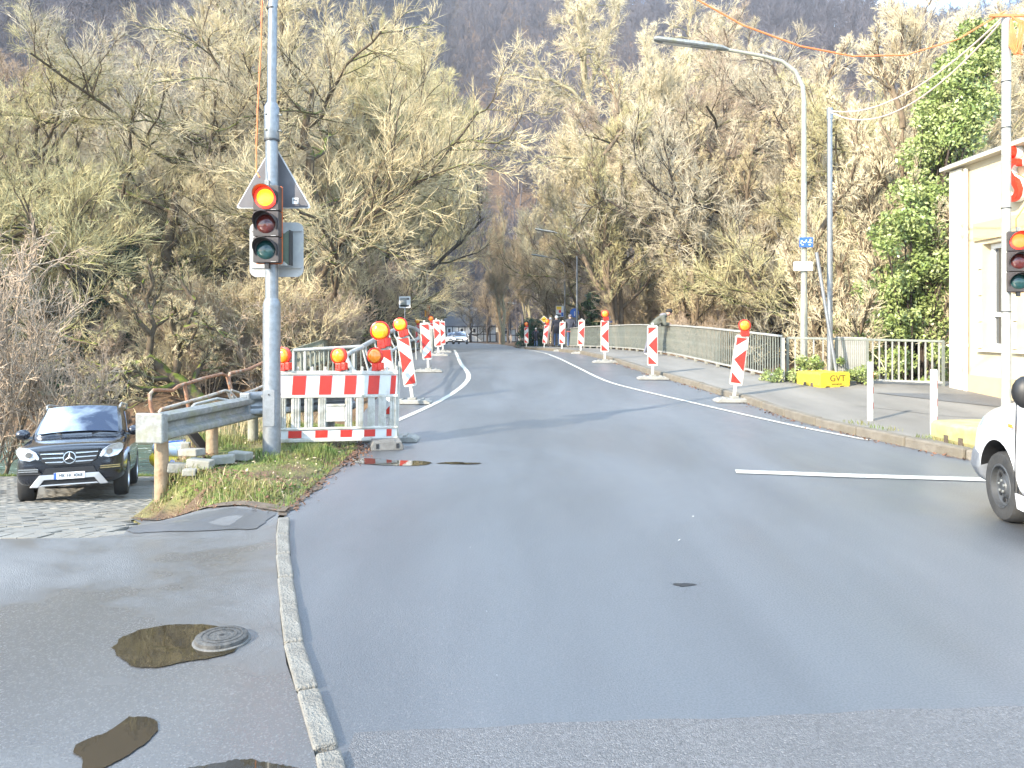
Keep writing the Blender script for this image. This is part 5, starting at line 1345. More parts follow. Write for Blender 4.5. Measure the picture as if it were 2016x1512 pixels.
for s in (-1, 1):
    poly3('side_window', [(s*.865,1.35,1.16),(s*.885,2.35,1.16),(s*.80,2.35,1.66),(s*.805,1.85,1.66)], 'car_glass', van, .012, 0, (s,0,0))
    MB().ball((s*1.0,1.62,1.20), (.10,.075,.13)).box((s*.90,1.64,1.10), (.12,.06,.05)).build('door_mirror', 'black', van, smooth=True)
    for yy in (.82, 3.50): wheel(van, s*.765, yy, .305, .20, 'steel_wheel', s)
    MB().lathe([(.375,-.10),(.385,0),(.365,.004),(.352,-.10)], 36, 'X').build('arch_liner', 'black', van, loc=(s*.86 if s > 0 else -.86, .82, .315)) if False else None
    hp_ = []
    for q in ((.50,-.1,.68),(.74,.02,.70),(.80,.06,.80),(.66,-.02,.82),(.50,-.1,.78)):
        ok_, pt, nr, fi = vb.closest_point_on_mesh(Vector((s*q[0],q[1],q[2]))); hp_.append(pt+nr*.006)
    MB().add(hp_, [tuple(range(5))]).build('headlight', 'headlight', van)
    poly3('side_repeater', [(s*.905,1.10,.86),(s*.905,1.16,.86),(s*.905,1.16,.89),(s*.905,1.10,.89)], 'amber', van, .008, 0, (s,0,0))
    poly3('sill', [(s*.88,1.22,.20),(s*.88,3.1,.21),(s*.895,3.1,.33),(s*.895,1.22,.33)], 'carpaint_white', van, .02, .004, (s,0,0))
    poly3('door_seam', [(s*.897,1.18,.34),(s*.897,1.19,.34),(s*.885,1.19,1.10),(s*.885,1.18,1.10)], 'black', van, .006, 0, (s,0,0))
    poly3('door_handle', [(s*.90,2.12,.92),(s*.90,2.28,.92),(s*.90,2.28,.95),(s*.90,2.12,.95)], 'bumper_grey', van, .02, .004, (s,0,0))
bmp_ = loft([(-.015, vsec(.64,.36,.55,.62)), (.045, vsec(.80,.22,.57,.64)), (.25, vsec(.875,.20,.57,.62)), (.44, vsec(.895,.21,.55,.60)), (.465, vsec(.89,.22,.54,.58))], 'bumper_grey', 'bumper', van, 2)
stp = []
for q in ((.95,.33,.80),(.95,.41,.81),(.95,.45,.92),(.95,.37,.91)):
    ok_, pt, nr, fi = vb.closest_point_on_mesh(Vector(q)); stp.append(pt+nr*.004)
MB().add(stp, [(0,1,2,3)]).build('wing_sticker', 'sticker_blue', van)

# oncoming cars ---------------------------------------------------------------
def small_car(label, x, y, rz, paint, lit=True):
    t = thing('oncoming_car', label, 'car', (x, y, float(zr(y))), rz, 'oncoming cars')
    loft([(0, section(.66,.32,.62,.74)), (.06, section(.80,.22,.68,.80)), (.5, section(.88,.2,.80,.92)), (1.1, section(.89,.2,.88,.98)), (3.4, section(.89,.22,.90,.99)), (4.1, section(.82,.3,.86,.95))], paint, 'body', t, 1)
    loft([(.95, [(0,.85),(.76,.85),(.78,.9),(.74,.95),(.5,.97),(0,.98)]), (1.75, [(0,.85),(.8,.85),(.8,.95),(.64,1.36),(.5,1.44),(0,1.46)]), (3.2, [(0,.85),(.8,.85),(.8,.95),(.64,1.36),(.5,1.45),(0,1.47)]), (4.0, [(0,.85),(.76,.85),(.76,.9),(.7,.95),(.5,1.0),(0,1.02)])], paint, 'cabin', t, 1)
    panel4('windscreen', [(-.70,.98,1.0),(.70,.98,1.0),(.56,1.66,1.41),(-.56,1.66,1.41)], 'car_glass', t, bulge=.06, out=Vector((0,-.6,.8)))
    poly3('grille', [(-.36,-.01,.48),(.36,-.01,.48),(.42,-.01,.62),(-.42,-.01,.62)], 'black', t, .03, 0)
    poly3('lower_intake', [(-.6,-.01,.26),(.6,-.01,.26),(.55,-.01,.42),(-.55,-.01,.42)], 'black', t, .03, 0)
    poly3('number_plate', [(-.26,-.03,.42),(.26,-.03,.42),(.26,-.03,.52),(-.26,-.03,.52)], 'plate_white', t, .02, 0)
    for s in (-1, 1):
        poly3('headlight', [(s*.48,-.01,.56),(s*.80,.08,.60),(s*.82,.12,.73),(s*.55,.02,.70)], 'headlamp_on' if lit else 'headlight', t, .03, 0)
        MB().box((s*.95,1.15,1.0), (.18,.10,.12)).build('door_mirror', paint, t, bevel=.03)
        for yy in (.75, 3.3): wheel(t, s*.78, yy, .31, .2, 'alloy', s)
    return t
emat('headlamp_on', (1,.97,.9), 3.0, (.7,.7,.7))
small_car('silver-blue car with headlamps on coming down the far road', -5.9, 86, R(2), 'carpaint_silver')
small_car('white car half hidden behind the silver oncoming car', -7.35, 94, R(3), 'carpaint_white', False)

# raft lying on the bank ------------------------------------------------------
rf = thing('inflatable_raft', 'blue, white and yellow inflatable boat on the bank behind the guard rail', 'boat', (-7.5, 18.3, -1.55), R(15))
def ringtube(rx, ry, z, r): return [(rx*math.cos(a*math.pi/12)*(1 if abs(math.cos(a*math.pi/12)) < .8 else 1), ry*math.sin(a*math.pi/12), z+.05*abs(math.cos(a*math.pi/12))**4) for a in range(25)]
MB().tube(ringtube(.95,.5,.0,.2), .17, 10).build('lower_tube', 'raft_yellow', rf, smooth=True)
MB().tube(ringtube(.93,.48,.26,.2), .13, 10).build('upper_tube', 'raft_white', rf, smooth=True)
for x_ in (-.55,-.05,.5): MB().tube([(x_,-.62,.02),(x_+.16,-.66,-.02)], .09, 10).build('blue_patch', 'raft_blue', rf, smooth=True)
MB().box((0,0,.16), (1.5,.62,.10)).build('seat_floor', 'black', rf, bevel=.02)
MB().tube([(-.9,-.2,.44),(.8,.1,.52)], .02, 8).build('paddle', 'raft_blue', rf)

# far houses --------------------------------------------------------------------
def fachwerk(label, x, y, z, w_, d_, h_, rot, roofm='roof_slate', wallm='render_white', timber=True, cat='house'):
    t = thing('house', label, cat, (x, y, z), rot, 'houses among the trees')
    MB().box((0,d_/2,h_/2), (w_,d_,h_)).build('wall', wallm, t)
    ov = .4; rh_ = d_*.55
    MB().add([(-w_/2-ov,-ov,h_-.1),(w_/2+ov,-ov,h_-.1),(w_/2+ov,d_+ov,h_-.1),(-w_/2-ov,d_+ov,h_-.1),(-w_/2-ov,d_/2,h_+rh_),(w_/2+ov,d_/2,h_+rh_)], [(0,1,5,4),(1,2,5),(2,3,4,5),(3,0,4),(3,2,1,0)]).build('roof', roofm, t)
    n = int(w_/1.6)
    if timber:
        for k in range(n+1):
            xx = -w_/2+.1+k*(w_-.2)/n; MB().box((xx,-.03,h_/2), (.2,.08,h_)).build('timber_beam', 'timber_black', t)
        for zz_ in (.15, h_*.5, h_-.15): MB().box((0,-.05,zz_), (w_,.08,.2)).build('timber_beam', 'timber_black', t)
    for k in range(n):
        if k % 2: continue
        xx = -w_/2+.1+(k+.5)*(w_-.2)/n; wq = MB().box((xx,-.02,h_*.72), (.8,.06,h_*.28)).build('window', 'frame_white', t); MB().box((xx,-.055,h_*.72), (.66,.02,h_*.24)).build('pane', 'window_dark', wq)
    MB().box((w_*.2,d_*.5,h_+rh_), (.6,.6,1.2)).build('chimney', 'roof_red', t)
    return t
fachwerk('far half-timbered white and black house at the end of the road', -10.5, 196, -2.2, 13, 9, 4.2, R(6))
fachwerk('far white half-timbered barn beside the end of the road', 2.5, 200, -2.2, 10, 8, 3.6, R(-4))
fachwerk('pale house with red roof glimpsed through the trees behind the leaning man', 16.2, 64, -.6, 7, 7, 3.0, R(-20), 'roof_red', 'render_white', False)
fachwerk('house with red roof glimpsed behind the railing beyond the dark trunk', 22.5, 60, -.6, 8, 7, 3.0, R(-15), 'roof_red', 'wall_beige', False)
# ------------------------------------------------------------------ people: one skinned body each, coloured by region
def person(label, loc, rz, J, R_, paint, mats, extra=None, sc=1.0, group=None):
    """J: joints {name: xyz}; R_: radii; edges fixed; paint(face centre) -> material index"""
    t = thing('person', label, 'person', loc, rz, group); t.scale = (sc,)*3
    names = list(J); idx = {n: i for i, n in enumerate(names)}
    E = [('pelvis','waist'),('waist','chest'),('chest','neck'),('neck','head'),('head','crown')]
    for s in 'lr':
        E += [('pelvis','hip'+s),('hip'+s,'knee'+s),('knee'+s,'ankle'+s),('ankle'+s,'toe'+s),('chest','sho'+s),('sho'+s,'elb'+s),('elb'+s,'wri'+s),('wri'+s,'palm'+s)]
        for f in range(5):
            if 'f%d%s' % (f, s) in idx: E.append(('palm'+s if f else 'wri'+s, 'f%d%s' % (f, s)))
    me = bpy.data.meshes.new('body'); me.from_pydata([J[n] for n in names], [(idx[a], idx[b]) for a, b in E], [])
    o = obj('body', me, t)
    sk = o.modifiers.new('skin', 'SKIN'); sk.use_smooth_shade = True
    sv = me.skin_vertices[0].data
    for i, n in enumerate(names): sv[i].radius = R_[n] if isinstance(R_[n], tuple) else (R_[n], R_[n])
    sv[idx['pelvis']].use_root = True
    sb = o.modifiers.new('sub', 'SUBSURF'); sb.levels = 2; sb.render_levels = 2
    applied(o)
    o.data.materials.clear()
    for m_ in mats: o.data.materials.append(MATS[m_])
    for p in o.data.polygons: p.material_index = paint(p.center); p.use_smooth = True
    return t, o
def stand_pose(lean=0.0, stride=.12, arm=.1, hands=True, bend=0.0, w_=1.0):
    J = dict(pelvis=(0,0,.94), waist=(0,-lean*.3,1.10), chest=(0,-lean*.8,1.36), neck=(0,-lean*1.05,1.51), head=(0,-lean*1.1-.01,1.62), crown=(0,-lean*1.1-.01,1.73))
    Rr = dict(pelvis=(.155*w_,.125*w_), waist=(.15*w_,.12*w_), chest=(.165*w_,.125*w_), neck=.058, head=(.078,.095), crown=(.06,.075))
    for s, g in (('l',1),('r',-1)):
        f = stride*g
        J['hip'+s] = (.095*g, 0, .88); J['knee'+s] = (.10*g, -f*.6-.02, .49); J['ankle'+s] = (.10*g, -f+(.06 if f < 0 else 0), .09); J['toe'+s] = (.115*g, -f-.14+(.06 if f < 0 else 0), .045)
        J['sho'+s] = (.19*g*w_, -lean*.9, 1.41); J['elb'+s] = (.25*g*w_, -lean*.9+arm*.3+.04, 1.13); J['wri'+s] = (.24*g*w_, -lean*.9-arm, .90); J['palm'+s] = (.24*g*w_, -lean*.9-arm-.02, .82)
        Rr['hip'+s] = .092; Rr['knee'+s] = .062; Rr['ankle'+s] = .045; Rr['toe'+s] = (.042,.035); Rr['sho'+s] = .078; Rr['elb'+s] = .055; Rr['wri'+s] = .038; Rr['palm'+s] = (.035,.02)
        for k in range(5):
            b = J['palm'+s]
            if k == 0: J['f0'+s] = (b[0]-.01*g, b[1]-.05, b[2]+.03)
            else: J['f%d%s' % (k, s)] = (b[0]-.008*g, b[1]+.028-.019*k, b[2]-.085+.012*abs(k-2.4))
            Rr['f%d%s' % (k, s)] = .009
    return J, Rr
def cap(parent, mname, c, r, name='hair', squash=.9, back=.0):
    mb = MB(); vs, fs = [], []; n, m_ = 18, 8
    for j in range(m_+1):
        a = R(90-118*j/m_)
        for i in range(n):
            b = 2*math.pi*i/n; q = 1+.03*math.sin(5*b+j); front = math.sin(b) < -.35
            zz_ = math.sin(a)*r*squash; rr_ = math.cos(a)*r*q
            if front and j > m_-4: zz_ = math.sin(R(90-118*(m_-4)/m_))*r*squash
            vs.append((c[0]+rr_*math.cos(b)*.92, c[1]+rr_*math.sin(b)*1.08+back, c[2]+zz_))
    for j in range(m_):
        for i in range(n): fs.append((j*n+i, j*n+(i+1) % n, (j+1)*n+(i+1) % n, (j+1)*n+i))
    o = mb.add(vs, fs).build(name, mname, parent, smooth=True); return o
def face(parent, c, mname='skin'):
    MB().tube([(c[0],c[1]-.085,c[2]+.02),(c[0],c[1]-.108,c[2]-.015),(c[0],c[1]-.09,c[2]-.022)], [.009,.015,.010], 8).build('nose', mname, parent, smooth=True)
    for s in (-1,1):
        MB().box((c[0]+s*.03,c[1]-.093,c[2]+.022), (.018,.006,.008)).build('eye', 'black', parent, bevel=.002)
        MB().lathe([(.006,-.01),(.024,-.006),(.026,.004),(.01,.008)], 10, 'X').build('ear', mname, parent, smooth=True, loc=(c[0]+s*.086,c[1]+.005,c[2]))
    MB().box((c[0],c[1]-.092,c[2]-.052), (.04,.006,.007)).build('mouth', 'scarf_red', parent, bevel=.002)

def paint_std(zj=.80, zc=1.52, shoe=.085, face_mat=2):
    def f(c):
        if c.z < shoe: return 3
        if c.z > zc: return 2
        if c.z > zj: return 2 if (abs(c.x) > .17 and c.z < .86) else 0
        if abs(c.x) > .18 and c.z > .65: return 2
        return 1
    return f
SWZ = lambda y: float(zside(y))
# leaning man at the railing: facing +X, bent over the top rail
J, Rr = stand_pose()
J.update(pelvis=(0,.02,.93), waist=(0,-.14,1.06), chest=(0,-.36,1.22), neck=(0,-.47,1.33), head=(0,-.57,1.39), crown=(0,-.64,1.46))
Rr.update(pelvis=(.165,.14), waist=(.17,.14), chest=(.18,.145), neck=.065)
for s, g in (('l',1),('r',-1)):
    J['hip'+s] = (.10*g,.04,.87); J['knee'+s] = (.11*g,.02+.05*g,.48); J['ankle'+s] = (.11*g,.10+.10*g,.09); J['toe'+s] = (.12*g,-.05+.10*g,.045)
    J['sho'+s] = (.20*g,-.36,1.25); J['elb'+s] = (.26*g,-.40,1.00); J['wri'+s] = (.12*g,-.57,1.045); J['palm'+s] = (.07*g,-.62,1.05); Rr['sho'+s] = .09; Rr['elb'+s] = .068; Rr['wri'+s] = .045
    for k in range(5):
        b = J['palm'+s]; J['f%d%s' % (k, s)] = (b[0]-.05*g, b[1]-.03+.016*k, b[2]+.035-.012*k) if k else (b[0]+.01*g, b[1]+.05, b[2]+.03)
def paint_lean(c):
    if c.z < .085: return 3
    if c.y < -.50 and c.z > 1.30: return 2
    if c.y < -.575 and c.z < 1.12: return 2
    if c.z > .86: return 0
    return 1
yl = 25.6
lm, lo = person('man in olive-grey jacket leaning forward over the bridge railing', (float(xrail(yl))-.60, yl, SWZ(yl)), R(90), J, Rr, paint_lean, ['jacket_olive','trousers_grey','skin','shoe_white'], sc=1.03)
hp = obj('head_detail', None, lm) if False else None
MB().ball((0,-.585,1.455), (.09,.115,.082)).build('hair', 'hair_dark', lm, smooth=True)
cap(lm, 'hood_grey', (0,-.45,1.32), .12, 'hood', .62, .05)
MB().tube([(0,-.665,1.385),(0,-.69,1.355),(0,-.672,1.345)], [.009,.015,.01], 8).build('nose', 'skin', lm, smooth=True)
for s in (-1,1):
    MB().box((s*.03,-.668,1.40), (.018,.006,.008)).build('eye', 'black', lm); MB().lathe([(.006,-.01),(.024,-.006),(.026,.004),(.01,.008)], 10, 'X').build('ear', 'skin', lm, smooth=True, loc=(s*.086,-.57,1.39))
MB().box((0,-.668,1.335), (.04,.006,.007)).build('mouth', 'scarf_red', lm)

def walker(label, px_, Y, h_, mats, head_m, rz, stride, w_=1.0, zj=.80, hat=None, extra=None, arm=.1):
    J, Rr = stand_pose(.02, stride, arm, w_=w_); X = (px_-1008)/1500*Y
    t, o = person(label, (X, Y, SWZ(Y) if Y < 58 else float(zr(Y))+.02), rz, J, Rr, paint_std(zj), mats, sc=h_/1.78)
    if Y > 100:
        return t
    cap(t, head_m, (0,-.032,1.645), .115, 'hair' if hat is None else hat); face(t, (0,-.03,1.63), mats[2])
    return t
B = R(180)
w1 = walker('white-haired walker in dark jacket seen from behind on the sidewalk', 1096, 43, 1.82, ['jacket_dark','jeans','skin_pale','shoe_dark'], 'hair_white', B+R(6), .10, 1.12, .74)
w2 = walker('walker in beige coat partly hidden behind the white-haired one', 1083.5, 44, 1.76, ['coat_beige','trousers_tan','skin_pale','shoe_dark'], 'hair_white', B-R(10), -.14, 1.0, .62)
w3 = walker('walker in dark puffer jacket, grey hood and jeans next to the far lamp post', 1122.5, 41.5, 1.84, ['puffer_navy','jeans','skin_pale','shoe_white'], 'cap_grey', B, .09, 1.1, .80, 'cap')
MB().lathe([(.20,-.02),(.205,.0),(.20,.02)], 20).build('hem_band', 'scarf_red', w3, loc=(0,.0,.83))
w4 = walker('child in dark coat and pale hat walking ahead of the adults', 1055, 47, 1.2, ['jacket_dark','jeans','skin_pale','shoe_dark'], 'hat_cream', B, .12, 1.25, .55, 'hat')
MB().lathe([(.11,-.03),(.125,.0),(.11,.03)], 16).build('scarf', 'scarf_red', w4, loc=(0,-.02,1.47))
walker('far pedestrian in white top and dark trousers at the road bend', 1001, 160, 1.75, ['render_white','jacket_dark','skin_pale','shoe_white'], 'hair_dark', R(30), .1)
walker('far pedestrian in pale clothes beside the one in white top', 1006, 161, 1.7, ['coat_beige','coat_beige','skin_pale','shoe_dark'], 'hair_dark', R(10), .1)
# ------------------------------------------------------------------ vegetation
def nrm(a): return a/np.maximum(np.linalg.norm(a, axis=-1, keepdims=True), 1e-9)
def grow(P, D, L, seg, wig, up, g):
    """polylines: P start, D direction, L length; wig = random bend, up = pull towards +z"""
    pts = [P]; d = nrm(D); step = (L/seg)[:, None]
    for k in range(seg):
        d = nrm(d+g.normal(0, wig, d.shape)+np.array([0,0,up]))
        P = P+d*step; pts.append(P)
    return np.stack(pts, 1)
def spawn(pts, L, k, t0, t1, ang, ratio, g, taper=.5):
    n, m, _ = pts.shape
    t = (np.tile((np.arange(k)+.5)/k, (n, 1))+g.uniform(-.5/k, .5/k, (n, k)))*(t1-t0)+t0
    f = np.clip(t*(m-1), 0, m-1.001); i = f.astype(int); fr = (f-i)[..., None]
    idx = np.arange(n)[:, None]
    A, B = pts[idx, i], pts[idx, i+1]
    P = A+(B-A)*fr; T = nrm(B-A)
    r = g.normal(size=T.shape); s = nrm(r-T*(r*T).sum(-1, keepdims=True))
    a = np.radians(g.normal(ang, 10, t.shape))[..., None]
    D = T*np.cos(a)+s*np.sin(a)
    Ln = L[:, None]*ratio*(1-taper*(t-t0)/(t1-t0+1e-9))*g.uniform(.7, 1.25, t.shape)
    return P.reshape(-1, 3), D.reshape(-1, 3), Ln.ravel(), t.ravel()
class Tubes:
    def __init__(self): self.V = []; self.Q = []; self.n = 0
    def add(self, pts, r0, r1, sides):
        n, m, _ = pts.shape
        r0 = np.broadcast_to(r0, (n,)); r1 = np.broadcast_to(r1, (n,))
        T = np.empty_like(pts); T[:, 1:-1] = pts[:, 2:]-pts[:, :-2]; T[:, 0] = pts[:, 1]-pts[:, 0]; T[:, -1] = pts[:, -1]-pts[:, -2]
        T = nrm(T); ref = np.where(np.abs(T[:, :1, 2:3]) > .85, np.array([1.,0,0]), np.array([0,0,1.]))
        u = nrm(ref-T*(ref*T).sum(-1, keepdims=True)); v = np.cross(T, u)
        rad = r0[:, None]+(r1-r0)[:, None]*np.linspace(0, 1, m)[None, :]
        a = 2*np.pi*np.arange(sides)/sides
        ring = pts[:, :, None, :]+rad[:, :, None, None]*(u[:, :, None, :]*np.cos(a)[None, None, :, None]+v[:, :, None, :]*np.sin(a)[None, None, :, None])
        self.V.append(ring.reshape(-1, 3))
        base = self.n+np.arange(n)[:, None, None]*(m*sides)+np.arange(m-1)[None, :, None]*sides
        k = np.arange(sides)[None, None, :]; k2 = (k+1) % sides
        self.Q.append(np.stack([base+k, base+k2, base+k2+sides, base+k+sides], -1).reshape(-1, 4))
        self.n += n*m*sides
    def ribbon(self, pts, r0, r1, g):
        n, m, _ = pts.shape; r0 = np.broadcast_to(r0, (n,)); r1 = np.broadcast_to(r1, (n,))
        T = nrm(pts[:, -1]-pts[:, 0]); x = g.normal(size=T.shape); u = nrm(x-T*(x*T).sum(-1, keepdims=True))[:, None, :]
        rad = (r0[:, None]+(r1-r0)[:, None]*np.linspace(0, 1, m)[None, :])[..., None]
        self.V.append(np.stack([pts-u*rad, pts+u*rad], 2).reshape(-1, 3))
        b0 = self.n+np.arange(n)[:, None]*(2*m)+np.arange(m-1)[None, :]*2
        self.Q.append(np.stack([b0, b0+1, b0+3, b0+2], -1).reshape(-1, 4)); self.n += n*m*2
    def mesh(self, name, mname, smooth=False):
        me = mesh_np(name, np.concatenate(self.V), np.concatenate(self.Q), smooth=smooth); me.materials.append(MATS[mname]); return me
def make_tree(seed, trunk, r0, lv, bark, twig, nthick=4):
    """trunk: list of polylines (local xyz). lv: per level k,t0,ang,ratio,seg,wig,up,r (start radius)"""
    g = np.random.default_rng(seed); A, C = Tubes(), Tubes()
    parents = []
    for path, rad in trunk:
        p = np.array(path, float)
        q = [];
        for i in range(len(p)-1):
            for t in np.linspace(0, 1, 5)[:-1]: q.append(p[i]+(p[i+1]-p[i])*t)
        q.append(p[-1]); q = np.array(q); q[1:-1] += g.normal(0, rad*.25, q[1:-1].shape)
        q = q[None]; A.add(q, rad, rad*.25, 10); parents.append((q, np.array([np.linalg.norm(p[-1]-p[0])])))
    # limbs from every stem
    gen = None
    for li, d in enumerate(lv):
        if li == 0:
            Ps, Ds, Ls = [], [], []
            for q, L in parents:
                k = max(3, int(d['k']*L[0]/parents[0][1][0]))
                P, D, Ln, t = spawn(q, np.array([d['len']]), k, d['t0'], 1.0, d['ang'], 1.0, g, d.get('taper', .45)); Ps.append(P); Ds.append(D); Ls.append(Ln)
            P, D, Ln = np.concatenate(Ps), np.concatenate(Ds), np.concatenate(Ls)
        else:
            P, D, Ln, t = spawn(gen, Lg, d['k'], d['t0'], 1.0, d['ang'], d['ratio'], g, d.get('taper', .45))
        gen = grow(P, D, Ln, d['seg'], d['wig'], d['up'], g); Lg = Ln
        rr0 = d['r']*np.clip(Ln/np.median(Ln), .5, 1.6)
        if li >= 4: C.ribbon(gen, rr0, rr0*d.get('tip', .4), g)
        else: (A if li < nthick-1 else C).add(gen, rr0, rr0*d.get('tip', .4), 6 if li == 0 else (4 if li == 1 else 3))
    return A.mesh('trunk', bark, True), C.mesh('crown', twig)

FINE = dict(ang=38, ratio=.5, t0=.12)
def std(len1, k1=11, k2=9, k3=8, k4=8, k5=5, ang1=52, wig=.16, up=.05, t0=.22, fine=1.0, wig5=.11, up5=.10):
    k4 += 1; k5 = max(3, int(k5*.95))
    return [dict(k=k1, t0=t0, ang=ang1, len=len1, seg=9, wig=wig, up=up, r=.10),
            dict(k=k2, t0=.18, ang=46, ratio=.50, seg=6, wig=wig*1.1, up=up*1.2, r=.032),
            dict(k=k3, t0=.12, ang=42, ratio=.50, seg=4, wig=wig*1.2, up=up*1.8, r=.0125),
            dict(k=k4, t0=.12, ang=35, ratio=.62, seg=2, wig=wig5, up=up5, r=.0060*fine, tip=.55),
            dict(k=k5, t0=.15, ang=30, ratio=.85, seg=1, wig=wig5, up=up5, r=.0050*fine, tip=.35)]
PROTO = {}
# broad spreading bank tree with long mossy limbs
PROTO['spread'] = make_tree(3, [([(0,0,-.6),(.2,0,2.2),(.1,.2,5),(-.3,.1,8.5),(-.2,0,11.0)], .36)], .36, std(8.6, 13, 10, 8, 8, 6, 62, .17, .045, .15), 'bark_mossy', 'twig_tan')
PROTO['spread2'] = make_tree(17, [([(0,0,-.6),(-.3,.1,1.8),(-.9,.2,4.6),(-1.1,.1,7.8),(-.8,0,10.6)], .33), ([(0,0,.4),(.9,.1,2.6),(2.2,-.2,5.2),(2.9,-.3,8.2)], .24)], .33, std(7.2, 11, 9, 8, 8, 5, 58, .19, .05, .18), 'bark_mossy', 'twig_olive')
# tall vase-shaped street tree
PROTO['vase'] = make_tree(5, [([(0,0,-.5),(.1,0,3.2),(0,.1,7),(.25,0,11),(.1,0,15.5)], .34)], .34, std(7.2, 15, 9, 8, 8, 5, 40, .13, .09, .2, 1.1), 'bark_brown', 'twig_tan')
PROTO['vase2'] = make_tree(29, [([(0,0,-.5),(-.15,0,3),(.1,.1,6.5),(-.2,0,10.5),(0,0,14.5)], .30), ([(0,0,1.2),(.7,.2,4.2),(1.3,.3,8.2),(1.5,.3,12)], .2)], .3, std(6.0, 12, 9, 8, 8, 5, 38, .13, .1, .22, 1.1), 'bark_pale', 'twig_pale')
# twisted pale tree
PROTO['twist'] = make_tree(8, [([(0,0,-.5),(-.8,0,4.5),(-2.2,.2,9),(-4.0,.1,13.5),(-4.6,0,18),(-5.2,0,22.5)], .36), ([(-1.2,0,6.0),(1.0,.2,10.5),(1.2,.1,15),(2.2,0,19.5)], .24)], .36, std(6.6, 14, 9, 8, 7, 5, 55, .28, .04, .3, 1.1, .3, .06), 'bark_pale', 'twig_pale')
# slender young trees
PROTO['slim'] = make_tree(12, [([(0,0,-.4),(.1,0,3),(0,0,6.5),(.2,0,10)], .12), ([(.3,.2,-.3),(.9,.4,3.5),(1.2,.5,8)], .09)], .12, std(3.6, 14, 8, 7, 6, 4, 34, .12, .12, .12, 1.0), 'bark_brown', 'twig_pale')
# brush: many whippy stems
PROTO['brush'] = make_tree(21, [([(.3*math.cos(k*2.4), .3*math.sin(k*2.4), -.2), (.9*math.cos(k*2.4)+.2, .9*math.sin(k*2.4), 1.6), (1.5*math.cos(k*2.4)+.3*math.sin(k), 1.5*math.sin(k*2.4), 3.2)], .03) for k in range(11)], .03,
    [dict(k=10, t0=.1, ang=36, len=1.5, seg=4, wig=.18, up=.06, r=.014), dict(k=7, t0=.1, ang=42, ratio=.5, seg=2, wig=.2, up=.04, r=.010, tip=.6), dict(k=4, t0=.1, ang=40, ratio=.55, seg=1, wig=.2, up=.04, r=.008, tip=.5)], 'bark_brown', 'twig_purple', 1)
# leaning mossy trunk over the river
PROTO['lean'] = make_tree(33, [([(.3,0,-.6),(-.6,-.2,.7),(-1.7,-.4,2.1),(-2.8,-.7,2.75),(-4.2,-1.0,2.5),(-4.9,-1.1,1.9)], .42), ([(-1.9,-.4,2.2),(-1.5,-.5,3.6),(-.9,-.6,5.4)], .18), ([(-2.9,-.7,2.7),(-2.5,-.8,4.2),(-3.0,-.9,6.0)], .16)], .3,
    std(2.6, 9, 7, 6, 5, 3, 55, .2, .03, .3), 'bark_mossy', 'twig_tan')
# dead broken conifer
PROTO['snag'] = make_tree(41, [([(0,0,-.4),(.05,0,4),(-.05,.05,8),(.1,0,12.5)], .24)], .24,
    [dict(k=22, t0=.3, ang=82, len=1.9, seg=4, wig=.1, up=-.05, r=.03), dict(k=7, t0=.2, ang=50, ratio=.4, seg=2, wig=.15, up=0, r=.012), dict(k=4, t0=.2, ang=45, ratio=.5, seg=1, wig=.1, up=0, r=.008)], 'bark_brown', 'twig_brown', 2)

TW = {}
def tree(proto, label, px_, Y, s=1.0, rz=0.0, zoff=0.0, twig=None, bark=None, group='bare winter trees', name='bare_tree', x=None):
    X = (px_-1008)/1500*Y if x is None else x
    t = thing(name, label, 'tree', (X, Y, float(terr(X, Y))+zoff), rz, group); sc = (s,)*3 if isinstance(s, (int, float)) else s; t.scale = tuple(q*(1.13 if Y < 62 else 1.22)*(.8 if (Y > 88 and i < 2) else 1) for i, q in enumerate(sc))
    for nm, me, alt in (('trunk', PROTO[proto][0], bark), ('crown', PROTO[proto][1], twig)):
        o = obj(nm, me, t)
        if alt:
            o.material_slots[0].link = 'OBJECT'; o.material_slots[0].material = MATS[alt]
    return t
# ---- far bank, left of the bridge
tree('lean', 'moss-covered tree trunk leaning out over the river behind the rusty handrail', 442, 32.6, .92, 0, 0)
tree('spread', 'broad mossy-limbed tree on the far bank directly behind the red signal', 625, 37.5, 1.12, R(20))
tree('spread', 'wide mossy-limbed tree on the far bank above the guard rail', 345, 39, 1.1, R(170), twig='twig_grey')
tree('spread2', 'forked mossy tree on the far bank above the parked black car', 120, 37, 1.05, R(35))
tree('spread2', 'forked tree cut by the photo edge, low mossy bough over the river', -70, 36, 1.05, R(250))
tree('spread2', 'forked pale tree between the two wide mossy trees, farther back', 480, 46, 1.15, R(130), twig='twig_pale')
tree('vase', 'tall tree behind the forked mossy tree above the black car', 235, 49, 1.0, R(80), twig='twig_grey')
tree('vase', 'tall tree at the photo edge on the far bank slope', 20, 50, .98, R(200), twig='twig_russet')
tree('vase2', 'pale upright tree standing directly left of the dark trunk pair', 660, 50, 1.1, R(70))
tree('vase', 'tall dark-trunked tree behind the timber fence end', 752, 47, 1.02, R(10), bark='bark_dark')
tree('vase2', 'pale slim trunk right beside the dark trunk behind the timber fence', 733, 46, 1.0, R(300), twig='twig_olive')
tree('snag', 'broken dead conifer with strips of bare pale wood', 712, 44, 1.0, R(0), name='dead_tree', group='bare winter trees')
tree('vase', 'olive-tinted tree leaning over the road past the traffic mirror', 800, 55, 1.12, R(140), twig='twig_olive')
tree('vase2', 'tree over the far beacons with olive fan-shaped crown', 818, 66, 1.25, R(40), twig='twig_olive')
tree('vase', 'distant roadside tree over the oncoming cars', 813, 84, 1.45, R(260), twig='twig_olive')
tree('vase2', 'distant round-crowned tree at the kerb beyond the oncoming cars', 990, 105, (.9,.9,.95), R(160), twig='twig_brown')
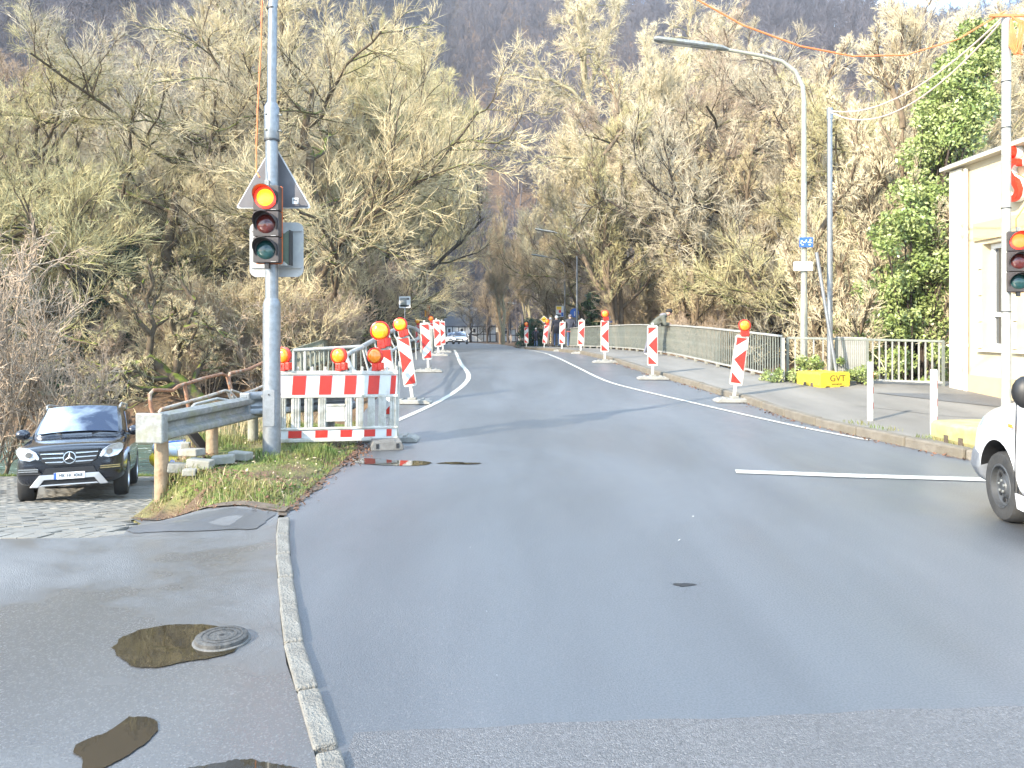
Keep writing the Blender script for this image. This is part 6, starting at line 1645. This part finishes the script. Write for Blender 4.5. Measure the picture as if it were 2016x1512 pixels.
# hillside trees, upper left
for k, (px_, Y, s, pr, tw, lb) in enumerate((
    (60,74,.95,'vase','twig_brown','dark bare tree high on the slope at the photo corner'),
    (215,78,1.0,'vase2','twig_purple','reddish bare tree high on the slope above the wide mossy tree'),
    (330,82,.95,'vase','twig_purple','reddish tree beside the other reddish tree high on the slope'),
    (440,80,1.05,'vase2','twig_tan','tan tree on the slope just left of the signal mast top'),
    (575,84,1.1,'vase','twig_tan','tan tree on the slope just right of the signal mast top'),
    (690,88,1.15,'vase2','twig_tan','tan tree on the slope above the dead conifer'),
    (780,96,1.15,'vase','twig_brown','bare tree on the slope above the fan-shaped crown'),
    (130,62,.95,'spread2','twig_tan','tan tree on the slope behind the forked mossy tree'),
    (400,62,1.0,'spread','twig_tan','tan tree on the slope behind the wide mossy-limbed tree'),
    (560,64,1.0,'spread2','twig_pale','pale tree on the slope behind the red signal'),
    (-60,66,1.1,'vase','twig_brown','brown tree on the slope mostly cut by the photo edge'))):
    tree(pr, lb, px_, Y, s, R(50*k), twig=tw)
# ---- along the far road
for k, (px_, Y, s, pr, tw, lb) in enumerate((
    (960,165,.85,'vase2','twig_brown','far brown tree above the half-timbered house'),
    (1000,150,.85,'vase','twig_brown','far brown tree behind the pale triangular sign'),
    (1040,120,1.0,'vase2','twig_brown','brown tree behind the distant low-armed lamp'),
    (1075,96,1.05,'vase','twig_tan','bare brown tree above the yellow diamond sign'),
    (1120,78,1.15,'vase2','twig_tan','tan tree above the hooded walker'),
    (925,190,1.0,'spread','twig_brown','dark crooked tree in front of the half-timbered house'),
    (985,118,.8,'slim','twig_brown','slender roadside tree beside the far couple'),
    (1165,66,.85,'spread2','twig_brown','low brown tree behind the round blue sign'))):
    tree(pr, lb, px_, Y, s, R(70*k+20), twig=tw, bark='bark_dark' if k in (0,1,5) else None)
# ---- right bank
tree('twist', 'tall pale twisted tree rising above the far street lamps', 1300, 55, 1.08, R(0))
tree('vase2', 'pale tree with yellowish trunk behind the leaning man', 1272, 43, .95, R(30))
tree('spread', 'spreading pinkish-tan tree above the long railing', 1400, 48, 1.12, R(100), twig='twig_purple')
tree('spread2', 'dark-trunked tree with crooked boughs left of the street lamp', 1545, 39, 1.12, R(200), bark='bark_dark', twig='twig_grey')
tree('vase', 'tall pale-crowned tree rising under the lamp head', 1470, 56, 1.15, R(320), twig='twig_pale')
tree('vase2', 'pale tree behind the spreading pinkish tree', 1340, 68, 1.25, R(220))
tree('slim', 'slender pale tree between street lamp and white mast', 1610, 36, 1.15, R(40))
tree('spread2', 'pale spraying tree right of the white mast', 1690, 34, .92, R(310), twig='twig_olive')
tree('vase', 'tall bright tree behind the ivy column', 1760, 42, 1.0, R(120), twig='twig_pale')
tree('vase2', 'bright upright tree behind the building roof', 1900, 36, .9, R(10), twig='twig_pale')
tree('slim', 'slender tree close behind the bank fence', 1700, 23.5, .92, R(150))
tree('slim', 'slender whippy tree in front of the ivy column', 1775, 22.5, 1.0, R(250), twig='twig_pale')
tree('vase', 'bright tree at the photo edge above the building', 2030, 40, 1.0, R(60), twig='twig_pale')
tree('vase', 'background tree behind the dark-trunked tree', 1560, 66, 1.1, R(10), twig='twig_purple')
tree('vase2', 'background tree between lamp arm and orange cable', 1640, 72, 1.2, R(90), twig='twig_tan')
tree('slim', 'slim tree behind the railing next to the small blue sign', 1225, 40, 1.1, R(200), twig='twig_olive')
tree('slim', 'slim tree behind the railing right of the leaning man', 1365, 38, .9, R(100), twig='twig_tan')
tree('slim', 'slim tree behind the railing before the dark trunk', 1470, 37, .9, R(20), twig='twig_tan')

# ---- stuff: undergrowth and hillside forest, instanced over points
def scatter(name, P, scales, protos, label=None, seed=1):
    cl = bpy.data.collections.new(name+'_sources')
    for me in protos:
        o = bpy.data.objects.new(name+'_source', me); cl.objects.link(o)
    me = bpy.data.meshes.new(name); me.vertices.add(len(P)); me.vertices.foreach_set('co', np.asarray(P, np.float32).ravel())
    at = me.attributes.new('size', 'FLOAT', 'POINT'); at.data.foreach_set('value', np.asarray(scales, np.float32)); me.update()
    o = obj(name, me); kind(o, 'stuff', label)
    ng = bpy.data.node_groups.new(name, 'GeometryNodeTree')
    ng.interface.new_socket('Geometry', in_out='INPUT', socket_type='NodeSocketGeometry'); ng.interface.new_socket('Geometry', in_out='OUTPUT', socket_type='NodeSocketGeometry')
    N = ng.nodes; i = N.new('NodeGroupInput'); q = N.new('NodeGroupOutput'); ip = N.new('GeometryNodeInstanceOnPoints'); ci = N.new('GeometryNodeCollectionInfo')
    ci.inputs['Collection'].default_value = cl; ci.inputs['Separate Children'].default_value = True; ci.inputs['Reset Children'].default_value = True
    rv = N.new('FunctionNodeRandomValue'); rv.data_type = 'FLOAT_VECTOR'; rv.inputs['Min'].default_value = (-.06,-.06,0); rv.inputs['Max'].default_value = (.06,.06,6.283); rv.inputs['Seed'].default_value = seed
    na = N.new('GeometryNodeInputNamedAttribute'); na.data_type = 'FLOAT'; na.inputs['Name'].default_value = 'size'
    ip.inputs['Pick Instance'].default_value = True
    l = ng.links.new
    l(i.outputs[0], ip.inputs['Points']); l(ci.outputs[0], ip.inputs['Instance']); l(rv.outputs[0], ip.inputs['Rotation']); l(na.outputs[0], ip.inputs['Scale']); l(ip.outputs[0], q.inputs[0])
    o.modifiers.new('scatter', 'NODES').node_group = ng
    return o
def far_tree(seed, Ht, spread_, k1=12, tw='twig_forest_shaded'):
    g = np.random.default_rng(seed); A = Tubes()
    q = np.array([[(0,0,-1),(.1,0,Ht*.3),(-.1,.1,Ht*.6),(.1,0,Ht)]], float); A.add(q, .22, .05, 5)
    P, D, L, t = spawn(q, np.array([spread_]), k1, .25, 1, 44, 1.0, g); b1 = grow(P, D, L, 3, .13, .10, g); A.add(b1, .09, .04, 3)
    P, D, L, t = spawn(b1, L, 9, .15, 1, 42, .55, g); b2 = grow(P, D, L, 2, .15, .1, g); A.add(b2, .05, .025, 3)
    P, D, L, t = spawn(b2, L, 7, .1, 1, 40, .55, g); b3 = grow(P, D, L, 1, .15, .08, g); A.add(b3, .035, .012, 3)
    return A.mesh('forest_tree', tw)
gq = np.random.default_rng(5)
FT = [far_tree(1,13,6.5), far_tree(2,15,6.0,14), far_tree(3,12,7.2), far_tree(4,14,5.5,14)]
N0 = 9000
X = gq.uniform(-330, 370, N0); Y = gq.uniform(112, 448, N0)
keep = (np.abs(X/Y) < .82) & ((X/Y > -.35) | (Y < 300)) & ((X < xl(Y)-7) | (X > xk(Y)+8) | (Y > 214))
X, Y = X[keep], Y[keep]; 
cell = set(); sel = []
for i in range(len(X)):
    c = (int(X[i]//6.6), int(Y[i]//7.0))
    if c not in cell: cell.add(c); sel.append(i)
X, Y = X[sel], Y[sel]; P = np.stack([X, Y, terr(X, Y)], -1)
scatter('hillside_forest', P, gq.uniform(.7, 1.45, len(P)), FT, 'bare purple-brown forest covering the hillside')
# mid-distance wood that reads as one mass
X = gq.uniform(-95, 85, 1500); Y = gq.uniform(52, 190, 1500)
keep = ((X < xl(Y)-9) | (X > xk(Y)+13)) & (np.abs(X/Y) < .85) & ((Y < 125) | ((X > -60) & (X < 40)))
X, Y = X[keep], Y[keep]; cell = set(); sel = []
for i in range(len(X)):
    c = (int(X[i]//6), int(Y[i]//6))
    if c not in cell: cell.add(c); sel.append(i)
X, Y = X[sel], Y[sel]
MT = [far_tree(11,11,5.5,13,'twig_brown'), far_tree(12,12.5,5.0,13,'twig_tan')]
scatter('valley_wood', np.stack([X, Y, terr(X, Y)], -1), gq.uniform(.7, 1.05, len(X)), MT, 'brown bare wood filling the valley behind the nearer trees')
# brush on the banks
br_me = [PROTO['brush'][0], PROTO['brush'][1]]
def joined(meshes, name):
    Vs, Qs, n = [], [], 0
    for me in meshes:
        v = np.empty(len(me.vertices)*3, np.float32); me.vertices.foreach_get('co', v); q = np.empty(len(me.loops), np.int32); me.loops.foreach_get('vertex_index', q)
        Vs.append(v.reshape(-1, 3)); Qs.append(q.reshape(-1, 4)+n); n += len(me.vertices)
    me = mesh_np(name, np.concatenate(Vs), np.concatenate(Qs)); me.materials.append(MATS['twig_purple']); return me
bj = joined(br_me, 'brush'); bj2 = bj.copy(); bj2.materials.clear(); bj2.materials.append(MATS['twig_tan']); bj3 = bj.copy(); bj3.materials.clear(); bj3.materials.append(MATS['twig_brown'])
X = np.concatenate([gq.uniform(-18,-8,26), gq.uniform(-42, -7, 150), gq.uniform(5.5, 36, 110), gq.uniform(-20,-9,30), gq.uniform(8,30,60)])
Y = np.concatenate([gq.uniform(34.9, 38, 26), gq.uniform(32.4, 48, 150), gq.uniform(35.5, 60, 110), gq.uniform(48,75,30), gq.uniform(60,90,60)])
keep = ((X < xl(Y)-2.5) | (X > np.where(Y < 48, xrail(Y)+2.5, xk(Y)+9))) & ~((X > -19) & (X < -8) & (Y < 34.8)); X, Y = X[keep], Y[keep]
scatter('undergrowth', np.stack([X, Y, terr(X, Y)-.1], -1), gq.uniform(.6, 1.5, len(X)), [bj, bj2, bj3], 'tangled brown brushwood along both river banks', 3)
# near-left brush hanging into the picture beside the black car
sh = thing('riverside_shrub', 'leafless purple-brown shrub at the water behind the black car', 'shrub', (-13.9, 20.2, -2.5), 0, 'leafless riverside shrubs')
for k, (me, nm) in enumerate(((PROTO['brush'][0],'stems'),(PROTO['brush'][1],'twigs'))): obj(nm, me, sh)
sh.scale = (1.0,1.0,1.5)
dup(sh, (-12.2, 21.0, -2.7), R(120), 'smaller leafless shrub at the water left of the black car roof', (.7,.7,1.0))
dup(sh, (-15.6, 21.2, -2.4), R(220), 'leafless shrub at the water cut by the photo edge', (1.5,1.5,1.9))

# leafy evergreens ---------------------------------------------------------
def leaves(C, Rr, n, size, g, flat=.0):
    """n leaf quads around clump centres C (m,3) with radii Rr (m,)"""
    w_ = Rr**2; idx = g.choice(len(C), n, p=w_/w_.sum())
    d = nrm(g.normal(size=(n, 3)))*(g.uniform(0, 1, n)**.45)[:, None]
    p = C[idx]+d*Rr[idx][:, None]*np.array([1,1,.85])
    a = nrm(g.normal(size=(n, 3))+np.array([0,0,-.3])); b = nrm(np.cross(a, g.normal(size=(n, 3)))); s = size*g.uniform(.6, 1.3, n)[:, None]
    V = np.stack([p-a*s, p+b*s*.5, p+a*s, p-b*s*.5], 1).reshape(-1, 3)
    V[0::4] += 0; Q = np.arange(n*4).reshape(-1, 4); return V, Q
def evergreen(name, label, loc, C, Rr, n, size, mname, seed, cat='bush', group=None, stem_r=.06):
    g = np.random.default_rng(seed); V, Q = leaves(np.array(C, float), np.array(Rr, float), n, size, g)
    t = thing(name, label, cat, loc, 0, group); me = mesh_np('foliage', V, Q); me.materials.append(MATS[mname]); obj('foliage', me, t)
    tb = Tubes()
    for c in np.array(C, float)[::2]:
        q = np.array([[(c[0]*.1, c[1]*.1, -.3), (c[0]*.4, c[1]*.4, c[2]*.5), tuple(c)]], float); tb.add(q, stem_r, stem_r*.3, 5)
    obj('branches', tb.mesh('branches', 'bark_dark'), t); return t
def ell(g, n, rx, ry, z0, z1, top=.4):
    z = g.uniform(0, 1, n); a = g.uniform(0, 6.28, n); rad = np.sqrt(g.uniform(.1, 1, n))*(1-(1-top)*z)
    return np.stack([rx*rad*np.cos(a), ry*rad*np.sin(a), z0+(z1-z0)*z], -1)
g9 = np.random.default_rng(9)
for k, (lb, px_, Y, rx, h_, n, mm, z0) in enumerate((
    ('dark holly mass under the forked mossy tree above the black car', 215, 39, 2.3, 6.4, 15000, 'holly_leaf', .8),
    ('low dark evergreen at the water line behind the black car', 150, 34.5, 2.0, 2.6, 9000, 'holly_leaf', .2),
    ('low dark evergreen at the water line under the leaning trunk', 300, 38, 2.4, 2.6, 9000, 'holly_leaf', .2),
    ('dark yew behind the timber fence left of the dead conifer', 655, 43, 2.1, 6.2, 15000, 'holly_leaf', .2),
    ('dark yew low behind the timber fence beside the dark trunk', 705, 42, 1.7, 3.4, 9000, 'holly_leaf', .2),
    ('green rounded bush behind the fence corner by the traffic mirror', 768, 46, .9, 1.9, 5000, 'yew_leaf', .2),
    ('rounded green conifer bush at the far end of the sidewalk', 1046, 60, 1.2, 2.2, 6000, 'yew_leaf', .1),
    ('dark ivy-wrapped stump behind the far sign posts', 1165, 46, .8, 3.4, 5000, 'holly_leaf', .2),
    ('dark evergreen behind the fence left of the ivy', 1660, 26, 1.2, 2.6, 6000, 'holly_leaf', .1))):
    X = (px_-1008)/1500*Y; C = ell(g9, 46, rx, rx, z0, h_, .45)
    evergreen('evergreen_bush', lb, (X, Y, float(terr(X, Y))), C, np.full(46, rx*.34), n, .085, mm, 50+k, group='evergreen bushes')
# tall ivy column beside the building
C, Rr = [], []
for k in range(130):
    t = (k/130)**.9; h_ = .2+10.5*t
    cxp = np.interp(t, [0,.25,.5,.75,1], [1775,1772,1815,1868,1922]); half = np.interp(t, [0,.25,.45,.7,1], [120,112,76,58,38])
    xq = (cxp+g9.uniform(-1,1)*half-1008)/1500*21.0
    C.append((xq-11.0, g9.uniform(-.9,.9), h_)); Rr.append(g9.uniform(.22,.62))
iv = evergreen('ivy_tree', 'tall tree smothered in bright green ivy beside the cream building', (11.0, 21.0, -.9), C, Rr, 56000, .06, 'ivy_leaf', 77, 'tree', stem_r=.05)
# leafy weeds at the yellow block and fence foot
def weed(label, x, y, z, rx, h_, n, seed, ry=.25):
    g = np.random.default_rng(seed); C = np.stack([g.uniform(-rx, rx, 26), g.uniform(-ry, ry, 26), g.uniform(.03, h_, 26)], -1)
    return evergreen('leafy_weeds', label, (x, y, z), C, np.full(26, .12), n, .035, 'ivy_leaf', seed, 'plant', 'leafy weeds at the fence', .008)
zf = float(zside(17.3))
weed('leafy bramble between the lettered yellow block and the fence', 7.0, 17.45, zf, .62, .55, 2600, 91)
weed('leafy bramble right of the lettered yellow block', 7.85, 17.05, zf, .34, .32, 1100, 92)
weed('small leafy weeds at the end post of the long railing', 6.1, 17.5, zf, .30, .28, 800, 93)

# grass, leaves and litter ----------------------------------------------------
def blades(name, X, Y, Z, hgt, wid, mname, g, lean=.5, label=None):
    n = len(X); a = g.uniform(0, 6.28, n); d = np.stack([np.cos(a), np.sin(a), np.zeros(n)], -1); s = np.stack([-np.sin(a), np.cos(a), np.zeros(n)], -1)
    p = np.stack([X, Y, Z], -1); h_ = (hgt*g.uniform(.4, 1.3, n))[:, None]; w2 = (wid*g.uniform(.7, 1.3, n))[:, None]; L = lean*g.uniform(.1, 1.2, n)[:, None]
    up = np.array([0,0,1.])
    V = np.stack([p-s*w2, p+s*w2, p+up*h_*.6+d*h_*L*.4+s*w2*.7, p+up*h_*.6+d*h_*L*.4-s*w2*.7, p+up*h_*.95+d*h_*L*1.2], 1).reshape(-1, 3)
    b0 = np.arange(n)*5; Q = np.stack([b0, b0+1, b0+2, b0+3], -1); T = np.stack([b0+3, b0+2, b0+4], -1)
    me = mesh_np(name, V, Q, T); me.materials.append(MATS[mname]); o = obj(name, me); kind(o, 'stuff', label); return o
def vpoints(g, n):
    X = g.uniform(-6.2, -2.0, n); Y = g.uniform(6.6, 13.5, n)
    m = np.minimum(Y-yb(np.clip(X, -4, -2)), X-xe(Y)); k = (m > -.02) & (X < xl(Y)-.06)
    return X[k], Y[k], m[k]
gg = np.random.default_rng(77)
X, Y, m_ = vpoints(gg, 60000)
den = np.sin(X*2.3+1)*np.sin(Y*2.9)+.5*np.sin(X*6+Y*5); k = (den > -.15) | (gg.uniform(size=len(X)) < .22); X, Y, m_, den = X[k], Y[k], m_[k], den[k]
hh = .035+.07*np.clip(den, 0, 1.2)*np.clip(m_*4, .3, 1)
blades('grass', X, Y, terr(X, Y)-.005, hh, np.full(len(X), .0035), 'grass_blade', gg, .6, 'short green grass covering the verge')
X, Y, m_ = vpoints(gg, 9000); k = m_ < .6; X, Y = X[k], Y[k]
blades('dry_grass', X, Y, terr(X, Y)-.005, np.full(len(X), .12), np.full(len(X), .003), 'grass_dry', gg, 1.1, 'dry straw-coloured grass on the verge')
X = gg.uniform(-5.5, -3.4, 1800); Y = gg.uniform(10.5, 14, 1800); k = X > xe(Y); X, Y = X[k], Y[k]
blades('dry_stalks', X, Y, terr(X, Y)-.01, np.full(len(X), .38), np.full(len(X), .0035), 'grass_dry', gg, .7, 'tall dry stalks on the bank behind the guard rail')
X = gg.uniform(-14, -7, 9000); Y = gg.uniform(19.2, 20.3, 9000)
blades('bank_grass', X, Y, terr(X, Y)-.01, np.full(len(X), .12), np.full(len(X), .007), 'grass_blade', gg, .6, 'green grass strip between driveway and river')
X = gg.uniform(5.1, 6.1, 1600); Y = gg.uniform(9.6, 12.4, 1600); xk_ = xk(Y); k = (X > xk_+.13) & (X < xk_+.42) & (np.sin(Y*4)+np.sin(Y*9+X*3) > .1); X, Y = X[k], Y[k]
blades('kerb_grass', X, Y, zside(Y), np.full(len(X), .06), np.full(len(X), .004), 'grass_blade', gg, .9, 'thin grass growing behind the kerb at the bollards')
def litter(name, X, Y, Z, size, mname, g, label):
    n = len(X); a = g.uniform(0, 6.28, n); s = (size*g.uniform(.5, 1.3, n))[:, None]
    u = np.stack([np.cos(a), np.sin(a), g.normal(0, .35, n)], -1); v = np.stack([-np.sin(a), np.cos(a), g.normal(0, .35, n)], -1); p = np.stack([X, Y, Z], -1)+np.array([0,0,.012])
    V = np.stack([p-u*s, p+v*s*.55, p+u*s, p-v*s*.55], 1).reshape(-1, 3); me = mesh_np(name, V, np.arange(4*n).reshape(-1, 4)); me.materials.append(MATS[mname]); o = obj(name, me); kind(o, 'stuff', label); return o
X, Y, m_ = vpoints(gg, 16000); k = (m_ < .9) & (Y < 10.5); X, Y = X[k], Y[k]
litter('fallen_leaves', X, Y, terr(X, Y)+.012, np.full(len(X), .022), 'dead_leaf', gg, 'brown fallen leaves on the verge')
X, Y, m_ = vpoints(gg, 900); k = (Y < 10.5); X, Y = X[k], Y[k]
litter('pale_leaves', X, Y, terr(X, Y)+.014, np.full(len(X), .02), 'dead_leaf_pale', gg, 'pale dry leaves on the verge')
n = 900; Y = gg.uniform(9.2, 26, n); X = xk(Y)-np.abs(gg.normal(0, .09, n))-.03; k = gg.uniform(size=n) < np.interp(Y, [9,13,16,26], [1,1,.6,.2])*(.35+.65*(np.sin(Y*3) > -.2)); X, Y = X[k], Y[k]
litter('gutter_leaves', X, Y, zr(Y), np.full(len(X), .026), 'dead_leaf', gg, 'brown leaves gathered along the sidewalk gutter')
n = 420; Y = gg.uniform(8.8, 11.5, n); X = xl(Y)+np.abs(gg.normal(0, .12, n)); litter('gutter_leaves', X, Y, zr(Y), np.full(n, .022), 'dead_leaf', gg, 'brown leaves under the barrier at the road edge')
n = 16; Y = gg.uniform(3.4, 15, n); X = gg.uniform(-1.2, 4.5, n)*np.clip(Y/9, .3, 1)
litter('paper_flecks', X, Y, zr(Y)-.004, np.full(n, .010), 'litter_white', gg, 'tiny white flecks scattered on the road')

# air -------------------------------------------------------------------------
hz = MB().box((0, 290, 117), (880, 720, 246)).build('haze', 'black'); hz.data.materials.clear()
hm = bpy.data.materials.new('haze'); hm.use_nodes = True; hn = hm.node_tree; hn.nodes.clear()
ho = hn.nodes.new('ShaderNodeOutputMaterial'); pv_ = hn.nodes.new('ShaderNodeVolumePrincipled')
pv_.inputs['Color'].default_value = (.86,.91,1,1); pv_.inputs['Density'].default_value = .00032; pv_.inputs['Anisotropy'].default_value = .2
hn.links.new(pv_.outputs[0], ho.inputs['Volume']); hz.data.materials.append(hm); kind(hz, 'stuff', 'thin bluish air over the valley')

n = 700; Y = gg.uniform(6.6, 10.4, n); X = xl(Y)+gg.normal(-.05, .09, n); litter('edge_leaves', X, Y, zr(Y)+.004, np.full(n, .02), 'dead_leaf', gg, 'brown leaves and crumbs along the muddy verge edge')
n = 130; Xs = gg.uniform(-3.9, -2.0, n); Y = yb(Xs)+gg.normal(-.02, .07, n); litter('edge_leaves', Xs, Y, zl(Xs, Y)+.016, np.full(n, .018), 'dead_leaf', gg, 'brown leaf crumbs along the verge beside the pavement')
n = 1500; Y = gg.uniform(6.6, 10.4, n); X = xl(Y)-np.abs(gg.normal(.06, .06, n)); blades('edge_grass', X, Y, zr(Y), np.full(n, .05), np.full(n, .0035), 'grass_blade', gg, .9, 'grass creeping over the verge edge')
